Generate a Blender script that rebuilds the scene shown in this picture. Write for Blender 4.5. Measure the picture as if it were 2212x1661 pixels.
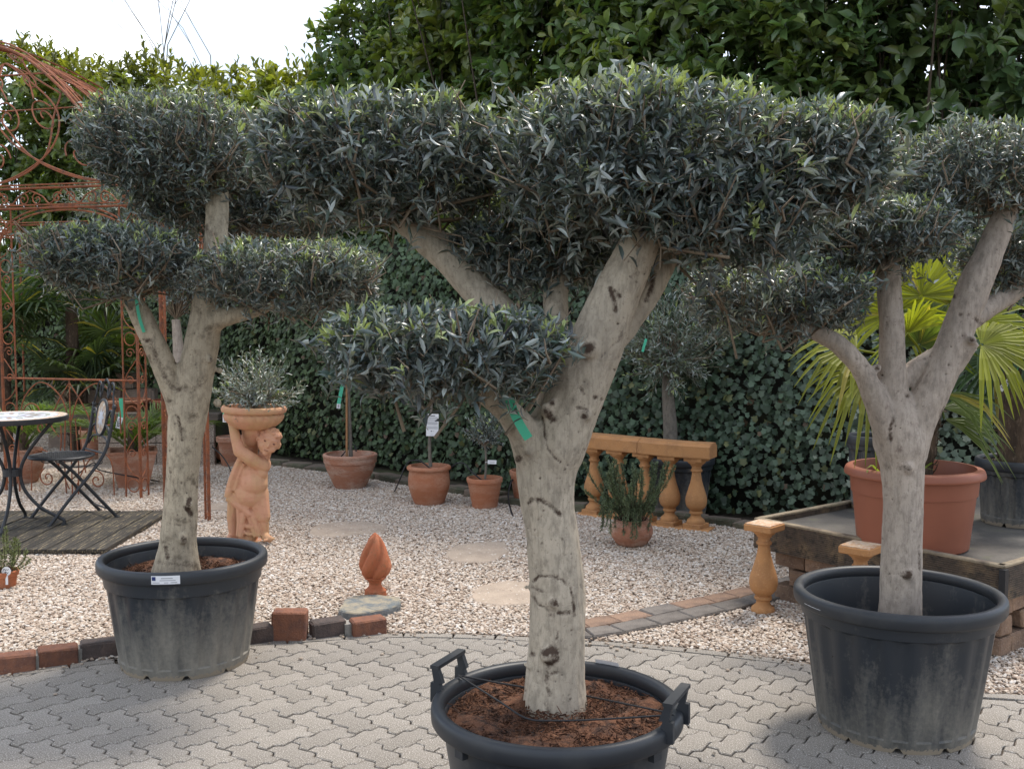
import bpy, math, random
import numpy as np
from mathutils import Vector, Matrix

for o in list(bpy.data.objects):
    bpy.data.objects.remove(o)
S = bpy.context.scene
COL = S.collection
R = math.radians
rng = np.random.default_rng(7)
random.seed(7)

# ------------------------------------------------------------------ camera
FPX, CXP, CYP, HC = 2300.0, 1106.0, 830.5, 1.6      # focal length and centre of the 2212 px wide survey sheet, eye height
PITCH = math.atan2(162.5, FPX)
cam = bpy.data.cameras.new('camera')
cam.sensor_width = 36
cam.lens = 36 * FPX / 2212
cam.clip_end = 500
camo = bpy.data.objects.new('camera', cam)
COL.objects.link(camo)
camo.location = (0, 0, HC)
camo.rotation_euler = (math.pi / 2 - PITCH, 0, 0)
S.camera = camo

# ------------------------------------------------------------------ sky and sun
SUN_AZ, SUN_EL = R(38), R(60)        # azimuth measured from +Y towards +X: behind the hedge, to the right
world = bpy.data.worlds.new('World')
S.world = world
world.use_nodes = True
wn, wl = world.node_tree.nodes, world.node_tree.links
wn.clear()
wo = wn.new('ShaderNodeOutputWorld')
bg = wn.new('ShaderNodeBackground')
bg.inputs['Strength'].default_value = 0.15
sky = wn.new('ShaderNodeTexSky')
sky.sky_type = 'NISHITA'
sky.sun_disc = False
sky.sun_elevation = SUN_EL
sky.sun_rotation = SUN_AZ
sky.air_density = 1.0
sky.dust_density = 1.5
tc = wn.new('ShaderNodeTexCoord')
mp = wn.new('ShaderNodeMapping')
mp.inputs['Scale'].default_value = (1.0, 1.0, 2.2)
cn = wn.new('ShaderNodeTexNoise')
cn.inputs['Scale'].default_value = 2.1
cn.inputs['Detail'].default_value = 6
cr = wn.new('ShaderNodeValToRGB')
cr.color_ramp.elements[0].position = 0.40
cr.color_ramp.elements[1].position = 0.60
mx = wn.new('ShaderNodeMix')
mx.data_type = 'RGBA'
cn2 = wn.new('ShaderNodeTexNoise')
cn2.inputs['Scale'].default_value = 5.0
cn2.inputs['Detail'].default_value = 5
cr2 = wn.new('ShaderNodeValToRGB')             # thin grey-blue to bright white cloud
cr2.color_ramp.elements[0].position = 0.38
cr2.color_ramp.elements[0].color = (0.46, 0.53, 0.62, 1)
cr2.color_ramp.elements[1].position = 0.6
cr2.color_ramp.elements[1].color = (1, 1.0, 1.0, 1)
cs = wn.new('ShaderNodeVectorMath')
cs.operation = 'SCALE'
cs.inputs['Scale'].default_value = 7.9
wl.new(mp.outputs[0], cn2.inputs['Vector'])
wl.new(cn2.outputs['Fac'], cr2.inputs['Fac'])
wl.new(cr2.outputs['Color'], cs.inputs[0])
wl.new(cs.outputs[0], mx.inputs[7])
wl.new(tc.outputs['Generated'], mp.inputs['Vector'])
wl.new(mp.outputs[0], cn.inputs['Vector'])
wl.new(cn.outputs['Fac'], cr.inputs['Fac'])
wl.new(cr.outputs['Color'], mx.inputs[0])
wl.new(sky.outputs[0], mx.inputs[6])
wl.new(mx.outputs[2], bg.inputs['Color'])
wl.new(bg.outputs[0], wo.inputs['Surface'])

sun = bpy.data.lights.new('sun', 'SUN')
sun.energy = 2.1
sun.angle = R(12)
sun.color = (1.0, 0.93, 0.83)
suno = bpy.data.objects.new('sun', sun)
COL.objects.link(suno)
sd = Vector((math.sin(SUN_AZ) * math.cos(SUN_EL), math.cos(SUN_AZ) * math.cos(SUN_EL), math.sin(SUN_EL)))
suno.rotation_euler = sd.to_track_quat('Z', 'Y').to_euler()
suno.location = sd * 30

S.view_settings.view_transform = 'Standard'
S.view_settings.look = 'None'
S.view_settings.exposure = 0.95
S.view_settings.gamma = 1
S.render.engine = 'CYCLES'
S.cycles.max_bounces = 6
S.cycles.transparent_max_bounces = 4
S.cycles.caustics_reflective = False
S.cycles.caustics_refractive = False

# ------------------------------------------------------------------ survey helpers: a measured sheet position plus a real distance gives a place
def W(u, v, Y):
    x = (u - CXP) / FPX
    z = -(v - CYP) / FPX
    dy = math.cos(PITCH) + z * math.sin(PITCH)
    dz = -math.sin(PITCH) + z * math.cos(PITCH)
    t = Y / dy
    return Vector((x * t, Y, HC + dz * t))
def G(u, v, z0=0.0):
    z = -(v - CYP) / FPX
    dz = -math.sin(PITCH) + z * math.cos(PITCH)
    dy = math.cos(PITCH) + z * math.sin(PITCH)
    return W(u, v, (z0 - HC) / dz * dy)

# ------------------------------------------------------------------ object helpers
def tag(o, label=None, cat=None, group=None, kind=None):
    if label: o['label'] = label
    if cat: o['category'] = cat
    if group: o['group'] = group
    if kind: o['kind'] = kind
    return o
def empty(name, loc, rz=0.0, **k):
    o = bpy.data.objects.new(name, None)
    COL.objects.link(o)
    o.location = loc
    o.rotation_euler = (0, 0, rz)
    o.empty_display_size = 0.1
    return tag(o, **k)
def link(name, me, parent=None, **k):
    o = bpy.data.objects.new(name, me)
    COL.objects.link(o)
    if parent is not None:
        o.parent = parent
    return tag(o, **k)
def copy_tree(o, parent=None):
    c = o.copy()
    COL.objects.link(c)
    c.parent = parent
    for ch in list(o.children):
        copy_tree(ch, c)
    return c

class MB:
    """collects shapes into one mesh"""
    def __init__(s):
        s.v, s.f = [], []
    def add(s, vs, fs):
        n = len(s.v)
        s.v += [tuple(p) for p in vs]
        s.f += [tuple(i + n for i in f) for f in fs]
        return s
    def box(s, c, size, rz=0.0, taper=1.0, rot=None):
        hx, hy, hz = size[0] / 2, size[1] / 2, size[2] / 2
        M = rot if rot is not None else Matrix.Rotation(rz, 3, 'Z')
        c = Vector(c)
        vs = []
        for z, t in ((-hz, taper), (hz, 1.0)):
            for x, y in ((-hx, -hy), (hx, -hy), (hx, hy), (-hx, hy)):
                vs.append(c + M @ Vector((x * t, y * t, z)))
        return s.add(vs, [(0, 3, 2, 1), (4, 5, 6, 7), (0, 1, 5, 4), (1, 2, 6, 5), (2, 3, 7, 6), (3, 0, 4, 7)])
    def cbox(s, c, size, rz=0.0, b=0.006, rng_=None, jit=0.0):
        """box with chamfered edges"""
        hx, hy, hz = size[0] / 2, size[1] / 2, size[2] / 2
        M = Matrix.Rotation(rz, 3, 'Z')
        c = Vector(c)
        vs, idx = [], {}
        for sx in (-1, 1):
            for sy in (-1, 1):
                for sz in (-1, 1):
                    for ax in range(3):
                        p = [sx * (hx - b), sy * (hy - b), sz * (hz - b)]
                        p[ax] += (sx, sy, sz)[ax] * b
                        q = Vector(p)
                        if jit:
                            q += Vector((random.uniform(-jit, jit), random.uniform(-jit, jit), random.uniform(-jit, jit)))
                        idx[(sx, sy, sz, ax)] = len(vs)
                        vs.append(c + M @ q)
        fs = []
        for ax in range(3):
            o1, o2 = [a for a in range(3) if a != ax]
            for sg in (-1, 1):
                q = []
                for a, b2 in ((-1, -1), (1, -1), (1, 1), (-1, 1)):
                    k = [0, 0, 0]; k[ax] = sg; k[o1] = a; k[o2] = b2
                    q.append(idx[(k[0], k[1], k[2], ax)])
                fs.append(tuple(q if (sg > 0) == (ax != 1) else q[::-1]))
        for ax in range(3):                      # edges along axis ax
            o1, o2 = [a for a in range(3) if a != ax]
            for a in (-1, 1):
                for b2 in (-1, 1):
                    q = []
                    for sg, fa in ((-1, o1), (1, o1), (1, o2), (-1, o2)):
                        k = [0, 0, 0]; k[ax] = sg; k[o1] = a; k[o2] = b2
                        q.append(idx[(k[0], k[1], k[2], fa)])
                    flip = (a * b2 > 0) != (ax == 1)
                    fs.append(tuple(q[::-1] if flip else q))
        for sx in (-1, 1):
            for sy in (-1, 1):
                for sz in (-1, 1):
                    t = [idx[(sx, sy, sz, a)] for a in range(3)]
                    fs.append(tuple(t if sx * sy * sz > 0 else t[::-1]))
        return s.add(vs, fs)
    def tube(s, pts, rad, n=8, cap=True, flat=None):
        pts = [Vector(p) for p in pts]
        m = len(pts)
        rr = rad if hasattr(rad, '__len__') else [rad] * m
        t0 = (pts[1] - pts[0]).normalized()
        up = Vector((0, 0, 1)) if abs(t0.z) < 0.9 else Vector((0, 1, 0))
        nx = t0.cross(up).normalized()
        vs, fs = [], []
        for i, p in enumerate(pts):
            if i == 0: t = pts[1] - pts[0]
            elif i == m - 1: t = pts[-1] - pts[-2]
            else: t = (pts[i + 1] - pts[i]).normalized() + (pts[i] - pts[i - 1]).normalized()
            if t.length < 1e-9: t = t0
            t = t.normalized()
            nx = (nx - t * nx.dot(t))
            if nx.length < 1e-6: nx = t.orthogonal()
            nx.normalize()
            ny = t.cross(nx)
            for k in range(n):
                a = 2 * math.pi * k / n
                vs.append(p + (nx * math.cos(a) + ny * math.sin(a) * (flat or 1.0)) * rr[i])
        for i in range(m - 1):
            for k in range(n):
                k2 = (k + 1) % n
                fs.append((i * n + k, i * n + k2, (i + 1) * n + k2, (i + 1) * n + k))
        if cap:
            fs.append(tuple(range(n))[::-1])
            fs.append(tuple((m - 1) * n + k for k in range(n)))
        return s.add(vs, fs)
    def lathe(s, prof, c=(0, 0, 0), n=40, fn=None, closed=False):
        c = Vector(c)
        vs, fs = [], []
        for j, (r, z) in enumerate(prof):
            for k in range(n):
                a = 2 * math.pi * k / n
                r2, z2 = (r, z) if fn is None else fn(a, r, z)
                vs.append(c + Vector((r2 * math.cos(a), r2 * math.sin(a), z2)))
        m = len(prof)
        for j in range(m - 1 + (1 if closed else 0)):
            for k in range(n):
                k2 = (k + 1) % n
                j2 = (j + 1) % m
                fs.append((j * n + k, j * n + k2, j2 * n + k2, j2 * n + k))
        if not closed:
            if prof[0][0] > 1e-4: fs.append(tuple(range(n))[::-1])
            if prof[-1][0] > 1e-4: fs.append(tuple((m - 1) * n + k for k in range(n)))
        return s.add(vs, fs)
    def ell(s, c, rad, rot=None, nu=16, nv=10):
        c = Vector(c)
        M = rot if rot is not None else Matrix.Identity(3)
        vs, fs = [], []
        vs.append(c + M @ Vector((0, 0, -rad[2])))
        for j in range(1, nv):
            b = -math.pi / 2 + math.pi * j / nv
            for k in range(nu):
                a = 2 * math.pi * k / nu
                vs.append(c + M @ Vector((rad[0] * math.cos(a) * math.cos(b), rad[1] * math.sin(a) * math.cos(b), rad[2] * math.sin(b))))
        vs.append(c + M @ Vector((0, 0, rad[2])))
        top = len(vs) - 1
        for k in range(nu):
            k2 = (k + 1) % nu
            fs.append((0, 1 + k2, 1 + k))
            fs.append((top, 1 + (nv - 2) * nu + k, 1 + (nv - 2) * nu + k2))
            for j in range(nv - 2):
                fs.append((1 + j * nu + k, 1 + j * nu + k2, 1 + (j + 1) * nu + k2, 1 + (j + 1) * nu + k))
        return s.add(vs, fs)
    def cap(s, p0, p1, r0, r1, n=12):
        p0, p1 = Vector(p0), Vector(p1)
        s.tube([p0, p1], [r0, r1], n)
        s.ell(p0, (r0, r0, r0), nu=12, nv=8)
        s.ell(p1, (r1, r1, r1), nu=12, nv=8)
        return s
    def prism(s, poly, z0, z1):
        n = len(poly)
        vs = [(p[0], p[1], z0) for p in poly] + [(p[0], p[1], z1) for p in poly]
        fs = [tuple(range(n))[::-1], tuple(range(n, 2 * n))] + [(k, (k + 1) % n, n + (k + 1) % n, n + k) for k in range(n)]
        return s.add(vs, fs)
    def mesh(s, name, mat=None, smooth=None):
        me = bpy.data.meshes.new(name)
        me.from_pydata(s.v, [], s.f)
        if mat is not None: me.materials.append(mat)
        if smooth is not None:
            me.polygons.foreach_set('use_smooth', [True] * len(me.polygons))
            me.set_sharp_from_angle(angle=R(smooth))
        me.update()
        return me
    def build(s, name, mat=None, parent=None, smooth=None, **k):
        return link(name, s.mesh(name, mat, smooth), parent, **k)

def np_mesh(name, verts, faces, mat=None, col=None, smooth=False):
    """verts (N,3); faces list of (M,k) int arrays; col (N,3)"""
    me = bpy.data.meshes.new(name)
    verts = np.ascontiguousarray(verts, dtype=np.float32)
    me.vertices.add(len(verts))
    me.vertices.foreach_set('co', verts.ravel())
    loops = np.concatenate([f.ravel() for f in faces]).astype(np.int32)
    tot = np.concatenate([np.full(len(f), f.shape[1]) for f in faces]).astype(np.int32)
    st = np.concatenate([[0], np.cumsum(tot)[:-1]]).astype(np.int32)
    me.loops.add(len(loops))
    me.loops.foreach_set('vertex_index', loops)
    me.polygons.add(len(tot))
    me.polygons.foreach_set('loop_start', st)
    if smooth:
        me.polygons.foreach_set('use_smooth', np.ones(len(tot), dtype=bool))
    if col is not None:
        a = me.attributes.new('col', 'FLOAT_COLOR', 'POINT')
        c4 = np.ones((len(verts), 4), dtype=np.float32)
        c4[:, :3] = col
        a.data.foreach_set('color', c4.ravel())
    if mat is not None: me.materials.append(mat)
    me.update(calc_edges=True)
    me.validate()
    return me

def spline(pts, n=6):
    """Catmull-Rom through tuples of any length"""
    P = [np.array(p, dtype=float) for p in pts]
    P = [2 * P[0] - P[1]] + P + [2 * P[-1] - P[-2]]
    out = []
    for i in range(1, len(P) - 2):
        for k in range(n):
            t = k / n
            a, b, c, d = P[i - 1], P[i], P[i + 1], P[i + 2]
            out.append(0.5 * ((2 * b) + (-a + c) * t + (2 * a - 5 * b + 4 * c - d) * t * t + (-a + 3 * b - 3 * c + d) * t ** 3))
    out.append(P[-2])
    return out

def remeshed(name, mb, voxel, smooth_it=4, factor=0.5):
    o = mb.build(name)
    m = o.modifiers.new('r', 'REMESH'); m.mode = 'VOXEL'; m.voxel_size = voxel
    if smooth_it:
        m = o.modifiers.new('s', 'SMOOTH'); m.iterations = smooth_it; m.factor = factor
    dg = bpy.context.evaluated_depsgraph_get()
    me = bpy.data.meshes.new_from_object(o.evaluated_get(dg))
    old = o.data
    bpy.data.objects.remove(o)
    bpy.data.meshes.remove(old)
    me.name = name
    me.polygons.foreach_set('use_smooth', [True] * len(me.polygons))
    return me

# ------------------------------------------------------------------ materials
def nodes_of(name):
    m = bpy.data.materials.new(name)
    m.use_nodes = True
    nt = m.node_tree
    return m, nt, nt.nodes['Principled BSDF']
def rgb(c): return (c[0], c[1], c[2], 1)
def pmat(name, base, rough=0.7, dark=None, scale=6.0, cover=(0.4, 0.65), fine=None, fscale=90.0, fcover=(0.45, 0.7), bump=0.0, bscale=60.0,
         spec=0.4, metal=0.0, per_object=0.0, attr=False, transl=0.0, stretch=None, rough2=None, coat=0.0):
    """base colour broken by large stains (dark) and small flecks (fine), with bump"""
    m, nt, bs = nodes_of(name)
    N, L = nt.nodes, nt.links
    tcn = N.new('ShaderNodeTexCoord')
    mpn = N.new('ShaderNodeMapping')
    L.new(tcn.outputs['Object'], mpn.inputs['Vector'])
    if stretch: mpn.inputs['Scale'].default_value = stretch
    vec = mpn.outputs[0]
    if attr:
        at = N.new('ShaderNodeAttribute'); at.attribute_name = 'col'
        cur = at.outputs['Color']
    else:
        c0 = N.new('ShaderNodeRGB'); c0.outputs[0].default_value = rgb(base)
        cur = c0.outputs[0]
    def mixin(col, sc, cov, det):
        nonlocal cur
        n = N.new('ShaderNodeTexNoise'); n.inputs['Scale'].default_value = sc; n.inputs['Detail'].default_value = det
        n.inputs['Roughness'].default_value = 0.62
        L.new(vec, n.inputs['Vector'])
        r = N.new('ShaderNodeMapRange'); r.inputs['From Min'].default_value = cov[0]; r.inputs['From Max'].default_value = cov[1]
        L.new(n.outputs['Fac'], r.inputs['Value'])
        x = N.new('ShaderNodeMix'); x.data_type = 'RGBA'
        x.inputs[7].default_value = rgb(col)
        L.new(r.outputs[0], x.inputs[0]); L.new(cur, x.inputs[6])
        cur = x.outputs[2]
        return r
    if dark is not None:
        rr = mixin(dark, scale, cover, 6)
        if rough2 is not None:
            q = N.new('ShaderNodeMapRange'); q.inputs['To Min'].default_value = rough; q.inputs['To Max'].default_value = rough2
            L.new(rr.outputs[0], q.inputs['Value']); L.new(q.outputs[0], bs.inputs['Roughness'])
    if fine is not None: mixin(fine, fscale, fcover, 3)
    if per_object:
        oi = N.new('ShaderNodeObjectInfo')
        q = N.new('ShaderNodeMapRange'); q.inputs['To Min'].default_value = 1 - per_object; q.inputs['To Max'].default_value = 1 + per_object
        L.new(oi.outputs['Random'], q.inputs['Value'])
        x = N.new('ShaderNodeVectorMath'); x.operation = 'SCALE'
        L.new(cur, x.inputs[0]); L.new(q.outputs[0], x.inputs['Scale'])
        cur = x.outputs[0]
    L.new(cur, bs.inputs['Base Color'])
    if not (dark is not None and rough2 is not None): bs.inputs['Roughness'].default_value = rough
    bs.inputs['Specular IOR Level'].default_value = spec
    bs.inputs['Metallic'].default_value = metal
    if coat: bs.inputs['Coat Weight'].default_value = coat
    if bump:
        n = N.new('ShaderNodeTexNoise'); n.inputs['Scale'].default_value = bscale; n.inputs['Detail'].default_value = 4
        L.new(vec, n.inputs['Vector'])
        b = N.new('ShaderNodeBump'); b.inputs['Strength'].default_value = bump; b.inputs['Distance'].default_value = 0.01
        L.new(n.outputs['Fac'], b.inputs['Height']); L.new(b.outputs[0], bs.inputs['Normal'])
    if transl:
        out = N['Material Output']
        tr = N.new('ShaderNodeBsdfTranslucent')
        g = N.new('ShaderNodeVectorMath'); g.operation = 'MULTIPLY'; g.inputs[1].default_value = (1.6, 1.7, 0.7)
        L.new(cur, g.inputs[0]); L.new(g.outputs[0], tr.inputs['Color'])
        ms = N.new('ShaderNodeMixShader'); ms.inputs[0].default_value = transl
        L.new(bs.outputs[0], ms.inputs[1]); L.new(tr.outputs[0], ms.inputs[2]); L.new(ms.outputs[0], out.inputs['Surface'])
    return m

M = {}
M['soil'] = pmat('dark_soil', (0.045, 0.034, 0.024), 0.95, (0.05, 0.055, 0.02), 1.3, (0.5, 0.62), (0.10, 0.08, 0.055), 60, (0.55, 0.8), 0.8, 40)
M['coir'] = pmat('coir_soil', (0.13, 0.055, 0.028), 0.95, (0.035, 0.017, 0.011), 26, (0.42, 0.62), (0.27, 0.14, 0.075), 160, (0.55, 0.78), 1.0, 90)
M['gravel_bed'] = pmat('gravel_bed', (0.36, 0.29, 0.23), 0.95, (0.25, 0.195, 0.15), 60, (0.4, 0.65), None, bump=0.8, bscale=80)
M['paver'] = pmat('concrete_paver', (0.238, 0.212, 0.182), 0.88, (0.18, 0.158, 0.132), 1.6, (0.42, 0.66), (0.48, 0.45, 0.41), 190, (0.52, 0.64), 0.45, 190, per_object=0.085)
M['joint'] = pmat('joint_sand', (0.06, 0.044, 0.033), 0.95, (0.13, 0.10, 0.07), 14, (0.45, 0.7), (0.04, 0.03, 0.025), 120)
M['brick_red'] = pmat('red_brick', (0.20, 0.085, 0.05), 0.9, (0.10, 0.05, 0.04), 16, (0.45, 0.7), (0.33, 0.22, 0.17), 130, (0.6, 0.8), 0.6, 110, per_object=0.18)
M['brick_dark'] = pmat('dark_brick', (0.075, 0.058, 0.052), 0.9, (0.13, 0.09, 0.075), 14, (0.45, 0.7), (0.24, 0.2, 0.18), 130, (0.62, 0.8), 0.6, 110, per_object=0.18)
M['brick_tan'] = pmat('tan_brick', (0.25, 0.16, 0.105), 0.92, (0.14, 0.09, 0.065), 10, (0.42, 0.68), (0.38, 0.30, 0.23), 120, (0.58, 0.8), 0.6, 90, per_object=0.18)
M['cobble_grey'] = pmat('grey_cobble', (0.165, 0.145, 0.128), 0.92, (0.10, 0.087, 0.078), 9, (0.42, 0.68), (0.26, 0.23, 0.2), 130, (0.58, 0.8), 0.6, 110, per_object=0.2)
M['cobble_red'] = pmat('brown_cobble', (0.25, 0.16, 0.11), 0.92, (0.15, 0.10, 0.075), 9, (0.42, 0.68), (0.36, 0.28, 0.22), 130, (0.58, 0.8), 0.6, 110, per_object=0.2)
M['mortar'] = pmat('grey_mortar', (0.30, 0.28, 0.25), 0.95, (0.18, 0.17, 0.15), 30, bump=0.6)
M['flagstone'] = pmat('flagstone', (0.40, 0.32, 0.25), 0.93, (0.29, 0.23, 0.18), 6, (0.4, 0.7), (0.5, 0.43, 0.35), 120, (0.55, 0.8), 0.4, 90)
M['slate'] = pmat('slate', (0.30, 0.26, 0.19), 0.8, (0.13, 0.145, 0.15), 11, (0.42, 0.6), (0.42, 0.35, 0.22), 60, (0.6, 0.8), 0.7, 50)
M['slate_side'] = pmat('slate_side', (0.13, 0.145, 0.155), 0.8, (0.22, 0.23, 0.23), 20, bump=0.9, bscale=40)
M['kerb'] = pmat('mossy_kerb', (0.17, 0.13, 0.10), 0.93, (0.08, 0.08, 0.05), 5, (0.42, 0.6), (0.25, 0.22, 0.17), 90, (0.58, 0.8), 0.6, 70, per_object=0.25)
M['terra'] = pmat('terracotta', (0.37, 0.14, 0.07), 0.85, (0.46, 0.26, 0.17), 5, (0.42, 0.72), (0.30, 0.11, 0.055), 60, (0.5, 0.75), 0.15, 120, stretch=(1, 1, 2.4))
M['terra_pale'] = pmat('weathered_terracotta', (0.37, 0.165, 0.10), 0.9, (0.50, 0.36, 0.28), 5, (0.45, 0.72), (0.25, 0.11, 0.07), 50, (0.52, 0.75), 0.2, 90, stretch=(1, 1, 2.4))
M['terra_orange'] = pmat('orange_terracotta', (0.40, 0.125, 0.055), 0.85, (0.46, 0.20, 0.11), 7, (0.48, 0.75), (0.22, 0.11, 0.05), 40, (0.55, 0.75), 0.15, 110)
M['terra_statue'] = pmat('statue_terracotta', (0.54, 0.28, 0.175), 0.88, (0.48, 0.29, 0.15), 6, (0.42, 0.66), (0.46, 0.22, 0.13), 28, (0.52, 0.75), 0.12, 70)
M['plastic_terra'] = pmat('terracotta_plastic', (0.27, 0.088, 0.048), 0.5, (0.24, 0.08, 0.045), 4, (0.4, 0.7), spec=0.4)
M['ochre'] = pmat('ochre_cast_stone', (0.44, 0.215, 0.085), 0.88, (0.31, 0.155, 0.07), 9, (0.46, 0.74), (0.52, 0.30, 0.15), 90, (0.56, 0.8), 0.12, 120, per_object=0.05)
M['ochre_pale'] = pmat('ochre_pale_top', (0.55, 0.40, 0.27), 0.9, (0.45, 0.23, 0.11), 14, (0.45, 0.6), (0.6, 0.52, 0.43), 70, (0.5, 0.7), 0.3, 90)
M['black_plastic'] = pmat('black_plastic', (0.026, 0.029, 0.034), 0.48, (0.05, 0.05, 0.05), 7, (0.52, 0.8), spec=0.45, rough2=0.7)
M['rust'] = pmat('rusty_iron', (0.27, 0.085, 0.035), 0.85, (0.13, 0.055, 0.035), 18, (0.42, 0.66), (0.36, 0.16, 0.08), 120, (0.55, 0.75), 0.3, 150)
M['iron'] = pmat('black_iron', (0.022, 0.024, 0.028), 0.5, (0.04, 0.04, 0.042), 30, (0.5, 0.75), spec=0.5, rough2=0.7)
M['deck_wood'] = pmat('weathered_board', (0.026, 0.023, 0.02), 0.85, (0.055, 0.046, 0.034), 9, (0.42, 0.66), (0.25, 0.20, 0.12), 14, (0.55, 0.66), 0.6, 40, stretch=(9, 0.6, 3), per_object=0.25)
M['sleeper'] = pmat('grey_sleeper', (0.12, 0.095, 0.075), 0.9, (0.06, 0.05, 0.04), 6, (0.4, 0.65), (0.22, 0.18, 0.14), 40, (0.55, 0.75), 0.7, 40, stretch=(0.5, 6, 6))
M['fascia'] = pmat('ribbed_board', (0.085, 0.062, 0.045), 0.85, (0.19, 0.13, 0.075), 7, (0.5, 0.7), (0.03, 0.025, 0.02), 30, (0.5, 0.7), 0.5, 40)
M['fascia_top'] = pmat('board_edge', (0.30, 0.24, 0.16), 0.85, (0.13, 0.10, 0.075), 9, (0.42, 0.66), bump=0.4)
M['deck_mat'] = pmat('ground_fabric', (0.06, 0.055, 0.05), 0.8, (0.15, 0.135, 0.115), 2.4, (0.40, 0.68), (0.10, 0.105, 0.055), 5, (0.58, 0.75), 0.3, 60)
M['aggregate'] = pmat('washed_concrete', (0.27, 0.215, 0.175), 0.95, (0.20, 0.15, 0.12), 3, (0.42, 0.66), (0.44, 0.38, 0.32), 75, (0.48, 0.62), 0.7, 75)
M['block'] = pmat('concrete_block', (0.31, 0.235, 0.185), 0.95, (0.22, 0.16, 0.13), 6, (0.4, 0.7), (0.4, 0.33, 0.27), 90, (0.55, 0.75), 0.6, 70, per_object=0.16)
M['white'] = pmat('white_card', (0.78, 0.78, 0.80), 0.5)
M['ink'] = pmat('printed_ink', (0.06, 0.06, 0.07), 0.6)
M['ink_grey'] = pmat('grey_print', (0.36, 0.36, 0.38), 0.6)
M['blue'] = pmat('blue_print', (0.02, 0.035, 0.14), 0.5)
M['violet'] = pmat('violet_print', (0.16, 0.06, 0.22), 0.5)
M['tag_green'] = pmat('green_tag', (0.085, 0.50, 0.34), 0.5, transl=0.25)
M['cane'] = pmat('bamboo_cane', (0.38, 0.19, 0.085), 0.7, (0.28, 0.14, 0.06), 20)
M['hose'] = pmat('black_hose', (0.016, 0.016, 0.018), 0.55)
M['twig'] = pmat('olive_twig', (0.28, 0.22, 0.155), 0.85, (0.18, 0.13, 0.09), 25)
M['dark_twig'] = pmat('dark_twig', (0.06, 0.045, 0.03), 0.9)
M['fibre'] = pmat('palm_fibre', (0.10, 0.065, 0.042), 0.95, (0.045, 0.03, 0.02), 20, (0.4, 0.65), (0.2, 0.14, 0.10), 70, (0.55, 0.75), 1.0, 50, stretch=(1, 1, 0.35))
M['olive_leaf'] = pmat('olive_leaf', (1, 1, 1), 0.34, attr=True, transl=0.12, spec=0.75)
M['laurel_leaf'] = pmat('laurel_leaf', (1, 1, 1), 0.32, attr=True, transl=0.28, spec=0.6)
M['ivy_leaf'] = pmat('ivy_leaf', (1, 1, 1), 0.5, attr=True, transl=0.08, spec=0.4)
M['palm_leaf'] = pmat('palm_leaf', (1, 1, 1), 0.5, attr=True, transl=0.4, spec=0.4)
M['needle'] = pmat('rosemary_needle', (1, 1, 1), 0.6, attr=True, transl=0.08)
M['bank'] = pmat('ivy_bank', (0.018, 0.017, 0.012), 0.95, (0.03, 0.03, 0.015), 6)
def mosaic(name, ring):
    return pmat(name, ring, 0.6, (0.6, 0.55, 0.47), 30, (0.45, 0.6), (0.20, 0.15, 0.12), 90, (0.6, 0.7))
M['mosaic_tan'] = mosaic('tan_mosaic', (0.47, 0.32, 0.21))
M['mosaic_white'] = pmat('pale_mosaic', (0.62, 0.64, 0.70), 0.45, (0.5, 0.52, 0.58), 18)
M['mosaic_green'] = pmat('green_mosaic', (0.30, 0.33, 0.27), 0.5, (0.42, 0.42, 0.36), 30)
M['mosaic_brown'] = pmat('brown_mosaic', (0.34, 0.22, 0.16), 0.5, (0.42, 0.3, 0.22), 30)

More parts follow.
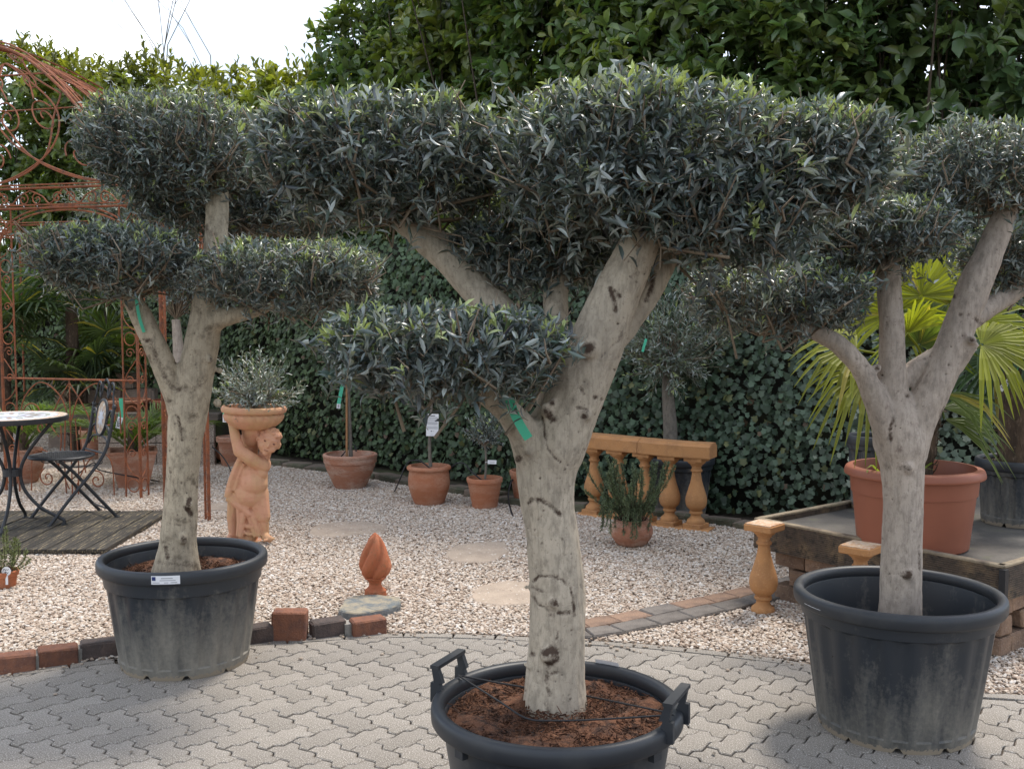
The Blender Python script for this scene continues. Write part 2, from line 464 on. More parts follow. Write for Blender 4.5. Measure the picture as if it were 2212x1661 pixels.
def bark_mat(name, base, blot, blot_cov, fleck):
    m, nt, bs = nodes_of(name)
    N, L = nt.nodes, nt.links
    tcn = N.new('ShaderNodeTexCoord')
    mpn = N.new('ShaderNodeMapping'); mpn.inputs['Scale'].default_value = (1, 1, 0.45)
    L.new(tcn.outputs['Object'], mpn.inputs['Vector'])
    def noise(s, d, v=None):
        n = N.new('ShaderNodeTexNoise'); n.inputs['Scale'].default_value = s; n.inputs['Detail'].default_value = d
        n.inputs['Roughness'].default_value = 0.65
        L.new(v or mpn.outputs[0], n.inputs['Vector'])
        return n
    def rng_(sock, a, b, c=0.0, d=1.0):
        r = N.new('ShaderNodeMapRange'); r.inputs[1].default_value = a; r.inputs[2].default_value = b; r.inputs[3].default_value = c; r.inputs[4].default_value = d
        L.new(sock, r.inputs[0]); return r.outputs[0]
    def mix(f, a, colr):
        x = N.new('ShaderNodeMix'); x.data_type = 'RGBA'; x.inputs[7].default_value = rgb(colr)
        L.new(f, x.inputs[0])
        if isinstance(a, tuple): x.inputs[6].default_value = rgb(a)
        else: L.new(a, x.inputs[6])
        return x.outputs[2]
    c = mix(rng_(noise(5, 4).outputs['Fac'], 0.35, 0.7), base, tuple(k * 0.68 for k in base))
    c = mix(rng_(noise(45, 6).outputs['Fac'], 0.47, 0.68, 0, 0.8), c, tuple(k * 0.45 for k in base))
    c = mix(rng_(noise(28, 7, tcn.outputs['Object']).outputs['Fac'], 0.56, 0.68, 0, 0.35), c, tuple(min(1, k * 1.2) for k in base))
    fm = N.new('ShaderNodeMapping'); fm.inputs['Scale'].default_value = (95, 95, 9); L.new(tcn.outputs['Object'], fm.inputs['Vector'])
    c = mix(rng_(noise(1.0, 5, fm.outputs[0]).outputs['Fac'], 0.52, 0.64, 0, 0.5), c, tuple(k * 0.5 for k in base))
    wm = N.new('ShaderNodeMapping'); wm.inputs['Scale'].default_value = (10, 10, 70); L.new(tcn.outputs['Object'], wm.inputs['Vector'])
    c = mix(rng_(noise(1.0, 6, wm.outputs[0]).outputs['Fac'], 0.62, 0.72, 0, 0.45), c, tuple(k * 0.45 for k in base))
    c = mix(rng_(noise(130, 3, tcn.outputs['Object']).outputs['Fac'], fleck[0], fleck[1], 0, 0.8), c, blot)
    c = mix(rng_(noise(14, 8, tcn.outputs['Object']).outputs['Fac'], blot_cov[0], blot_cov[1], 0, 0.85), c, blot)
    at = N.new('ShaderNodeAttribute'); at.attribute_name = 'scar'
    n2 = noise(110, 5, tcn.outputs['Object'])
    mm = N.new('ShaderNodeMath'); mm.operation = 'MULTIPLY_ADD'
    L.new(n2.outputs['Fac'], mm.inputs[0]); mm.inputs[1].default_value = 0.9; L.new(at.outputs['Fac'], mm.inputs[2])
    c = mix(rng_(mm.outputs[0], 0.72, 1.12), c, (0.075, 0.05, 0.036))
    L.new(c, bs.inputs['Base Color'])
    bs.inputs['Roughness'].default_value = 0.88
    bs.inputs['Specular IOR Level'].default_value = 0.2
    b = N.new('ShaderNodeBump'); b.inputs['Strength'].default_value = 0.6; b.inputs['Distance'].default_value = 0.005
    hh = N.new('ShaderNodeMath'); hh.operation = 'SUBTRACT'
    L.new(noise(60, 7).outputs['Fac'], hh.inputs[0]); L.new(at.outputs['Fac'], hh.inputs[1])
    L.new(hh.outputs[0], b.inputs['Height']); L.new(b.outputs[0], bs.inputs['Normal'])
    return m
M['bark'] = bark_mat('olive_bark', (0.54, 0.455, 0.35), (0.16, 0.13, 0.10), (0.62, 0.72), (0.60, 0.74))
M['bark_lichen'] = bark_mat('lichen_bark', (0.53, 0.44, 0.32), (0.10, 0.075, 0.05), (0.54, 0.68), (0.58, 0.74))
M['bark_red'] = bark_mat('reddish_bark', (0.50, 0.415, 0.34), (0.15, 0.10, 0.08), (0.62, 0.73), (0.60, 0.76))
M['bark_grey'] = bark_mat('grey_bark', (0.20, 0.175, 0.145), (0.08, 0.065, 0.05), (0.6, 0.7), (0.6, 0.75))

def pot_plastic(name, dust):
    """black container plastic, dusty towards the foot where splashes have dried"""
    m, nt, bs = nodes_of(name)
    N, L = nt.nodes, nt.links
    tcn = N.new('ShaderNodeTexCoord')
    sx = N.new('ShaderNodeSeparateXYZ'); L.new(tcn.outputs['Object'], sx.inputs[0])
    mpn = N.new('ShaderNodeMapping'); mpn.inputs['Scale'].default_value = (1, 1, 0.22); L.new(tcn.outputs['Object'], mpn.inputs['Vector'])
    n1 = N.new('ShaderNodeTexNoise'); n1.inputs['Scale'].default_value = 11; n1.inputs['Detail'].default_value = 8; n1.inputs['Roughness'].default_value = 0.7
    L.new(mpn.outputs[0], n1.inputs['Vector'])
    n2 = N.new('ShaderNodeTexNoise'); n2.inputs['Scale'].default_value = 60; n2.inputs['Detail'].default_value = 6; n2.inputs['Roughness'].default_value = 0.7
    L.new(tcn.outputs['Object'], n2.inputs['Vector'])
    h = N.new('ShaderNodeMapRange'); h.inputs[1].default_value = 0.0; h.inputs[2].default_value = 0.42; h.inputs[3].default_value = dust; h.inputs[4].default_value = dust * 0.12 - 0.06
    L.new(sx.outputs[2], h.inputs[0])
    a = N.new('ShaderNodeMath'); a.operation = 'ADD'; L.new(n1.outputs['Fac'], a.inputs[0]); L.new(h.outputs[0], a.inputs[1])
    b = N.new('ShaderNodeMath'); b.operation = 'MULTIPLY_ADD'; b.inputs[1].default_value = 0.45; L.new(n2.outputs['Fac'], b.inputs[0]); L.new(a.outputs[0], b.inputs[2])
    r = N.new('ShaderNodeMapRange'); r.inputs[1].default_value = 0.78; r.inputs[2].default_value = 1.28
    L.new(b.outputs[0], r.inputs[0])
    x = N.new('ShaderNodeMix'); x.data_type = 'RGBA'; x.inputs[6].default_value = (0.025, 0.030, 0.037, 1); x.inputs[7].default_value = (0.23, 0.21, 0.175, 1)
    L.new(r.outputs[0], x.inputs[0]); L.new(x.outputs[2], bs.inputs['Base Color'])
    # dried mud clinging to the foot
    md = N.new('ShaderNodeMath'); md.operation = 'MULTIPLY_ADD'; md.inputs[1].default_value = 0.06; md.inputs[2].default_value = -0.012; L.new(n2.outputs['Fac'], md.inputs[0])
    ls = N.new('ShaderNodeMath'); ls.operation = 'LESS_THAN'; L.new(sx.outputs[2], ls.inputs[0]); L.new(md.outputs[0], ls.inputs[1])
    x2 = N.new('ShaderNodeMix'); x2.data_type = 'RGBA'; x2.inputs[7].default_value = (0.27, 0.22, 0.16, 1)
    L.new(ls.outputs[0], x2.inputs[0]); L.new(x.outputs[2], x2.inputs[6]); L.new(x2.outputs[2], bs.inputs['Base Color'])
    q = N.new('ShaderNodeMapRange'); q.inputs[3].default_value = 0.42; q.inputs[4].default_value = 0.9
    L.new(r.outputs[0], q.inputs[0]); L.new(q.outputs[0], bs.inputs['Roughness'])
    bs.inputs['Specular IOR Level'].default_value = 0.45
    return m
M['pot_dusty'] = pot_plastic('dusty_black_plastic', 0.52)
M['pot_clean'] = pot_plastic('clean_black_plastic', 0.34)

# gravel stone: colour differs from stone to stone
def gravel_mat():
    m, nt, bs = nodes_of('gravel_stone')
    N, L = nt.nodes, nt.links
    oi = N.new('ShaderNodeObjectInfo')
    r = N.new('ShaderNodeValToRGB')
    e = r.color_ramp.elements
    e[0].position = 0.0; e[0].color = (0.30, 0.225, 0.17, 1)
    e[1].position = 1.0; e[1].color = (0.64, 0.60, 0.55, 1)
    for p, c in ((0.12, (0.37, 0.28, 0.215)), (0.3, (0.44, 0.35, 0.275)), (0.6, (0.51, 0.43, 0.35)), (0.85, (0.58, 0.51, 0.44))):
        k = e.new(p); k.color = rgb(c)
    L.new(oi.outputs['Random'], r.inputs[0]); L.new(r.outputs[0], bs.inputs['Base Color'])
    bs.inputs['Roughness'].default_value = 0.85
    bs.inputs['Specular IOR Level'].default_value = 0.25
    return m
M['gravel'] = gravel_mat()
# ================================================================== GROUND
mb = MB(); mb.add([(-60, -20, -0.03), (60, -20, -0.03), (60, 90, -0.03), (-60, 90, -0.03)], [(0, 1, 2, 3)])
mb.build('ground', M['soil'], kind='structure')

# edge of the paving: a gentle arc (plan view, left to right)
EDGE = [G(u, v).to_2d() for u, v in ((-420, 1560), (0, 1456), (250, 1421), (545, 1386), (830, 1368), (1000, 1369), (1150, 1376), (1270, 1383), (1400, 1391), (1570, 1408), (1740, 1431), (2130, 1497))]
EDGE += [Vector((3.6, 4.2)), Vector((6, 3.6))]
EDGE = [Vector(p) for p in spline([tuple(p) for p in EDGE], 4)]
def edge_side(p):
    """signed distance to the edge (+ is the gravel side) and the half plane there"""
    best = None
    for a, b in zip(EDGE[:-1], EDGE[1:]):
        ab = b - a
        t = max(0, min(1, (p - a).dot(ab) / ab.length_squared))
        d = (p - (a + ab * t)).length
        if best is None or d < best[0]:
            n = Vector((-ab.y, ab.x)).normalized()
            best = (d, a, n, (p - a).dot(n))
    return best
# joint bed under the stones
bedp = [(-6, -1.5), (6, -1.5)] + [tuple(p) for p in reversed(EDGE)]
mb = MB(); mb.add([(p[0], p[1], -0.012) for p in bedp], [tuple(range(len(bedp)))])
paving = mb.build('paving', M['joint'], kind='structure')

# wave-edged pavers laid herringbone
U = 0.1085
ANG = R(43.2)
E1, E2 = Vector((math.cos(ANG), math.sin(ANG))), Vector((math.sin(ANG), -math.cos(ANG)))
O0 = Vector((-0.975, 3.86))
WAVE = [(0.0, 0.0), (0.16, 0.05), (0.33, 0.092), (0.40, 0.085), (0.60, -0.085), (0.67, -0.092), (0.84, -0.05)]
def unit_edge(i, j, ax, fwd):
    out = []
    seq = WAVE if fwd else [(1 - t, -w) for t, w in WAVE]
    for t, w in seq:
        w2 = w if fwd else -w
        out.append((i + t, j - w2) if ax == 0 else (i + w2 * 1.1, j + t))
    return out
def cell_outline(i, j, hor):
    a, b = (2, 1) if hor else (1, 2)
    pl = []
    for k in range(a): pl += unit_edge(i + k, j, 0, True)
    for k in range(b): pl += unit_edge(i + a, j + k, 1, True)
    for k in reversed(range(a)): pl += [(x, y) for x, y in rev_edge(i + k, j + b, 0)]
    for k in reversed(range(b)): pl += rev_edge(i, j + k, 1)
    return pl
def rev_edge(i, j, ax):
    pts = []
    for t, w in [(1.0, 0.0)] + WAVE[:0:-1]:
        pts.append((i + t, j - w) if ax == 0 else (i + w * 1.1, j + t))
    return pts
def clip(poly, a, n):
    out = []
    for k in range(len(poly)):
        p, q = poly[k], poly[(k + 1) % len(poly)]
        dp, dq = (p - a).dot(n), (q - a).dot(n)
        if dp <= 0: out.append(p)
        if dp * dq < 0: out.append(p + (q - p) * (dp / (dp - dq)))
    return out
BORDER = 0.065
def paver_mesh(poly, c):
    n = len(poly)
    ins = []
    for p in poly:
        d = p - c
        ins.append(c + d * (1 - 0.0036 / max(d.length, 0.02)))
    ins2 = [c + (p - c) * (1 - 0.0078 / max((p - c).length, 0.02)) for p in poly]
    vs = [(p.x - c.x, p.y - c.y, -0.03) for p in ins] + [(p.x - c.x, p.y - c.y, -0.0035) for p in ins] + [(p.x - c.x, p.y - c.y, 0.0) for p in ins2]
    fs = [(k, (k + 1) % n, n + (k + 1) % n, n + k) for k in range(n)] + [(n + k, n + (k + 1) % n, 2 * n + (k + 1) % n, 2 * n + k) for k in range(n)]
    fs.append(tuple(range(2 * n, 3 * n)))
    me = bpy.data.meshes.new('paver'); me.from_pydata(vs, [], fs); me.materials.append(M['paver'])
    return me
shared = {}
rest = MB()
cand = []
for i in range(-45, 60):
    for j in range(-60, 60):
        k = (i - j) % 4
        if k == 0: hor = True
        elif k == 3: hor = False
        else: continue
        pl = [O0 + E1 * (x * U) + E2 * (y * U) for x, y in cell_outline(i, j, hor)]
        c = sum(pl, Vector((0, 0))) / len(pl)
        if c.y < 2.9 or abs(c.x) > 3.1 or c.y > 6: continue
        d, a, n, sd_ = edge_side(c)
        if sd_ > -BORDER + 0.12: continue
        if sd_ > -0.35:
            pl2 = clip(pl, a - n * BORDER, n)
            if len(pl2) < 3: continue
            ar = 0.5 * abs(sum(pl2[k].x * pl2[(k + 1) % len(pl2)].y - pl2[(k + 1) % len(pl2)].x * pl2[k].y for k in range(len(pl2))))
            if ar < 0.0012: continue
            key = None if len(pl2) != len(pl) else hor
            pl = pl2
        else: key = hor
        uvx = c.x / c.y * FPX
        vis = abs(uvx) < 1180 and c.y > 3.55
        cand.append((vis, c, pl, key))
cand.sort(key=lambda t: (not t[0], t[1].y))
for num, (vis, c, pl, key) in enumerate(cand):
    if num < 420 and vis:
        if key is None:
            c2 = sum(pl, Vector((0, 0))) / len(pl)
            me = paver_mesh(pl, c2)
        else:
            c2 = c
            if key not in shared: shared[key] = paver_mesh(pl, c)
            me = shared[key]
        o = link('paver', me, paving)
        o.location = (c2.x, c2.y, random.uniform(-0.002, 0.0015))
        o.rotation_euler = (random.uniform(-0.006, 0.006), random.uniform(-0.006, 0.006), random.uniform(-0.008, 0.008))
    else:
        c2 = sum(pl, Vector((0, 0))) / len(pl)
        me = paver_mesh(pl, c2)
        rest.add([(v.co.x + c2.x, v.co.y + c2.y, v.co.z) for v in me.vertices], [tuple(p.vertices) for p in me.polygons])
        bpy.data.meshes.remove(me)
if rest.v:
    o = rest.build('paver_remainder', M['paver'], paving, kind='stuff')
# border course of narrow stones along the arc
acc = []
seg = 0.0
for a, b in zip(EDGE[:-1], EDGE[1:]):
    L_ = (b - a).length
    for k in range(6): acc.append(a + (b - a) * k / 6)
i = 0
while i < len(acc) - 2:
    j = i
    L_ = 0
    tgt = random.uniform(0.19, 0.3)
    while j < len(acc) - 1 and L_ < tgt:
        L_ += (acc[j + 1] - acc[j]).length; j += 1
    a, b = acc[i], acc[j]
    if abs(a.x) < 3.4:
        d = (b - a); n = Vector((-d.y, d.x)).normalized(); d2 = d.normalized()
        a2, b2 = a + d2 * 0.003, b - d2 * 0.003
        pl = [a2 - n * (BORDER - 0.004), b2 - n * (BORDER - 0.004)] + [b2 - n * 0.002, a2 - n * 0.002]
        c2 = sum(pl, Vector((0, 0))) / 4
        o = link('border_paver', paver_mesh(pl, c2), paving)
        o.location = (c2.x, c2.y, 0.001)
    i = j

# gravel: bed sheet and loose stones
KERB = [G(u, v).to_2d() for u, v in ((560, 1000), (640, 1010), (760, 1024), (880, 1046), (980, 1062), (1080, 1082), (1180, 1098), (1270, 1104), (1400, 1112), (1540, 1128), (1620, 1142), (1700, 1158))]
gp = [p.copy() for p in EDGE if p.x > -7] + [Vector((6, 7.0)), Vector((2.2, 7.0))] + list(reversed(KERB)) + [Vector((-3.2, 13.4)), Vector((-8, 14)), Vector((-8, 5))]
mb = MB(); mb.add([(p.x, p.y, -0.006) for p in gp], [tuple(range(len(gp)))])
mb.build('gravel_bed', M['gravel_bed'], kind='structure')
def gravel_nodes():
    ng = bpy.data.node_groups.new('gravel_scatter', 'GeometryNodeTree')
    ng.interface.new_socket('Geometry', in_out='INPUT', socket_type='NodeSocketGeometry')
    ng.interface.new_socket('Geometry', in_out='OUTPUT', socket_type='NodeSocketGeometry')
    N, L = ng.nodes, ng.links
    gi, go = N.new('NodeGroupInput'), N.new('NodeGroupOutput')
    dp = N.new('GeometryNodeDistributePointsOnFaces'); dp.inputs['Density'].default_value = 6800
    def rnd(dt, lo, hi, seed):
        r = N.new('FunctionNodeRandomValue'); r.data_type = dt
        if dt == 'FLOAT_VECTOR':
            r.inputs[0].default_value = lo; r.inputs[1].default_value = hi; out = r.outputs[0]
        else:
            r.inputs[2].default_value = lo; r.inputs[3].default_value = hi; out = r.outputs[1]
        r.inputs['Seed'].default_value = seed
        return out
    sp = N.new('GeometryNodeSetPosition'); L.new(dp.outputs['Points'], sp.inputs['Geometry'])
    L.new(rnd('FLOAT_VECTOR', (0, 0, 0.0), (0, 0, 0.009), 3), sp.inputs['Offset'])
    L.new(gi.outputs[0], dp.inputs['Mesh'])
    jn = N.new('GeometryNodeJoinGeometry')
    for k in range(4):
        ic = N.new('GeometryNodeMeshIcoSphere'); ic.inputs['Radius'].default_value = 1; ic.inputs['Subdivisions'].default_value = 2
        s2 = N.new('GeometryNodeSetPosition'); L.new(ic.outputs[0], s2.inputs['Geometry'])
        vo = N.new('ShaderNodeTexVoronoi'); vo.inputs['Scale'].default_value = 0.9; vo.inputs['Randomness'].default_value = 1.0
        nz = N.new('ShaderNodeTexNoise'); nz.noise_dimensions = '4D'; nz.inputs['W'].default_value = 3.7 * k; nz.inputs['Scale'].default_value = 0.8; nz.inputs['Detail'].default_value = 1
        sb = N.new('ShaderNodeVectorMath'); sb.operation = 'SUBTRACT'; sb.inputs[1].default_value = (0.5, 0.5, 0.5)
        L.new(nz.outputs['Color'], sb.inputs[0])
        ml = N.new('ShaderNodeVectorMath'); ml.operation = 'SCALE'; ml.inputs['Scale'].default_value = 1.5
        L.new(sb.outputs[0], ml.inputs[0]); L.new(ml.outputs[0], s2.inputs['Offset'])
        N.remove(vo)
        sm = N.new('GeometryNodeSetShadeSmooth'); sm.inputs['Shade Smooth'].default_value = False
        L.new(s2.outputs[0], sm.inputs['Geometry'])
        tr = N.new('GeometryNodeTransform'); tr.inputs['Scale'].default_value = ((0.0098, 0.0068, 0.0043), (0.0082, 0.0072, 0.0045), (0.0112, 0.006, 0.0042), (0.0076, 0.006, 0.004))[k]
        L.new(sm.outputs[0], tr.inputs['Geometry'])
        gi2 = N.new('GeometryNodeGeometryToInstance'); L.new(tr.outputs[0], gi2.inputs[0])
        L.new(gi2.outputs[0], jn.inputs[0])
    ip = N.new('GeometryNodeInstanceOnPoints')
    L.new(sp.outputs[0], ip.inputs['Points']); L.new(jn.outputs[0], ip.inputs['Instance'])
    ip.inputs['Pick Instance'].default_value = True
    L.new(rnd('FLOAT_VECTOR', (-0.35, -0.35, 0), (0.35, 0.35, 6.283), 5), ip.inputs['Rotation'])
    L.new(rnd('FLOAT', 0.6, 1.35, 8), ip.inputs['Scale'])
    st = N.new('GeometryNodeSetMaterial'); st.inputs['Material'].default_value = M['gravel']
    L.new(ip.outputs[0], st.inputs[0]); L.new(st.outputs[0], go.inputs[0])
    return ng
vis = [p.copy() for p in EDGE if -4.3 < p.x < 3.3] + [Vector((3.3, 6.6)), Vector((2.2, 6.9))] + list(reversed(KERB)) + [Vector((-3.2, 13.2)), Vector((-6.4, 13.4)), Vector((-5.6, 9.0))]
mb = MB(); mb.add([(p.x, p.y, -0.001) for p in vis], [tuple(range(len(vis)))])
gr = mb.build('gravel', M['gravel'], kind='stuff', label='loose cream and pinkish gravel of the display garden', cat='gravel')
gm = gr.modifiers.new('scatter', 'NODES'); gm.node_group = gravel_nodes()

# ------------------------------------------------------------------ kerb stones at the foot of the ivy
kerb = empty('kerb', (KERB[0].x, KERB[0].y, 0), label='low kerb of mossy stones along the foot of the ivy', cat='kerb')
kp = [Vector(p) for p in spline([tuple(p) for p in KERB], 8)]
i = 0
while i < len(kp) - 1:
    j = i; L_ = 0; tgt = random.uniform(0.2, 0.34)
    while j < len(kp) - 1 and L_ < tgt:
        L_ += (kp[j + 1] - kp[j]).length; j += 1
    a, b = kp[i], kp[j]
    c = (a + b) / 2; d = b - a
    m_ = MB().cbox((0, 0, 0), (d.length * 0.96, random.uniform(0.13, 0.19), 0.09), 0, 0.012, jit=0.006)
    o = m_.build('kerb_stone', M['kerb'], kerb)
    o.location = (c.x - KERB[0].x, c.y - KERB[0].y, 0.01 + random.uniform(-0.01, 0.01))
    o.rotation_euler = (random.uniform(-0.06, 0.06), random.uniform(-0.05, 0.05), math.atan2(d.y, d.x) + random.uniform(-0.06, 0.06))
    i = j

# ------------------------------------------------------------------ brick edging on the left
edging = empty('brick_edging', G(400, 1410), label='low edging of red and dark bricks between paving and gravel', cat='edging')
EB = Vector(edging.location)
def put(o, u, v, z, rz=0.0):
    p = G(u, v)
    o.location = (p.x - EB.x, p.y - EB.y, z)
    o.rotation_euler = (random.uniform(-0.02, 0.02), random.uniform(-0.03, 0.03), rz)
bricks = [(-62, 1447, 'brick_red'), (33, 1446, 'brick_red'), (126, 1431, 'brick_red'), (216, 1416, 'brick_dark'), (305, 1408, 'brick_red'), (395, 1399, 'brick_dark'), (480, 1391, 'brick_red'), (550, 1384, 'brick_dark'), (708, 1370, 'brick_dark'), (795, 1366, 'brick_red')]
prev = None
for u, v, m_ in bricks:
    p = G(u, v); rz = math.atan2((G(u + 20, v - 2.6) - p).y, (G(u + 20, v - 2.6) - p).x)
    b = MB().cbox((0, 0, 0), (0.168, 0.095, 0.105), 0, 0.007, jit=0.002).build('brick', M[m_], edging)
    put(b, u, v, 0.022, rz)
    if prev is not None and u - prev[0] < 100:
        q = (G(u, v) + G(prev[0], prev[1])) / 2
        g_ = MB().box((0, 0, 0), (0.05, 0.075, 0.09)).build('mortar_joint', M['mortar'], edging)
        g_.location = (q.x - EB.x, q.y - EB.y + 0.004, 0.012); g_.rotation_euler = (0, 0, rz)
    prev = (u, v)
b = MB().cbox((0, 0, 0), (0.165, 0.09, 0.17), 0, 0.008, jit=0.002).build('brick', M['brick_red'], edging, label='reddish brick standing taller than the others')
put(b, 627, 1378, 0.055, 0.03)

# ------------------------------------------------------------------ two-row cobble strip across the gravel
strip = empty('cobble_strip', G(1450, 1330), label='two-row strip of grey and brown cobbles crossing the gravel', cat='cobble path')
SB = Vector(strip.location)
near = [G(u, v).to_2d() for u, v in ((1195, 1384), (1283, 1382), (1380, 1366), (1500, 1340), (1600, 1318), (1700, 1294), (1800, 1268))]
far = [G(u, v).to_2d() for u, v in ((1100, 1364), (1180, 1359), (1270, 1343), (1380, 1318), (1500, 1290), (1600, 1272), (1700, 1254), (1800, 1236))]
ns = [Vector(p) for p in spline([tuple(p) for p in near], 10)]
fs_ = []
for k, p in enumerate(ns):
    d = (ns[min(k + 1, len(ns) - 1)] - ns[max(k - 1, 0)]).normalized()
    fs_.append(p + Vector((-d.y, d.x)) * 0.275)
for row in range(2):
    i = 3 * row
    while i < len(ns) - 1:
        j = i; L_ = 0; tgt = random.uniform(0.15, 0.24)
        while j < len(ns) - 1 and L_ < tgt:
            L_ += (ns[j + 1] - ns[j]).length; j += 1
        q = [ns[i].lerp(fs_[i], row * 0.5), ns[j].lerp(fs_[j], row * 0.5), ns[j].lerp(fs_[j], row * 0.5 + 0.5), ns[i].lerp(fs_[i], row * 0.5 + 0.5)]
        c = sum(q, Vector((0, 0))) / 4
        q = [c + (p - c) * 0.965 + Vector((random.uniform(-0.004, 0.004), random.uniform(-0.004, 0.004))) for p in q]
        vs = [(p.x - c.x, p.y - c.y, -0.04) for p in q] + [(p.x - c.x, p.y - c.y, 0.008) for p in q] + [((p.x - c.x) * 0.93, (p.y - c.y) * 0.93, 0.016 + random.uniform(-0.002, 0.002)) for p in q]
        fl = [(k, (k + 1) % 4, 4 + (k + 1) % 4, 4 + k) for k in range(4)] + [(4 + k, 4 + (k + 1) % 4, 8 + (k + 1) % 4, 8 + k) for k in range(4)] + [(8, 9, 10, 11)]
        o = MB().add(vs, fl).build('cobble', M['cobble_red' if random.random() < (0.6 if row else 0.18) else 'cobble_grey'], strip)
        o.location = (c.x - SB.x, c.y - SB.y, 0.004)
        i = j

# ------------------------------------------------------------------ stepping stones and slate
def flag(u, v, ru, rv, seed, label, z=0.0115, th=0.03, mat='flagstone', name='stepping_stone', cat='stepping stone', group='stepping stones in the gravel', side=None):
    rs = random.Random(seed)
    c = G(u, v)
    n = 22
    rx = ru * c.y / FPX
    ry = abs(G(u, v - rv).y - G(u, v + rv).y) / 2
    pts = []
    ph = rs.uniform(0, 6)
    for k in range(n):
        a = 2 * math.pi * k / n
        w = 1 + 0.10 * math.sin(2 * a + ph) + 0.07 * math.sin(3 * a + 2 * ph) + rs.uniform(-0.06, 0.06)
        sg = lambda x: math.copysign(abs(x) ** 0.85, x)
        pts.append((rx * sg(math.cos(a)) * w, ry * sg(math.sin(a)) * w))
    m_ = MB()
    vs = [(x, y, -th) for x, y in pts] + [(x * 1.0, y * 1.0, -0.006) for x, y in pts] + [(x * 0.97, y * 0.97, rs.uniform(-0.001, 0.001)) for x, y in pts]
    fl = [(k, (k + 1) % n, n + (k + 1) % n, n + k) for k in range(n)] + [(n + k, n + (k + 1) % n, 2 * n + (k + 1) % n, 2 * n + k) for k in range(n)]
    m_.add(vs, fl + [tuple(range(2 * n, 3 * n))])
    o = m_.build(name, M[mat], label=label, cat=cat, group=group)
    if side:
        o.data.materials.append(M[side])
        for p in list(o.data.polygons)[:n]: p.material_index = 1
    o.location = (c.x, c.y, z)
    return o
flag(748, 1144, 76, 17, 1, 'flat stepping stone in the gravel beside the statue, behind the flame finial')
flag(1033, 1194, 70, 21, 2, 'flat stepping stone in the gravel before the smallest terracotta pot')
flag(1112, 1284, 86, 28, 3, 'flat stepping stone half behind the handled tub tree trunk')
flag(480, 1096, 40, 9, 4, 'flat stepping stone behind the statue beside the rusty trellis')
flag(172, 1008, 70, 9, 5, 'flat stepping stone behind the bistro chair', group=None)
sl = flag(797, 1319, 60, 21, 14, 'jagged blue grey slate slab in front of the flame finial', z=0.042, th=0.05, mat='slate', name='slate_slab', cat='slate slab', group=None, side='slate_side')
# ================================================================== FOLIAGE TOOLS
def leaf_template(kind):
    """returns verts (k,3) with length 1 along y, and tri/quad index arrays"""
    if kind == 'olive':
        st = [(0.0, 0.0), (0.3, 0.42), (0.68, 0.46), (1.0, 0.0)]
        bend = 0.10
    elif kind == 'slim':
        st = [(0.0, 0.0), (0.48, 0.5), (1.0, 0.0)]
        bend = 0.08
    elif kind == 'laurel':
        st = [(0.0, 0.0), (0.28, 0.42), (0.68, 0.47), (1.0, 0.0)]
        bend = -0.18
    v, q, t = [], [], []
    v.append((0, 0, 0))
    for y, w in st[1:-1]:
        z = bend * math.sin(math.pi * y) if bend > 0 else bend * y * y
        fold = 0.16 * w if kind != 'laurel' else 0.30 * w
        v += [(-w, y, z + fold), (0, y, z), (w, y, z + fold)]
    v.append((0, 1, 0 if bend > 0 else bend))
    n = len(st) - 2
    t += [(0, 2, 1), (0, 3, 2)]
    for k in range(n - 1):
        a = 1 + 3 * k
        q += [(a, a + 1, a + 4, a + 3), (a + 1, a + 2, a + 5, a + 4)]
    a = 1 + 3 * (n - 1)
    e = len(v) - 1
    t += [(a, a + 1, e), (a + 1, a + 2, e)]
    return np.array(v, float), [np.array(t), np.array(q)] if q else [np.array(t)]
def ivy_template():
    out = [(0, -0.04), (0.54, -0.06), (0.36, 0.28), (0.50, 0.58), (0, 1.0), (-0.50, 0.58), (-0.36, 0.28), (-0.54, -0.06)]
    v = [(0, 0.28, 0.0)] + [(x, y, -0.10 * abs(x) - 0.06 * y * y) for x, y in out]
    t = [(0, 1 + k, 1 + (k + 1) % 8) for k in range(8)]
    return np.array(v, float), [np.array(t)]
TPL = {'olive': leaf_template('olive'), 'slim': leaf_template('slim'), 'laurel': leaf_template('laurel'), 'ivy': ivy_template()}

def frames(d, up_rand=None):
    """rotation matrices with y along d (n,3); z roughly towards given normals"""
    d = d / np.linalg.norm(d, axis=1, keepdims=True)
    nrm = up_rand if up_rand is not None else rng.normal(size=d.shape)
    z = nrm - d * np.sum(nrm * d, axis=1, keepdims=True)
    ln = np.linalg.norm(z, axis=1, keepdims=True)
    z = np.where(ln < 1e-6, np.array([[0.3, 0.5, 0.8]]), z) / np.maximum(ln, 1e-6)
    x = np.cross(d, z)
    return np.stack([x, d, z], axis=2)

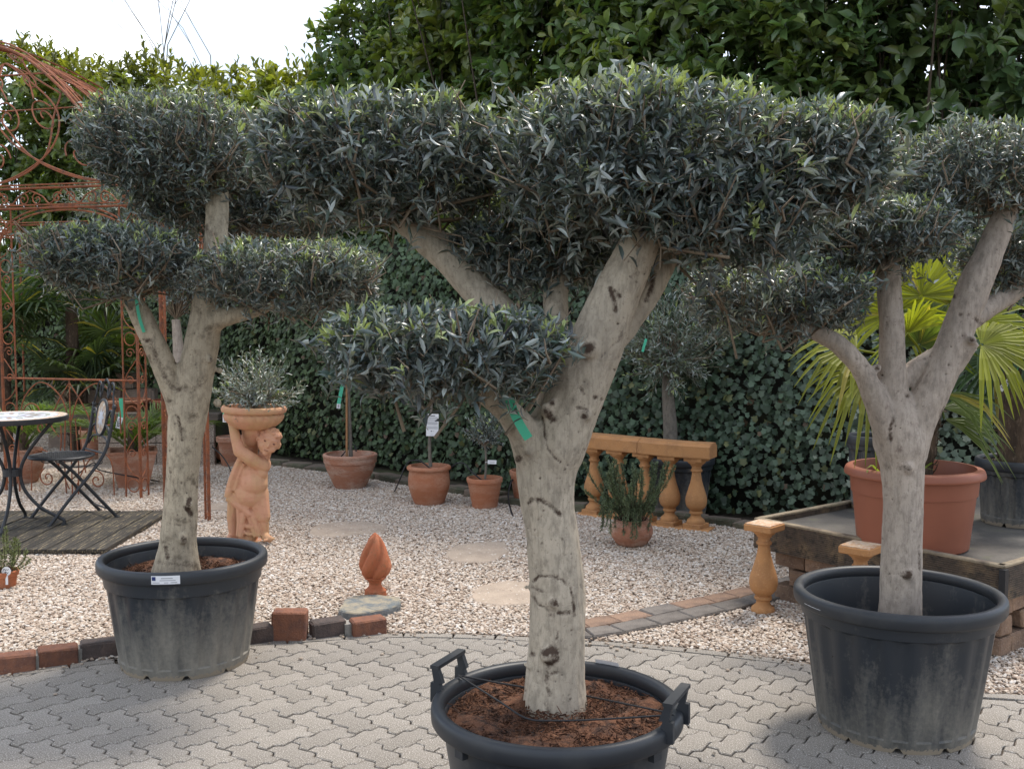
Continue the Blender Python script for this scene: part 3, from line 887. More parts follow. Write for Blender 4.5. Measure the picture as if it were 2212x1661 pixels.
class Leaves:
    def __init__(s, kind):
        s.kind = kind
        s.p, s.R, s.l, s.w, s.c = [], [], [], [], []
    def add(s, p, Rm, l, w, c):
        s.p.append(p); s.R.append(Rm); s.l.append(l); s.w.append(w); s.c.append(c)
    def done(s):
        if isinstance(s.p, list):
            s.p = np.concatenate(s.p); s.R = np.concatenate(s.R); s.l = np.concatenate(s.l); s.w = np.concatenate(s.w); s.c = np.concatenate(s.c)
    def build(s, name, mat, parent, origin, singles=0, part='leaf'):
        """one joined mesh; the `singles` leaves that show largest become leaves of their own"""
        s.done()
        tv, tf = TPL[s.kind]
        n = len(s.p)
        keep = np.ones(n, bool)
        if singles:
            # leaves on the camera side of the plant, nearest first, spread over it
            u = s.p[:, 0] / np.maximum(s.p[:, 1], 0.1)
            w = (s.p[:, 2] - HC) / np.maximum(s.p[:, 1], 0.1)
            key = np.floor(u / 0.012).astype(int) * 100003 + np.floor(w / 0.012).astype(int)
            order = np.argsort(np.linalg.norm(s.p - np.array([0, 0, HC]), axis=1))
            ok = (np.abs(u) < 0.47) & (w < 0.37) & (w > -0.4)
            seen, pick = set(), []
            for i in order:
                if not ok[i] or key[i] in seen: continue
                seen.add(key[i]); pick.append(i)
            sc = np.array([s.l[i] * s.w[i] / (s.p[i, 1] ** 2) for i in pick])
            pick = [pick[i] for i in np.argsort(-sc)[:singles]]
            keep[pick] = False
            cache = {}
            for i in pick:
                asp = round(float(s.w[i] / s.l[i]) * 20) / 20
                ck = (asp, int(s.c[i].sum() * 14), int(s.c[i][0] * 12))
                if ck not in cache:
                    v = tv * np.array([max(asp, 0.1) if asp > 0 else 0.22, 1, 1])
                    cache[ck] = np_mesh(part, v, tf, mat, np.tile(s.c[i], (len(tv), 1)))
                o = link(part, cache[ck], parent)
                Mx = Matrix.Identity(4)
                for a in range(3):
                    for b in range(3): Mx[a][b] = float(s.R[i, a, b] * s.l[i])
                    Mx[a][3] = float(s.p[i, a] - origin[a])
                o.matrix_local = Mx
        p, Rm, l, w, c = s.p[keep], s.R[keep], s.l[keep], s.w[keep], s.c[keep]
        n = len(p)
        sv = tv[None] * np.stack([w, l, l], axis=1)[:, None, :]
        vs = np.einsum('nij,nkj->nki', Rm, sv) + p[:, None, :] - np.array(origin)[None, None]
        k = len(tv)
        off = (np.arange(n) * k)[:, None, None]
        faces = [(f[None] + off).reshape(-1, f.shape[1]) for f in tf]
        me = np_mesh(name, vs.reshape(-1, 3), faces, mat, np.repeat(c, k, axis=0))
        return link(name, me, parent, kind='stuff')

class Sticks:
    """many thin three-sided stems in one mesh"""
    def __init__(s): s.v, s.f, s.n = [], [], 0
    def seg(s, P0, P1, r0, r1):
        P0, P1 = np.asarray(P0, float), np.asarray(P1, float)
        n = len(P0)
        Rm = frames(P1 - P0 + 1e-9)
        ang = np.array([0, 2.094, 4.189])
        ring = np.stack([np.cos(ang), np.zeros(3), np.sin(ang)], axis=1)
        off = np.einsum('nij,kj->nki', Rm, ring)
        r0 = np.broadcast_to(np.asarray(r0, float), (n,)); r1 = np.broadcast_to(np.asarray(r1, float), (n,))
        vs = np.concatenate([P0[:, None] + off * r0[:, None, None], P1[:, None] + off * r1[:, None, None]], axis=1)
        q = np.array([(0, 1, 4, 3), (1, 2, 5, 4), (2, 0, 3, 5)])
        s.v.append(vs.reshape(-1, 3)); s.f.append((q[None] + (np.arange(n) * 6)[:, None, None] + s.n).reshape(-1, 4)); s.n += n * 6
    def build(s, name, mat, parent, origin):
        me = np_mesh(name, np.concatenate(s.v) - np.array(origin), [np.concatenate(s.f)], mat)
        return link(name, me, parent, kind='stuff')

def unit(v): return v / np.maximum(np.linalg.norm(v, axis=1, keepdims=True), 1e-9)

def twig_leaves(L, St, base, d, tl, npairs, ll, lw, col_fn, spread=0.8, jitter=0.25, whorl=False, stem_r=0.0012, fresh=0.0, up_bias=0.0, droop=0.0):
    """stems starting at base along d with pairs of leaves; col_fn(n, t) -> colours (t = position on the stem)"""
    n = len(base)
    d = unit(d)
    Rm = frames(d)
    ax, az = Rm[:, :, 0], Rm[:, :, 2]
    bend = unit(rng.normal(size=(n, 3))) * 0.18
    prevp = base
    for k in range(npairs):
        t = (k + 0.6) / npairs
        c = base + d * (tl * t)[:, None] + bend * (tl * t * t)[:, None]
        if St is not None and k in (npairs // 2, npairs - 1):
            St.seg(prevp, c, stem_r, stem_r * 0.7)
            prevp = c
        for s in ((1, -1) if not whorl else (1,)):
            if whorl:
                a = k * 2.4 + rng.uniform(-0.4, 0.4, n)
                side = ax * np.cos(a)[:, None] + az * np.sin(a)[:, None]
            else:
                side = (ax if k % 2 == 0 else az) * s
            op = spread * (1.05 - 0.55 * t)
            ld = unit(d * (1 - op * 0.55) + side * op + rng.normal(size=(n, 3)) * jitter + np.array([0, 0, up_bias - droop]))
            nr = unit(d + rng.normal(size=(n, 3)) * 0.35 + np.array([0, 0, 0.35]))
            lm = ll * rng.uniform(0.72, 1.15, n) * (1.0 - 0.35 * max(0, t - 0.6) / 0.4)
            L.add(c, frames(ld, nr), lm, lm * (lw / ll) * rng.uniform(0.85, 1.15, n), col_fn(n, t))

OL_DARK, OL_SILV, OL_FRESH = np.array([0.102, 0.126, 0.119]), np.array([0.36, 0.39, 0.365]), np.array([0.38, 0.44, 0.17])
def olive_cols(fresh_p, silver_p=0.26, tint=(1, 1, 1)):
    fp = fresh_p
    def fn(n, t):
        c = OL_DARK[None] * rng.uniform(0.6, 1.55, (n, 1)) * np.array(tint)[None]
        c = c + rng.normal(size=(n, 3)) * 0.006
        s = rng.random(n) < silver_p
        c[s] = OL_SILV * rng.uniform(0.6, 1.15, (s.sum(), 1))
        if t > 0.62:
            f = fp & (rng.random(n) < 0.85)
            c[f] = OL_FRESH * rng.uniform(0.75, 1.2, (f.sum(), 1))
        elif t > 0.4:
            f = fp & (rng.random(n) < 0.35)
            c[f] = OL_FRESH * rng.uniform(0.55, 0.9, (f.sum(), 1)) * np.array([0.8, 0.95, 1.0])
        return np.clip(c, 0.005, 1)
    return fn

def crown_pts(c, rx, ry, rt, rb, n, p=2.7, shell=(0.86, 1.0), inner=0.28, seed=0):
    rs = np.random.default_rng(seed)
    d = unit(rs.normal(size=(n, 3)))
    pz = np.where(d[:, 2] > 0, p + 0.7, p - 0.65)
    r = 1.0 / (np.abs(d) ** pz[:, None]).sum(axis=1) ** (1 / pz)
    ph = rs.uniform(0, 6.28, 6)
    lump = 1 + 0.045 * np.sin(5 * d[:, 0] + ph[0]) * np.sin(6 * d[:, 1] + ph[1]) + 0.05 * np.sin(9 * d[:, 0] + ph[2] + 4 * d[:, 2]) * np.cos(7 * d[:, 2] + ph[3])
    f = rs.uniform(shell[0], shell[1], n)
    ins = rs.random(n) < inner
    f[ins] = rs.uniform(0.45, shell[0], ins.sum())
    sc = np.stack([np.full(n, rx), np.full(n, ry), np.where(d[:, 2] > 0, rt, rb)], axis=1)
    P = np.array(c)[None] + d * (r * lump * f)[:, None] * sc
    nrm = unit(np.sign(d) * np.abs(d) ** (p - 1) / sc)
    return P, nrm, f

def olive_crown(L, St, c, rx, ry, rt, rb, hub, seed, ll=0.052, lw=0.0135, dens=430, fresh=0.5, tint=(1, 1, 1), under=0.55, tw=0.085):
    area = 2 * (4 * rx * ry) * 0.8 + 2 * math.pi * math.sqrt(rx * ry) * (rt + rb) * 0.8
    n = int(area * dens * 1.35)
    P, nr, f = crown_pts(c, rx, ry, rt, rb, n, seed=seed)
    rs = np.random.default_rng(seed + 99)
    keep = (nr[:, 2] > -0.35) | (rs.random(n) < under)
    P, nr, f = P[keep], nr[keep], f[keep]
    n = len(P)
    tl = tw * rs.uniform(0.7, 1.35, n)
    d = unit(nr * 0.75 + np.array([0, 0, 0.30]) + rs.normal(size=(n, 3)) * 0.45)
    base = P - d * (tl + ll * 0.55)[:, None]
    fp = rs.random(n) < np.where((nr[:, 2] > 0.45) & (f > 0.88), fresh, 0.055)
    twig_leaves(L, St, base, d, tl, 5, ll, lw, olive_cols(fp, tint=tint), stem_r=0.0011)
    # limbs from the hub into the cloud
    hub = np.array(hub, float)
    m = max(14, int(area * 34))
    ix = rs.choice(n, min(m, n), replace=False)
    tip = P[ix]
    m = len(ix)
    h0 = hub[None] + rs.normal(size=(m, 3)) * 0.02
    mid = h0 * 0.5 + tip * 0.5 + rs.normal(size=(m, 3)) * 0.045 + np.array([0, 0, -0.03])
    q = h0 * 0.15 + tip * 0.85 + rs.normal(size=(m, 3)) * 0.02
    a = rs.uniform(0.7, 1.4, m)
    St.seg(h0, mid, 0.0075 * a, 0.0052 * a); St.seg(mid, q, 0.0052 * a, 0.003 * a); St.seg(q, tip, 0.003 * a, 0.0014 * a)
    # bare forked side shoots
    # crooked branches that lie along the clipped face
    k = int(area * 20)
    side_ix = np.where(np.abs(nr[:, 2]) < 0.55)[0]
    ix = rs.choice(side_ix, min(k, len(side_ix)), replace=False)
    a0 = P[ix] - nr[ix] * 0.16 + np.array([0, 0, -0.09]) + rs.normal(size=(len(ix), 3)) * 0.05
    a1 = P[ix] - nr[ix] * 0.04 + np.array([0, 0, -0.055]) + rs.normal(size=(len(ix), 3)) * 0.015
    a2 = P[ix] + nr[ix] * 0.006 + rs.normal(size=(len(ix), 3)) * 0.012
    a3 = a2 + nr[ix] * 0.008 + np.array([0, 0, 0.035]) + rs.normal(size=(len(ix), 3)) * 0.025
    St.seg(a0, a1, 0.0058, 0.0048); St.seg(a1, a2, 0.0048, 0.0038); St.seg(a2, a3, 0.0036, 0.002)
    a4 = a1 + (a2 - a1) * 0.9 + rs.normal(size=(len(ix), 3)) * 0.03
    St.seg(a1, a4, 0.0036, 0.002)
    k = int(area * 110)
    ix = rs.choice(n, min(k, n), replace=False)
    b0 = P[ix] - nr[ix] * 0.10 + rs.normal(size=(len(ix), 3)) * 0.03
    b1 = P[ix] + rs.normal(size=(len(ix), 3)) * 0.025 - nr[ix] * 0.008
    St.seg(b0, b1, 0.0034, 0.002)

# ================================================================== OLIVE TREES
class Tree:
    def __init__(s, limbs):
        s.limbs = []
        for lb in limbs:
            pts = []
            for (u, v, Y, rp) in spline(lb, 7):
                w = W(u, v, Y)
                pts.append((w, rp * Y / FPX, u, v, rp, Y))
            s.limbs.append(pts)
    def front(s, u, v, limb=None):
        best = None
        for li, lb in enumerate(s.limbs):
            if limb is not None and li != limb: continue
            for (w, r, uu, vv, rp, Y) in lb:
                d = math.hypot(u - uu, v - vv)
                k = d / rp
                if k < 1.6:
                    yy = Y - r * math.sqrt(max(0, 1 - min(1, k) ** 2))
                    if best is None or yy < best[0]: best = (yy, w, r)
        if best is None:
            lb = min((q for l in s.limbs for q in l), key=lambda q: math.hypot(u - q[2], v - q[3]))
            best = (lb[5] - lb[1] * 0.5, lb[0], lb[1])
        return W(u, v, best[0]), best
    def mesh(s, name, voxel, bumps=(), stubs=(), scars=(), sm=5):
        mb = MB()
        for k, lb in enumerate(s.limbs):
            rr = [q[1] for q in lb]
            mb.tube([q[0] for q in lb], rr, 16)
        for (u, v, rp) in bumps:
            p, b = s.front(u, v)
            r = rp * p.y / FPX
            mb.ell(p, (r, r * 0.75, r * 1.05))
        for (u0, v0, u1, v1, rp) in stubs:
            p, b = s.front(u0, v0)
            q = W(u1, v1, p.y - 0.0)
            r = rp * p.y / FPX
            mb.cap(p, q, r * 1.25, r)
        me = remeshed(name, mb, voxel, sm)
        co = np.zeros(len(me.vertices) * 3); me.vertices.foreach_get('co', co); co = co.reshape(-1, 3)
        from mathutils import noise as _nz
        nv0 = np.zeros(len(me.vertices) * 3); me.vertices.foreach_get('normal', nv0); nv0 = nv0.reshape(-1, 3)
        dis = np.array([0.0065 * _nz.noise(Vector((p[0] * 7, p[1] * 7, p[2] * 3.2))) + 0.0032 * _nz.noise(Vector((p[0] * 24, p[1] * 24, p[2] * 9))) + 0.0018 * _nz.noise(Vector((p[0] * 60, p[1] * 60, p[2] * 30))) for p in co])
        co = co + nv0 * dis[:, None]
        me.vertices.foreach_set('co', co.ravel()); me.update()
        # survey position of every vertex, for wear marks given by their place on the bark
        nv = np.zeros(len(me.vertices) * 3); me.vertices.foreach_get('normal', nv); nv = nv.reshape(-1, 3)
        rel = co - np.array([0, 0, HC])
        fwd = rel[:, 1] * math.cos(PITCH) - rel[:, 2] * math.sin(PITCH)
        upc = rel[:, 1] * math.sin(PITCH) + rel[:, 2] * math.cos(PITCH)
        u = CXP + FPX * rel[:, 0] / fwd; v = CYP - FPX * upc / fwd
        facing = (nv * rel).sum(axis=1) < 0
        sc = np.zeros(len(co), np.float32)
        brk = np.array([1.02 + 0.5 * _nz.noise(Vector((p[0] * 48, p[1] * 48, p[2] * 48))) for p in co])
        for pl, wd, st in scars:
            best = np.full(len(co), 1e9)
            if len(pl) == 1:
                best = np.hypot((u - pl[0][0]), (v - pl[0][1]))
            for (a, b) in zip(pl[:-1], pl[1:]):
                ax_, ay_ = b[0] - a[0], b[1] - a[1]
                t = np.clip(((u - a[0]) * ax_ + (v - a[1]) * ay_) / (ax_ * ax_ + ay_ * ay_), 0, 1)
                best = np.minimum(best, np.hypot(u - a[0] - t * ax_, v - a[1] - t * ay_))
            val = np.clip(1.35 - best / wd, 0, 1) * st * 0.62
            sc = np.maximum(sc, np.where(facing, val * brk, 0))
        a = me.attributes.new('scar', 'FLOAT', 'POINT'); a.data.foreach_set('value', sc.astype(np.float32))
        return me
def shift(me, o):
    co = np.zeros(len(me.vertices) * 3, np.float32); me.vertices.foreach_get('co', co)
    me.vertices.foreach_set('co', (co.reshape(-1, 3) - np.array(o, np.float32)).ravel()); me.update()
def spots(seed, n, u0, u1, v0, v1, w):
    rs = random.Random(seed)
    return [([(rs.uniform(u0, u1), rs.uniform(v0, v1))], rs.uniform(0.6, 1.3) * w, rs.uniform(0.55, 1.0)) for _ in range(n)]

# --- the tree in the handled tub
YC = 3.17
ct = Tree([
    [(1196, 1560, YC, 77), (1198, 1520, YC, 72), (1200, 1460, YC, 66), (1204, 1380, YC, 62), (1204, 1270, YC, 61), (1194, 1170, YC, 59), (1184, 1090, YC, 60), (1182, 1020, YC, 66), (1195, 960, YC, 74), (1225, 895, YC, 66), (1262, 810, YC, 60), (1290, 735, YC - .01, 60), (1325, 650, YC - .02, 54), (1362, 570, YC - .03, 48), (1390, 505, YC - .03, 42), (1405, 440, YC, 32)],
    [(1172, 1010, YC, 54), (1132, 935, YC - .05, 38), (1092, 882, YC - .10, 31), (1040, 835, YC - .14, 26), (985, 790, YC - .16, 18)],
    [(1190, 960, YC + .07, 34), (1187, 895, YC + .13, 28), (1192, 800, YC + .2, 29), (1200, 700, YC + .27, 28), (1200, 590, YC + .34, 28), (1195, 500, YC + .36, 22)],
    [(1192, 850, YC + .17, 26), (1165, 775, YC + .24, 31), (1108, 700, YC + .29, 36), (1037, 634, YC + .32, 36), (975, 560, YC + .34, 37), (910, 505, YC + .34, 33), (850, 462, YC + .32, 24)],
    [(1318, 745, YC + .03, 26), (1362, 690, YC + .05, 26), (1410, 620, YC + .06, 25), (1440, 560, YC + .07, 24), (1475, 490, YC + .07, 20)],
])
scars = [
    ([(1142, 1086), (1150, 1077), (1170, 1080), (1190, 1092), (1210, 1112)], 7, 1.0),
    ([(1152, 1256), (1165, 1244), (1190, 1244), (1215, 1252), (1232, 1268), (1238, 1295), (1241, 1330)], 5, 0.95),
    ([(1152, 1290), (1165, 1305), (1185, 1315), (1192, 1330)], 5, 0.85), ([(1207, 1323), (1228, 1322)], 7, 0.9), ([(1185, 1318), (1192, 1328)], 9, 0.8),
    ([(1148, 1268), (1172, 1277)], 5, 0.7), ([(1196, 1303)], 13, 1.1), ([(1178, 1412), (1196, 1400), (1200, 1420), (1186, 1430)], 14, 1.0),
    ([(1184, 1440), (1180, 1470), (1187, 1500)], 7, 0.85), ([(1202, 1380), (1206, 1365)], 5, 0.7), ([(1152, 1412)], 10, 0.8), ([(1180, 1520), (1190, 1545)], 8, 0.7), ([(1190, 1455), (1205, 1450)], 6, 0.8),
    ([(1172, 900), (1176, 935), (1182, 965), (1195, 985), (1210, 998)], 4, 0.9), ([(1120, 990)], 12, 0.95), ([(1140, 977)], 10, 0.7),
    ([(1272, 752)], 17, 1.25), ([(1318, 622), (1326, 650), (1330, 672)], 7, 1.0), ([(1328, 628), (1338, 640)], 7, 0.9), ([(1262, 898)], 10, 1.1), ([(1248, 880), (1268, 886)], 6, 0.8), ([(1285, 858)], 7, 1.0), ([(1255, 838), (1262, 850)], 6, 0.9), ([(1300, 862)], 6, 0.9),
    ([(1378, 540)], 9, 0.6), ([(1390, 560)], 12, 0.7), ([(1360, 566)], 8, 0.7), ([(1365, 598), (1380, 590)], 8, 0.7), ([(1300, 770), (1330, 740)], 4, 0.6), ([(1345, 715), (1335, 740)], 5, 0.8), ([(1192, 870)], 9, 1.0), ([(1180, 890), (1195, 905)], 12, 1.1), ([(1265, 975)], 12, 0.7),
    ([(1412, 590), (1408, 620), (1395, 650)], 7, 1.1), ([(1185, 1090), (1204, 1150), (1200, 1180)], 3, 0.35), ([(1128, 1130)], 7, 0.8), ([(1215, 1165)], 6, 0.8), ([(1140, 1465), (1170, 1480)], 3, 0.5), ([(1230, 1520), (1232, 1480)], 3, 0.45),
] + spots(3, 70, 1135, 1245, 1000, 1520, 3.5) + spots(4, 60, 1200, 1400, 560, 980, 3.5)
me = ct.mesh('trunk', 0.006, bumps=[(1272, 752, 24), (1265, 898, 14), (1196, 1303, 12), (1140, 975, 12), (1185, 1415, 20), (1192, 872, 11), (1137, 1268, 6), (1240, 1360, 6)], stubs=[(1180, 890, 1178, 880, 12), (1142, 1440, 1134, 1434, 5)], scars=scars)
OC = W(1196, 1545, YC)
shift(me, OC)
tree_c = empty('olive_tree', OC, label='cloud-pruned olive tree with pale forked trunk in the tub with handles', cat='olive tree', group='cloud-pruned olive trees in tubs')
me.materials.append(M['bark'])
trunk_c = link('trunk', me, tree_c)
def add_crowns(tree, origin, crowns, ll, lw, seed, dens=430, singles=0, tint=(1, 1, 1), fresh=0.5, kind='slim'):
    for k, (pieces, hubs) in enumerate(crowns):
        L, St = Leaves(kind), Sticks()
        for j, (u, v, Y, rx, ry, rt, rb) in enumerate(pieces):
            c = W(u, v, Y); s = Y / FPX
            hub = W(*hubs)
            olive_crown(L, St, c, rx * s, ry, rt * s, rb * s, hub, seed + 10 * k + j, ll, lw, dens=dens, tint=tint, fresh=fresh)
        cr_ = link('crown', bpy.data.meshes.new('crown_core'), tree)
        o = St.build('twigs', M['twig'], tree, origin)
        bpy.data.objects.remove(cr_)
        f = L.build('crown', M['olive_leaf'], tree, origin, singles=singles)
add_crowns(tree_c, OC, [
    ([(1390, 372, YC, 318, 0.42, 200, 165), (1560, 452, YC, 195, 0.36, 125, 148), (1745, 366, YC - .03, 182, 0.30, 146, 104)], (1405, 445, YC)),
    ([(825, 345, YC + .25, 285, 0.36, 142, 138)], (850, 462, YC + .32)),
    ([(960, 762, YC - .18, 278, 0.30, 114, 112)], (985, 800, YC - .16)),
    ([(1165, 530, YC + .42, 200, 0.28, 115, 112)], (1195, 510, YC + .36)),
], 0.050, 0.0122, 100, dens=680, singles=75, kind='olive')

# --- the tree in the dusty tub
YL = 4.8
lt = Tree([
    [(382, 1240, YL, 54), (384, 1205, YL, 46), (386, 1160, YL, 40), (391, 1060, YL, 36), (399, 960, YL, 37), (407, 890, YL, 41), (420, 820, YL, 40), (437, 740, YL, 37), (446, 680, YL, 33), (456, 610, YL, 28), (466, 520, YL + .03, 25), (470, 440, YL + .05, 24), (470, 380, YL + .05, 19)],
    [(398, 900, YL, 32), (380, 850, YL - .02, 27), (352, 785, YL - .04, 26), (322, 720, YL - .06, 25), (298, 670, YL - .07, 23), (278, 625, YL - .07, 20)],
    [(440, 715, YL, 30), (470, 690, YL - .03, 22), (510, 680, YL - .05, 18), (560, 668, YL - .06, 15), (610, 640, YL - .06, 11)],
])
scl = [([(385, 900), (390, 930), (393, 950)], 5, 1.0), ([(410, 1078), (404, 1095), (412, 1110)], 8, 1.1), ([(396, 1165)], 9, 1.1), ([(358, 1180), (362, 1205)], 7, 0.9), ([(282, 666)], 7, 1.0), ([(272, 652)], 8, 0.8), ([(455, 777)], 6, 0.9), ([(423, 785)], 6, 0.8), ([(420, 720)], 5, 0.7),
       ([(325, 738), (345, 790), (365, 830)], 8, 0.75), ([(318, 735)], 9, 0.9), ([(430, 830), (440, 820)], 14, 0.6), ([(372, 835), (385, 842)], 8, 0.8), ([(340, 1215), (420, 1222)], 6, 0.6), ([(365, 1130), (400, 1135)], 4, 0.6), ([(370, 1030), (378, 1060)], 4, 0.6)] + spots(11, 60, 360, 450, 700, 1200, 3.5) + spots(12, 30, 290, 380, 640, 860, 4)
me = lt.mesh('trunk', 0.0075, bumps=[(455, 777, 8), (396, 1165, 10), (470, 870, 9), (410, 1090, 10), (475, 800, 8)], scars=scl)
OLt = W(384, 1225, YL)
shift(me, OLt)
me.materials.append(M['bark_lichen'])
tree_l = empty('olive_tree', OLt, label='cloud-pruned olive tree with lichen-stained trunk in the tub beside the statue', cat='olive tree', group='cloud-pruned olive trees in tubs')
link('trunk', me, tree_l)
add_crowns(tree_l, OLt, [
    ([(385, 325, YL + .05, 204, 0.42, 118, 112), (440, 435, YL + .36, 150, 0.28, 60, 82)], (470, 400, YL + .05)),
    ([(243, 560, YL - .1, 172, 0.34, 88, 88)], (278, 630, YL - .07)),
    ([(625, 597, YL - .08, 200, 0.36, 86, 88)], (600, 640, YL - .06)),
    ([(610, 440, YL + .5, 180, 0.34, 90, 76)], (520, 480, YL + .3)),
], 0.045, 0.0116, 200, dens=720, singles=60, fresh=0.45)

# --- the tree in the clean tub
YR = 4.08
rt_ = Tree([
    [(1944, 1340, YR, 47), (1946, 1280, YR, 45), (1948, 1180, YR, 44), (1950, 1080, YR, 43), (1948, 1010, YR, 46), (1946, 960, YR, 56), (1936, 905, YR, 50), (1927, 850, YR, 36), (1926, 790, YR, 31), (1926, 700, YR, 27), (1921, 620, YR, 25), (1924, 555, YR, 23), (1926, 500, YR, 18)],
    [(1962, 985, YR, 38), (1985, 900, YR, 38), (2020, 830, YR, 37), (2055, 755, YR, 36), (2082, 680, YR, 33), (2112, 600, YR, 33), (2150, 515, YR, 29), (2178, 445, YR, 22)],
    [(1928, 950, YR - .02, 34), (1895, 870, YR - .04, 27), (1862, 800, YR - .05, 22), (1820, 752, YR - .06, 21), (1775, 724, YR - .06, 20), (1720, 700, YR - .05, 15)],
    [(1940, 830, YR + .03, 21), (1980, 793, YR + .03, 20), (2030, 765, YR + .02, 20), (2065, 745, YR, 20)],
    [(2080, 700, YR + .03, 25), (2130, 668, YR + .08, 22), (2190, 632, YR + .14, 20), (2240, 600, YR + .2, 16)],
    [(2060, 790, YR, 24), (2095, 745, YR - .04, 18), (2108, 735, YR - .05, 15)],
])
scr = [([(1962, 1240)], 12, 1.2), ([(1955, 1245), (1950, 1240)], 8, 1.0), ([(1930, 905), (1922, 930), (1925, 950)], 6, 0.95), ([(1940, 1010), (1965, 1012)], 9, 0.7), ([(1895, 795)], 9, 0.9), ([(1960, 855)], 7, 0.9), ([(2100, 735)], 9, 0.9), ([(2075, 680)], 6, 0.9), ([(2092, 680)], 6, 0.8), ([(2060, 640)], 8, 1.0), ([(1985, 1180), (1986, 1230)], 4, 0.7), ([(1920, 1240), (1945, 1238)], 4, 0.5), ([(2120, 700), (2108, 690)], 7, 0.8), ([(1985, 780), (2010, 770)], 4, 0.6), ([(1870, 790)], 6, 0.8), ([(1850, 775)], 6, 0.6), ([(2040, 880), (2030, 900)], 5, 0.7)] + spots(21, 60, 1900, 1990, 560, 1300, 3) + spots(22, 50, 1990, 2160, 480, 900, 3)
me = rt_.mesh('trunk', 0.0065, bumps=[(1962, 1240, 13), (1895, 795, 11), (2100, 735, 12), (1962, 1010, 14), (1960, 855, 8)], scars=scr)
ORt = W(1944, 1335, YR)
shift(me, ORt)
me.materials.append(M['bark_red'])
tree_r = empty('olive_tree', ORt, label='cloud-pruned olive tree with three-limbed speckled trunk beside the raised deck', cat='olive tree', group='cloud-pruned olive trees in tubs')
link('trunk', me, tree_r)
add_crowns(tree_r, ORt, [
    ([(2120, 370, YR + .03, 184, 0.32, 112, 104)], (2178, 450, YR)),
    ([(1893, 500, YR - .05, 170, 0.3, 88, 92)], (1926, 520, YR)),
    ([(1685, 646, YR - .03, 200, 0.3, 82, 80)], (1730, 705, YR - .05)),
    ([(2190, 568, YR + .25, 120, 0.26, 80, 76)], (2230, 610, YR + .2)),
], 0.041, 0.0110, 300, dens=760, singles=60, fresh=0.4)

# ================================================================== HEDGES
IVY = [(-9.5, 14.9), (-5.6, 14.4), (-3.6, 13.2), (-2.35, 11.75), (-0.6, 10.25), (0.45, 9.25), (1.45, 8.72), (2.2, 8.35), (3.4, 7.95), (5.6, 7.5)]
path = np.array(spline(IVY, 12))
seglen = np.linalg.norm(np.diff(path, axis=0), axis=1)
cum = np.concatenate([[0], np.cumsum(seglen)])
def on_path(s):
    x = np.interp(s, cum, path[:, 0]); y = np.interp(s, cum, path[:, 1])
    e = 0.05
    dx = np.interp(s + e, cum, path[:, 0]) - np.interp(s - e, cum, path[:, 0]); dy = np.interp(s + e, cum, path[:, 1]) - np.interp(s - e, cum, path[:, 1])
    l = np.hypot(dx, dy)
    return x, y, dy / l, -dx / l          # outward normal towards the camera side
def lumps(s, z, k):
    return np.sin(s * 1.7 + k) * np.sin(z * 2.1 + 2 * k) + 0.6 * np.sin(s * 4.1 + 3 * k + z) * np.cos(z * 3.7 + k) + 0.35 * np.sin(s * 9 + z * 7 + k)
IVY_TOP = 2.35
ivy = empty('ivy_wall', (path[0][0], path[0][1], 0), label='dark green ivy covering the garden wall behind the pots', cat='ivy')
IO = np.array(ivy.location)
# the wall that carries the ivy
mb = MB()
ss = np.linspace(0, cum[-1], 60)
x, y, nx, ny = on_path(ss)
prof = [(0.05, -0.02), (0.10, 0.5), (0.06, 1.4), (-0.02, 2.1), (-0.25, 2.3), (-0.6, 2.3), (-0.6, -0.02)]
vs, fl = [], []
for i in range(60):
    for (o_, z_) in prof: vs.append((x[i] + nx[i] * (o_ - 0.1) - IO[0], y[i] + ny[i] * (o_ - 0.1) - IO[1], z_))
k = len(prof)
for i in range(59):
    for j in range(k - 1): fl.append((i * k + j, (i + 1) * k + j, (i + 1) * k + j + 1, i * k + j + 1))
mb.add(vs, fl); mb.build('wall', M['bank'], ivy)
nI = 38000
s = rng.uniform(1.0, cum[-1], nI); z = IVY_TOP * rng.random(nI) ** 0.9 + 0.02
x, y, nx, ny = on_path(s)
bul = 0.10 + 0.10 * np.sin(np.clip(z / IVY_TOP, 0, 1) * math.pi) + 0.055 * lumps(s, z, 0.7) + rng.uniform(-0.07, 0.05, nI) - np.clip(z - 2.0, 0, 1) * 0.5
bul += 0.18 * np.exp(-((x - 2.0) / 0.9) ** 2) * np.clip(1.2 - z, 0, 1)
P = np.stack([x + nx * bul, y + ny * bul, z], axis=1)
n3 = unit(np.stack([nx, ny, 0.35 + 0 * z], axis=1) + rng.normal(size=(nI, 3)) * 0.38)
dn = unit(np.stack([rng.normal(size=nI) * 0.5, rng.normal(size=nI) * 0.2, -0.8 + 0 * z], axis=1) + np.stack([nx, ny, 0 * z], axis=1) * 0.3)
base = np.stack([np.interp(x, [-3, -1, 1.5, 3.5], [0.062, 0.054, 0.046, 0.085]), np.interp(x, [-3, -1, 1.5, 3.5], [0.094, 0.088, 0.080, 0.112]), np.interp(x, [-3, -1, 1.5, 3.5], [0.034, 0.039, 0.044, 0.075])], axis=1)
c = base * rng.uniform(0.55, 1.5, (nI, 1))
m = rng.random(nI) < 0.05
c[m] = np.array([0.12, 0.13, 0.05]) * rng.uniform(0.7, 1.3, (m.sum(), 1))
m = rng.random(nI) < 0.02
c[m] = np.array([0.13, 0.085, 0.05])
pale = (x > 2.4) & (rng.random(nI) < 0.2)
c[pale] = np.array([0.24, 0.27, 0.2]) * rng.uniform(0.6, 1.1, (pale.sum(), 1))
L = Leaves('ivy')
ln = rng.uniform(0.034, 0.060, nI)
L.add(P, frames(dn, n3), ln, ln * rng.uniform(0.85, 1.1, nI), c)
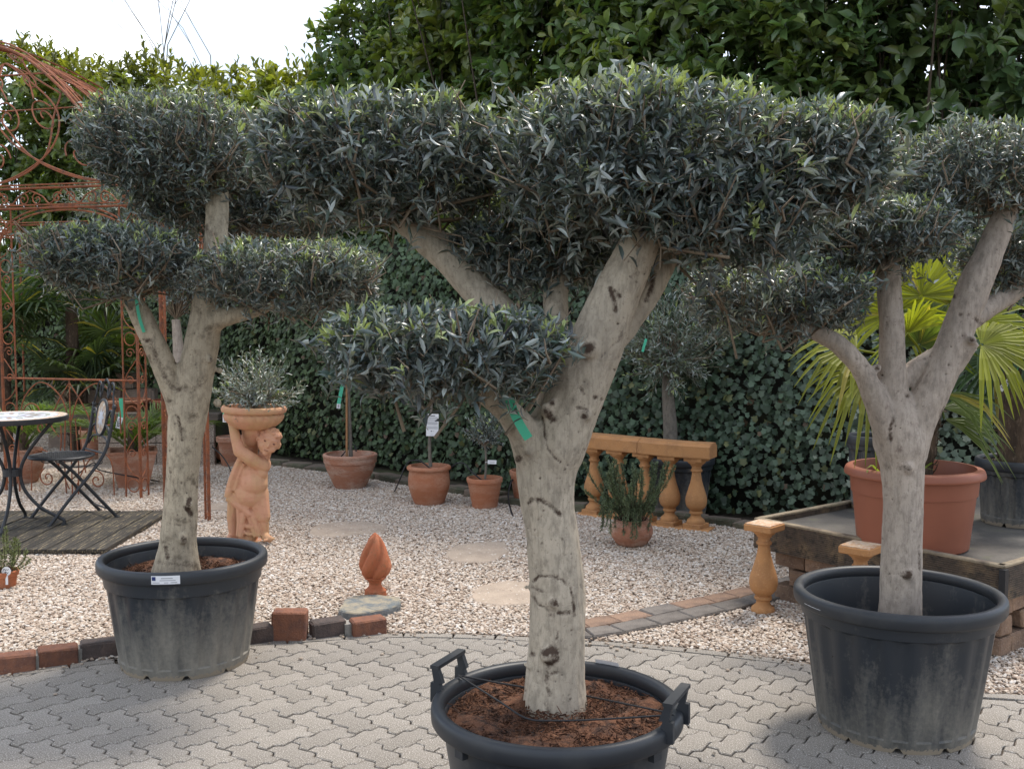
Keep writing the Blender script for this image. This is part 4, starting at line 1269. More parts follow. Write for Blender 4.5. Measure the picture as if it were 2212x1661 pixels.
L.build('foliage', M['ivy_leaf'], ivy, IO, singles=290)

# laurel hedge above and behind
def hedge_top(x): return np.interp(x, [-9, -6.4, -5.0, -4.0, -3.0, -2.62, -2.35, -1.9, -1.2, 5], [5.2, 5.05, 4.8, 4.55, 4.2, 4.2, 4.9, 5.25, 5.3, 5.2])
laurel = empty('laurel_hedge', (path[0][0] - 0.3, path[0][1] + 0.8, 0), label='tall cherry laurel hedge with large glossy leaves behind the ivy', cat='hedge')
LO = np.array(laurel.location)
L, St = Leaves('laurel'), Sticks()
def laurel_layer(n, depth, zlo, amp, ll, npairs=8):
    s = rng.uniform(2.2, cum[-1] - 1.2, n)
    x, y, nx, ny = on_path(s)
    top = hedge_top(x) + 0.16 * np.sin(s * 3.1) + 0.10 * np.sin(s * 7.7 + 1) + 0.09 * np.sin(s * 17)
    z = zlo + (top - zlo) * rng.random(n)
    off = -depth + amp * lumps(s, z, 2.0) + rng.uniform(-0.1, 0.1, n) - 0.35 * np.clip((z - (top - 0.7)) / 0.7, 0, 1) ** 2
    P = np.stack([x + nx * off, y + ny * off, z], axis=1)
    N3 = np.stack([nx, ny, 0 * nx], axis=1)
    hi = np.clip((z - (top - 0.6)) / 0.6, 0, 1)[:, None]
    d = unit(N3 * (0.8 - 0.5 * hi) + np.array([0, 0, 0.45]) + hi * np.array([0, 0, 0.9]) + rng.normal(size=(n, 3)) * 0.38)
    tl = rng.uniform(0.16, 0.34, n)
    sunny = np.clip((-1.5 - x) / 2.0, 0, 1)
    yel = np.clip(sunny * (0.25 + 0.75 * hi[:, 0]) + rng.normal(size=n) * 0.1, 0, 1)  # yellowish young leaves, with the sunlit look of the top coloured in too
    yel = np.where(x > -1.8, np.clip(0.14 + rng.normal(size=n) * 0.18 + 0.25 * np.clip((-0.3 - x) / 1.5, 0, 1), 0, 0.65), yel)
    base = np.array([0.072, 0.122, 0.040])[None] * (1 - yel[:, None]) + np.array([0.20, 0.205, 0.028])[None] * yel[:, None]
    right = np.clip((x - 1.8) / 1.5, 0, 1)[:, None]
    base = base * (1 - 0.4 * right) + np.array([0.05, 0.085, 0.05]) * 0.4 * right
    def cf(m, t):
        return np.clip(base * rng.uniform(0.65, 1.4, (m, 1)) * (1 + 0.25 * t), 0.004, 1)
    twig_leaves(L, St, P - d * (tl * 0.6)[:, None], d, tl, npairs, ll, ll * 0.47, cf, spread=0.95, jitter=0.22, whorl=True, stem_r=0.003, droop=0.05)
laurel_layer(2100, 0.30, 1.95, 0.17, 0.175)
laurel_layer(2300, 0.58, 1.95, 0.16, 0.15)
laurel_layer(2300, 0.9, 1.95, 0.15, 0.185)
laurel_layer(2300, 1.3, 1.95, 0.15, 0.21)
# leggy shoots standing out of the top
nt = 210
s = np.sort(rng.uniform(0.3, 8.5, nt)); x, y, nx, ny = on_path(s)
off = -rng.uniform(0.35, 1.2, nt)
zt = hedge_top(x) + 0.16 * np.sin(s * 3.1) - 0.15
P = np.stack([x + nx * off, y + ny * off, zt], axis=1)
d = unit(np.array([0, 0, 1.0]) + rng.normal(size=(nt, 3)) * 0.16)
tl = rng.uniform(0.2, 0.5, nt) * (0.6 + 0.6 * rng.random(nt))
yl = np.array([0.15, 0.165, 0.03])
twig_leaves(L, St, P, d, tl, 9, 0.13, 0.046, lambda m, t: yl[None] * rng.uniform(0.5, 1.3, (m, 1)), spread=0.7, jitter=0.2, whorl=True, stem_r=0.003, up_bias=0.15)
# inner boughs
nb = 200
s = rng.uniform(0.3, cum[-1] - 0.2, nb); x, y, nx, ny = on_path(s); off = -rng.uniform(0.5, 1.3, nb)
b0 = np.stack([x + nx * off, y + ny * off, 0 * x + 0.2], axis=1)
b1 = b0 + np.stack([rng.normal(size=nb) * 0.35, rng.normal(size=nb) * 0.2, hedge_top(x) - 0.8], axis=1)
bm_ = (b0 + b1) / 2 + rng.normal(size=(nb, 3)) * 0.12
St.seg(b0, bm_, 0.022, 0.015); St.seg(bm_, b1, 0.015, 0.006)
St.build('boughs', M['dark_twig'], laurel, LO)
L.build('foliage', M['laurel_leaf'], laurel, LO, singles=290)
# ================================================================== CONTAINERS
def nursery_tub(name, c, rr, h, rb, soil_z, mat, label, ribs=20, band=0.11, soil='coir', soil_label=None, group='black nursery tubs', feet=10, phase=0.0):
    """ribbed container with rolled rim, upper band, foot notches and soil"""
    t = empty(name, c, label=label, cat='plant tub', group=group)
    wall = 0.012
    rt = rr * 0.93
    zb = h - band
    def rad(z): return rb + (rt - rb) * (z / h) ** 0.9
    def fn(a, r, z):
        if 0.045 < z < zb - 0.005 and r > rad(z) - 0.006:
            k = math.cos(ribs * a + phase)
            return (r - 0.008 + 0.008 * max(0.0, min(1.0, 0.5 + 2.2 * k)), z)
        if z < 0.022 and r > rb - 0.03:
            k = math.cos(feet * a + phase)
            return (r, z + (0.018 if k > 0.93 else 0.0))
        return (r, z)
    prof = [(0.0, 0.03), (rb * 0.9, 0.03), (rb * 0.96, 0.0), (rb, 0.0), (rb + 0.004, 0.02), (rad(0.04) + 0.002, 0.044), (rad(0.05), 0.05)]
    for k in range(1, 9):
        z = 0.05 + (zb - 0.01 - 0.05) * k / 8
        prof.append((rad(z), z))
    prof += [(rad(zb), zb), (rad(zb) + 0.009, zb + 0.004), (rad(h - 0.03) + 0.010, h - 0.036), (rad(h - 0.03) - wall, h - 0.036)]
    inner = [(rad(h - 0.04) - wall, h - 0.04), (rad(soil_z) - wall, soil_z - 0.01), (rad(soil_z) * 0.6, soil_z - 0.03), (0.0, soil_z - 0.03)]
    MB().lathe(prof + inner, n=132, fn=fn).build('body', mat, t, smooth=32)
    rim = []
    ri, ro = rad(h) - wall - 0.002, rr
    cr_, cz = (ri + ro) / 2, h - 0.02
    hw, hh = (ro - ri) / 2, 0.024
    for k in range(14):
        a = 2 * math.pi * k / 14
        rim.append((cr_ + hw * math.copysign(abs(math.cos(a)) ** 0.8, math.cos(a)), cz + hh * math.copysign(abs(math.sin(a)) ** 0.8, math.sin(a)) - (0.012 if math.sin(a) < -0.3 and math.cos(a) > 0 else 0)))
    MB().lathe(rim, n=96, closed=True).build('rim', M['black_plastic'], t, smooth=60)
    if soil:
        n, m_ = 64, 16
        R0 = rad(soil_z) - wall - 0.001
        vs, fs = [(0, 0, soil_z)], []
        rs = random.Random(5)
        for j in range(1, m_ + 1):
            for k in range(n):
                a = 2 * math.pi * k / n
                r = R0 * j / m_
                x, y = r * math.cos(a), r * math.sin(a)
                zz = soil_z + 0.012 * math.sin(17 * x + 3) * math.sin(19 * y) + 0.006 * math.sin(41 * x) * math.cos(37 * y + 1) + rs.uniform(-0.006, 0.006)
                vs.append((x, y, zz - (0.02 if r < 0.12 else 0)))
        for k in range(n): fs.append((0, 1 + k, 1 + (k + 1) % n))
        for j in range(m_ - 1):
            for k in range(n):
                fs.append((1 + j * n + k, 1 + (j + 1) * n + k, 1 + (j + 1) * n + (k + 1) % n, 1 + j * n + (k + 1) % n))
        MB().add(vs, fs).build('soil', M[soil], t, smooth=80)
        St = Sticks()
        nf = 2600
        rr2 = R0 * 0.98 * np.sqrt(rng.random(nf)); aa = rng.uniform(0, 6.283, nf)
        p0 = np.stack([rr2 * np.cos(aa), rr2 * np.sin(aa), soil_z + rng.uniform(-0.004, 0.010, nf)], axis=1)
        p1 = p0 + unit(rng.normal(size=(nf, 3)) * np.array([1, 1, 0.4])) * rng.uniform(0.006, 0.03, (nf, 1))
        St.seg(p0, p1, rng.uniform(0.0008, 0.004, nf), 0.001)
        St.build('soil_fibre', M[soil], t, (0, 0, 0))
    return t, rad

# tub with handles
PC = G(1203, 1512, 0.45); PC.z = 0
tub_c, rad_c = nursery_tub('plant_tub', PC, 0.372, 0.45, 0.27, 0.405, M['pot_clean'], 'black plastic tub with two raised handles and brown coir soil', ribs=0, band=0.06)
def handle(par, ang, r, h):
    hd = empty('handle', (0, 0, 0)); hd.parent = par
    e = Vector((math.cos(ang), math.sin(ang), 0)); s_ = Vector((-math.sin(ang), math.cos(ang), 0))
    Mx = Matrix((tuple(e), tuple(s_), (0, 0, 1))).transposed()
    m_ = MB()
    for sg in (-1, 1):
        for (w0, z0, w1, z1) in ((0.034, -0.035, 0.018, 0.025), (0.018, 0.025, 0.013, 0.068)):
            zc0, zc1 = h + z0, h + z1
            o0 = e * r + s_ * sg * (0.078 - 0.004) ; o1 = e * r + s_ * sg * 0.078
            vs = []
            for z_, w_, ce in ((zc0, w0, 0.0), (zc1, w1, 0.012)):
                for a_, b_ in ((-1, -1), (1, -1), (1, 1), (-1, 1)):
                    vs.append(o1 + e * (a_ * w_ * 0.8 + ce) + s_ * b_ * 0.009 + Vector((0, 0, z_)))
            m_.add(vs, [(0, 3, 2, 1), (4, 5, 6, 7), (0, 1, 5, 4), (1, 2, 6, 5), (2, 3, 7, 6), (3, 0, 4, 7)])
    m_.build('bracket', M['black_plastic'], hd)
    g = MB().box(e * (r + 0.012) + Vector((0, 0, h + 0.073)), (0.028, 0.178, 0.011), rot=Mx)
    g.build('grip', M['black_plastic'], hd)
    return hd
# leave the handle groups as parts: plain meshes instead of nested empties
def handle_part(par, ang, r, h):
    hd = handle(par, ang, r, h)
    g = [c for c in hd.children if c.name.startswith('grip')][0]
    b = [c for c in hd.children if c.name.startswith('bracket')][0]
    g.name = 'handle'; g.parent = par; b.parent = g; b.name = 'bracket'
    bpy.data.objects.remove(hd)
hl = W(985, 1440, PC.y + 0.18); hr = W(1450, 1545, PC.y - 0.1)
handle_part(tub_c, math.atan2(0.155, -0.33), 0.352, 0.45)
handle_part(tub_c, math.atan2(-0.155, 0.33), 0.352, 0.45)
def sticker(par, c, r, ang, z, w, h, tilt=0.0, items=(), name='label_sticker'):
    """printed sticker bent round a rim"""
    m_ = MB(); n = 8
    vs, fs = [], []
    for k in range(n + 1):
        a = ang + (k / n - 0.5) * w / r
        for zz, rr_ in ((z - h / 2, r + 0.0015), (z + h / 2, r + 0.0015 - tilt)):
            vs.append((rr_ * math.cos(a), rr_ * math.sin(a), zz))
    fs = [(2 * k, 2 * k + 2, 2 * k + 3, 2 * k + 1) for k in range(n)]
    o = MB().add(vs, fs).build(name, M['white'], par)
    for (x0, x1, y0, y1, mt) in items:
        vs = []
        for a_ in (x0, x1):
            a = ang + (a_ - 0.5) * w / r
            for b_ in (y0, y1):
                rr_ = r + 0.003 - tilt * b_
                vs.append((rr_ * math.cos(a), rr_ * math.sin(a), z - h / 2 + h * b_))
        MB().add(vs, [(0, 2, 3, 1)]).build('print', M[mt], o)
    return o
lines = [(0.03, 0.16, 0.45, 0.9, 'blue'), (0.35, 0.75, 0.66, 0.76, 'ink_grey'), (0.3, 0.85, 0.42, 0.5, 'ink_grey'), (0.05, 0.3, 0.16, 0.24, 'ink_grey'), (0.45, 0.6, 0.16, 0.24, 'ink_grey'), (0.68, 0.9, 0.16, 0.24, 'ink_grey')]
sticker(tub_c, (0, 0), 0.36, R(60), 0.452, 0.085, 0.03, 0.012, [(0.1, 0.8, 0.4, 0.5, 'ink_grey'), (0.1, 0.9, 0.0, 0.2, 'violet'), (0.72, 0.9, 0.5, 0.8, 'ink')])
# hooks under the rim of the handled tub
for a in (-2.45, -1.57, -0.75):
    p = Vector((math.cos(a) * 0.352, math.sin(a) * 0.352, 0.385))
    MB().box(p, (0.02, 0.035, 0.025), a).build('rim_lug', M['black_plastic'], tub_c)
# cord tied round the trunk foot and through both handles
def strand(pts, r=0.0028):
    return [Vector(p[:3]) for p in spline([tuple(p) for p in pts], 8)], r
ca = PC + Vector((-0.30, 0.18, 0.462)); cb = PC + Vector((0.325, -0.125, 0.455))
m_ = MB()
tb = W(1196, 1545, YC)
for pts in ([ca, PC + Vector((-0.17, 0.03, 0.435)), PC + Vector((-0.09, -0.075, 0.425)), PC + Vector((-0.01, -0.092, 0.425)), PC + Vector((0.12, -0.10, 0.432)), cb],
            [ca, PC + Vector((-0.1, 0.14, 0.44)), PC + Vector((0.02, 0.13, 0.43)), PC + Vector((0.11, 0.08, 0.43)), cb + Vector((-0.02, 0.02, 0))]):
    q, r_ = strand(pts); m_.tube(q, r_, 6)
m_.build('cord', M['hose'], label='thin black cord tied across the coir soil around the trunk', cat='cord')

PL = G(396, 1197, 0.49); PL.z = 0
tub_l, rad_l = nursery_tub('plant_tub', PL, 0.374, 0.49, 0.28, 0.40, M['pot_dusty'], 'dusty grey-stained plastic tub standing before the statue', ribs=22, band=0.115, soil='coir')
sticker(tub_l, (0, 0), 0.374, R(-84), 0.467, 0.118, 0.036, 0.0, lines)
PR = G(1940, 1273, 0.53); PR.z = 0
tub_r, rad_r = nursery_tub('plant_tub', PR, 0.388, 0.53, 0.283, 0.33, M['pot_clean'], 'clean black plastic tub beside the raised deck', ribs=22, band=0.10, soil='soil')
sticker(tub_r, (0, 0), 0.386, R(-161), 0.513, 0.10, 0.03, 0.01, [(0.1, 0.5, 0.3, 0.4, 'ink_grey')])
# rootball debris in the dusty tub
for k in range(14):
    a = random.uniform(-0.6, 0.9); r_ = random.uniform(0.16, 0.3)
    MB().ell((r_ * math.cos(a), r_ * math.sin(a), 0.40 + random.uniform(0, 0.02)), (random.uniform(0.01, 0.03), random.uniform(0.01, 0.022), random.uniform(0.008, 0.016)), Matrix.Rotation(random.uniform(0, 3), 3, 'Z'), 8, 5).build('clod', M['coir'], tub_l)

def smooth_prof(pts, n=5): return [tuple(p) for p in spline(pts, n)]
def clay_pot(name, c, outer, wall, mat, label, soil_z=None, group=None, fn=None, n=64, cat='flower pot', soil='soil'):
    t = empty(name, c, label=label, cat=cat, group=group)
    top = outer[-1]
    inner = [(top[0] - wall, top[1] + 0.001), (top[0] - wall * 1.3, top[1] - 0.03)]
    sz = soil_z if soil_z is not None else top[1] - 0.05
    inner += [(max(0.02, top[0] - wall * 1.8), sz - 0.02), (0, sz - 0.02)]
    MB().lathe([(0, 0)] + outer + inner, n=n, fn=fn).build('body', mat, t, smooth=38)
    rs_ = top[0] - wall * 1.2
    MB().lathe([(rs_, sz - 0.004), (rs_ * 0.6, sz + 0.002), (0.0, sz + 0.005)], n=24).build('soil', M[soil], t, smooth=80)
    return t
PA = G(757, 1053); PB = G(927, 1088); PCc = G(1047, 1096); PD = G(1142, 1088)
sA = 0.243 / 0.243
potA = clay_pot('flower_pot', PA, smooth_prof([(0.135, 0.0), (0.15, 0.03), (0.195, 0.13), (0.222, 0.20)]) + [(0.225, 0.225), (0.233, 0.229), (0.234, 0.232)] + smooth_prof([(0.236, 0.236), (0.238, 0.27), (0.243, 0.285), (0.243, 0.302), (0.236, 0.308)], 3), 0.022, M['terra_pale'], 'wide banded terracotta pot with staked olive standard by the ivy', 0.255, 'clay pots in front of the ivy')
potB = clay_pot('flower_pot', PB, smooth_prof([(0.115, 0.0), (0.13, 0.03), (0.165, 0.13), (0.172, 0.20), (0.162, 0.275)]) + smooth_prof([(0.163, 0.282), (0.178, 0.288), (0.183, 0.303), (0.176, 0.316), (0.166, 0.318)], 3), 0.017, M['terra'], 'barrel-shaped terracotta pot with a white information card on its stem', 0.275, 'clay pots in front of the ivy')
potC = clay_pot('flower_pot', PCc, [(0.098, 0.0), (0.101, 0.01), (0.138, 0.208), (0.145, 0.212), (0.147, 0.24), (0.143, 0.246)], 0.013, M['terra'], 'plain tapered terracotta pot, the smallest of the row by the ivy', 0.215, 'clay pots in front of the ivy')
potD = clay_pot('flower_pot', PD, [(0.11, 0.0), (0.113, 0.01), (0.15, 0.24), (0.157, 0.244), (0.159, 0.275), (0.155, 0.28)], 0.013, M['terra'], 'terracotta pot mostly hidden behind the handled tub tree', 0.25, 'clay pots in front of the ivy')

# ------------------------------------------------------------------ small olive standards and shrubs
def stem_tree(name, base, stem, crown_c, rx, ry, rt, rb, label, seed, ll=0.045, lw=0.011, dens=300, cat='olive tree', mat='bark_grey', tint=(1, 1, 1), loose=0.0, group=None, hub=None, tl=0.09):
    t = empty(name, base, label=label, cat=cat, group=group)
    O = np.array(base)
    mb = MB()
    q = spline([tuple(p) + (r,) for p, r in stem], 5)
    mb.tube([Vector(p[:3]) for p in q], [p[3] for p in q], 10)
    mb.v = [(x - O[0], y - O[1], z - O[2]) for x, y, z in mb.v]
    mb.build('trunk', M[mat], t, smooth=80)
    L, St = Leaves('slim'), Sticks()
    rs = np.random.default_rng(seed)
    area = 4 * math.pi * ((rx * ry + rx * rt + ry * rt) / 3)
    n = int(area * dens)
    P, nr, f = crown_pts(crown_c, rx, ry, rt, rb, n, p=2.1, shell=(0.62, 1.0 + loose), inner=0.4, seed=seed)
    d = unit(nr * 0.6 + np.array([0, 0, 0.55]) + rs.normal(size=(n, 3)) * 0.4)
    t_l = tl * rs.uniform(0.8, 1.6, n)
    b = P - d * t_l[:, None] * 0.7
    twig_leaves(L, St, b, d, t_l, 6, ll, lw, olive_cols(rs.random(n) < 0.12, 0.28, tint), spread=0.75, stem_r=0.0016)
    h = np.array(stem[-1][0] if hub is None else hub)[None] + np.zeros((n, 1))
    k = rs.choice(n, max(6, n // 5), replace=False)
    mid = (h[k] + b[k]) / 2 + rs.normal(size=(len(k), 3)) * 0.03
    St.seg(h[k], mid, 0.005, 0.0035); St.seg(mid, b[k], 0.0035, 0.002)
    St.build('twigs', M['twig'], t, O)
    L.build('crown', M['olive_leaf'], t, O)
    return t
YA, YB, YCc = PA.y, PB.y, PCc.y
stem_tree('olive_standard', Vector((PA.x, PA.y, 0.25)), [(W(758, 992, YA), 0.019), (W(756, 930, YA), 0.017), (W(752, 840, YA), 0.016), (W(750, 790, YA), 0.014)], W(748, 735, YA), 0.24, 0.22, 0.28, 0.22, 'staked olive standard growing in the wide banded terracotta pot', 41, ll=0.05, group='olive standards in clay pots')
MB().tube([W(749, 992, YA - 0.03), W(749, 830, YA - 0.02)], 0.010, 8).build('cane', M['cane'], label='brown cane supporting the olive stem in the wide banded pot', cat='cane')
stem_tree('olive_standard', Vector((PB.x, PB.y, 0.26)), [(W(930, 1008, YB), 0.016), (W(928, 960, YB), 0.014), (W(932, 890, YB), 0.012), (W(930, 860, YB), 0.011)], W(930, 800, YB), 0.22, 0.2, 0.22, 0.2, 'olive standard with the white card in the barrel-shaped pot', 42, group='olive standards in clay pots')
stem_tree('olive_standard', Vector((PCc.x, PCc.y, 0.2)), [(W(1048, 1034, YCc), 0.010), (W(1050, 1000, YCc), 0.009), (W(1048, 960, YCc), 0.008)], W(1048, 935, YCc), 0.17, 0.15, 0.15, 0.15, 'small bushy olive standard in the smallest pot by the ivy', 43, ll=0.042, dens=420, group='olive standards in clay pots')
stem_tree('olive_standard', Vector((PD.x, PD.y, 0.24)), [(W(1142, 1034, PD.y), 0.010), (W(1142, 1000, PD.y), 0.009), (W(1142, 950, PD.y), 0.008)], W(1142, 930, PD.y), 0.12, 0.12, 0.13, 0.13, 'olive shrub behind the trunk of the handled tub tree', 44, dens=250, group='olive standards in clay pots')
# information card
def card(name, c, w, h, rz, label, items, tilt=0.0, cat='plant label', mat='white', th=0.002, par=None, rot=None):
    Mx = rot if rot is not None else (Matrix.Rotation(rz, 3, 'Z') @ Matrix.Rotation(tilt, 3, 'Y'))
    o = empty(name, c, label=label, cat=cat) if par is None else par
    b = MB().box((0, 0, 0), (w, th, h), rot=Mx).build('card', M[mat], o)
    for (x0, x1, y0, y1, mt) in items:
        ctr = Mx @ Vector(((x0 + x1) / 2 * w - w / 2, -th / 2 - 0.0008, (y0 + y1) / 2 * h - h / 2))
        MB().box(ctr, ((x1 - x0) * w, 0.0008, (y1 - y0) * h), rot=Mx).build('print', M[mt], o)
    return o
txt = [(0.25, 0.72, 0.90, 0.935, 'ink')]
for y_ in (0.84, 0.81, 0.78, 0.72, 0.69): txt.append((0.06, 0.94, y_, y_ + 0.014, 'ink_grey'))
for y_ in (0.62, 0.585, 0.55, 0.515): txt.append((0.08, 0.92, y_, y_ + 0.018, 'ink_grey'))
for y_ in (0.43, 0.395, 0.36, 0.325): txt.append((0.06, 0.94, y_, y_ + 0.014, 'ink_grey'))
txt += [(0.38, 0.46, 0.20, 0.245, 'ink'), (0.5, 0.66, 0.215, 0.23, 'ink_grey'), (0.4, 0.6, 0.06, 0.075, 'ink_grey')]
ic = card('information_card', W(934, 918, YB - 0.03), 0.100, 0.182, 0.05, 'white printed information card hanging on the olive stem', txt, tilt=0.02)
MB().tube([(0, 0, 0.088), (-0.006, 0.012, 0.11), (-0.015, 0.03, 0.112)], 0.0015, 5).build('string', M['twig'], ic)
st_ = card('stem_label', W(1063, 998, YCc - 0.02), 0.07, 0.032, 0.1, 'small white label tied to the smallest olive standard', [(0.2, 0.8, 0.4, 0.5, 'ink_grey')], tilt=0.05)
MB().tube([(-0.033, 0, 0), (-0.055, 0.015, -0.004)], 0.002, 5).build('string', M['white'], st_)

# green plant tags with white barcode ends
def ribbon(name, pts, w, label, facing=(0, -1, 0), code=None, group='green plant tags'):
    P = [Vector(p[:3]) for p in spline([tuple(p) for p in pts], 6)]
    base = P[0]
    t = empty(name, base, label=label, cat='plant tag', group=group)
    vs, fs = [], []
    F_ = Vector(facing)
    for i, p in enumerate(P):
        d = (P[min(i + 1, len(P) - 1)] - P[max(i - 1, 0)]).normalized()
        s_ = d.cross(F_).normalized()
        for sg in (-1, 1): vs.append(p - base + s_ * sg * w / 2)
    fs = [(2 * k, 2 * k + 1, 2 * k + 3, 2 * k + 2) for k in range(len(P) - 1)]
    MB().add(vs, fs).build('strip', M['tag_green'], t)
    if code:
        i0, i1 = int(len(P) * code[0]), min(len(P) - 1, int(len(P) * code[1]))
        a, b = P[i0] - base, P[i1] - base
        d = (b - a); s_ = d.normalized().cross(F_).normalized()
        off = F_ * 0.002
        MB().add([a - s_ * w / 2 + off, a + s_ * w / 2 + off, b + s_ * w / 2 + off, b - s_ * w / 2 + off], [(0, 1, 2, 3)]).build('white_end', M['white'], t)
        for k in range(5):
            f0, f1 = 0.15 + 0.15 * k, 0.15 + 0.15 * k + random.uniform(0.05, 0.1)
            MB().add([a + d * f0 - s_ * w * 0.28 + off * 1.6, a + d * f0 + s_ * w * 0.28 + off * 1.6, a + d * f1 + s_ * w * 0.28 + off * 1.6, a + d * f1 - s_ * w * 0.28 + off * 1.6], [(0, 1, 2, 3)]).build('barcode_bar', M['ink'], t)
    return t
ribbon('plant_tag', [W(1100, 862, YC - .16), W(1112, 895, YC - .165), W(1128, 925, YC - .165), W(1142, 947, YC - .16)], 0.026, 'green tag hanging on the low limb of the handled tub tree')
ribbon('plant_tag', [W(294, 640, YL - .12), W(297, 665, YL - .125), W(302, 690, YL - .12), W(311, 718, YL - .115)], 0.014, 'narrow green tag on the left limb of the dusty tub tree')
ribbon('plant_tag', [W(1876, 588, YR - .08), W(1870, 620, YR - .08), W(1864, 645, YR - .08), W(1858, 672, YR - .08)], 0.030, 'green tag hanging under the crown of the deck-side olive')
ribbon('plant_tag', [W(739, 832, YA - .1), W(736, 850, YA - .1), W(732, 870, YA - .1), W(731, 882, YA - .1)], 0.032, 'green tag on the staked olive standard', code=(0.72, 1.0))

# ------------------------------------------------------------------ hoses
def hose(pts, label, r=0.006):
    q = [Vector(p[:3]) for p in spline([tuple(p) for p in pts], 8)]
    o = q[0].copy(); o.z = 0
    m_ = MB().tube([p - o for p in q], r, 6)
    h = m_.build('irrigation_hose', M['hose'], label=label, cat='hose', group='black irrigation hoses', smooth=80)
    h.location = o
hose([W(770, 975, YA), W(762, 960, YA + .02), W(742, 980, YA + .02), W(728, 1000, YA + .1), W(715, 1030, YA + .3)], 'black hose leading into the wide banded pot')
hose([W(930, 1012, YB), W(905, 995, YB + .02), W(880, 1000, YB + .12), W(862, 1040, YB + .1), G(852, 1062)], 'black hose leading into the barrel-shaped pot')
hose([W(1045, 1040, YCc), W(1020, 1020, YCc + .05), W(1000, 1000, YCc + .15), W(975, 1010, YCc + .2), W(965, 1050, YCc + .25)], 'black hose leading into the smallest pot')
hose([W(1130, 1000, 9.0), W(1105, 1040, 8.6), W(1098, 1075, 8.5), G(1108, 1118)], 'black hose beside the hidden terracotta pot', 0.007)
hose([W(458, 965, 10.0), W(480, 985, 9.8), W(500, 1020, 9.2), G(505, 1060)], 'black hose beside the statue')
hose([G(345, 1040), W(290, 1030, 9.3), W(215, 1015, 9.3), W(200, 1000, 9.5), G(150, 1040)], 'black hose around the square pot')

# ------------------------------------------------------------------ flame finial
FB = G(811, 1290)
fin = empty('finial', FB, label='orange terracotta flame finial standing in the gravel behind the slate', cat='garden finial')
MB().lathe([(0, 0), (0.058, 0), (0.060, 0.012), (0.056, 0.03), (0.058, 0.042), (0.05, 0.05)] + smooth_prof([(0.040, 0.06), (0.034, 0.078), (0.042, 0.098)], 4) + [(0.058, 0.108), (0.062, 0.114), (0.056, 0.12), (0, 0.121)], n=40, fn=lambda a, r, z: (r * (1 + (0.06 * math.cos(4 * a) if z < 0.045 else 0)), z)).build('foot', M['terra_orange'], fin, smooth=50)
fp = smooth_prof([(0.054, 0.118), (0.069, 0.135), (0.081, 0.168), (0.078, 0.205), (0.067, 0.25), (0.050, 0.295), (0.030, 0.335), (0.005, 0.364)], 6) + [(0.0, 0.364)]
MB().lathe([(0, 0.116)] + fp, n=72, fn=lambda a, r, z: (r * (1 + 0.17 * math.cos(5 * a - (z - 0.12) * 34) - 0.05 * math.cos(10 * a - (z - 0.12) * 68)), z)).build('flame', M['terra_orange'], fin, smooth=70)

# ------------------------------------------------------------------ rosemary in a fluted pot
def needles_bush(name, base, sprigs, label, seed, col, cat='rosemary', nl=0.022, group=None, lower=0.15):
    t = empty(name, base, label=label, cat=cat, group=group)
    rs = np.random.default_rng(seed)
    L, St = Leaves('slim'), Sticks()
    O = np.array(base)
    for (p0, p1, p2) in sprigs:
        q = np.array(spline([p0, p1, p2], 10))
        St.seg(q[:-1], q[1:], 0.0028, 0.002)
        n = int(np.linalg.norm(np.diff(q, axis=0), axis=1).sum() * 620)
        tt = lower + (1 - lower) * rs.random(n)
        idx = tt * (len(q) - 1.001)
        i = idx.astype(int)
        P = q[i] + (q[i + 1] - q[i]) * (idx - i)[:, None]
        ax_ = unit(q[i + 1] - q[i])
        d = unit(ax_ * 0.75 + unit(rs.normal(size=(n, 3))) * 0.75)
        c = np.array(col)[None] * rs.uniform(0.55, 1.5, (n, 1))
        l_ = nl * rs.uniform(0.7, 1.25, n)
        L.add(P, frames(d), l_, l_ * 0.17 + 0.0008, c)
    St.build('stems', M['dark_twig'], t, O)
    L.build('foliage', M['needle'], t, O)
    return t
RB = G(1364, 1178)
rp = clay_pot('flower_pot', RB, smooth_prof([(0.075, 0), (0.105, 0.02), (0.142, 0.085), (0.135, 0.14), (0.118, 0.168), (0.125, 0.185)], 4), 0.012, M['terra_pale'], 'rounded spiral-fluted terracotta pot holding rosemary', 0.165, fn=lambda a, r, z: (r * (1 + (0.018 * math.cos(22 * a + z * 60) if 0.015 < z < 0.16 and r > 0.09 else 0)), z), n=132)
rs = random.Random(8)
spr = []
for k in range(84):
    a = rs.uniform(0, 6.28); rr_ = rs.uniform(0.0, 0.09); h_ = rs.uniform(0.10, 0.42); out = rs.uniform(0.08, 0.33)
    if k < 22: h_ = rs.uniform(-0.10, 0.12); out = rs.uniform(0.13, 0.2); a = rs.uniform(2.6, 5.6)
    p0 = RB + Vector((rr_ * math.cos(a), rr_ * math.sin(a), 0.165))
    p2 = RB + Vector((out * math.cos(a) - 0.02, out * math.sin(a), 0.17 + h_))
    p1 = (p0 + p2) / 2 + Vector((math.cos(a) * 0.05, math.sin(a) * 0.05, 0.05 if k >= 22 else 0.14))
    spr.append((tuple(p0), tuple(p1), tuple(p2)))
needles_bush('rosemary', Vector((RB.x, RB.y, 0.16)), spr, 'bushy green rosemary in the spiral-fluted pot before the balustrade', 9, (0.115, 0.15, 0.078))
SP = G(4, 1268)
small = clay_pot('flower_pot', SP, [(0.072, 0), (0.076, 0.01), (0.083, 0.065), (0.092, 0.07), (0.097, 0.095), (0.094, 0.10)], 0.010, M['terra_orange'], 'small relief-patterned terracotta pot with round white label', 0.085, fn=lambda a, r, z: (r * (1 + (0.03 * abs(math.sin(12 * a + z * 90)) if 0.012 < z < 0.06 and r > 0.07 else 0)), z), n=96)
spr = []
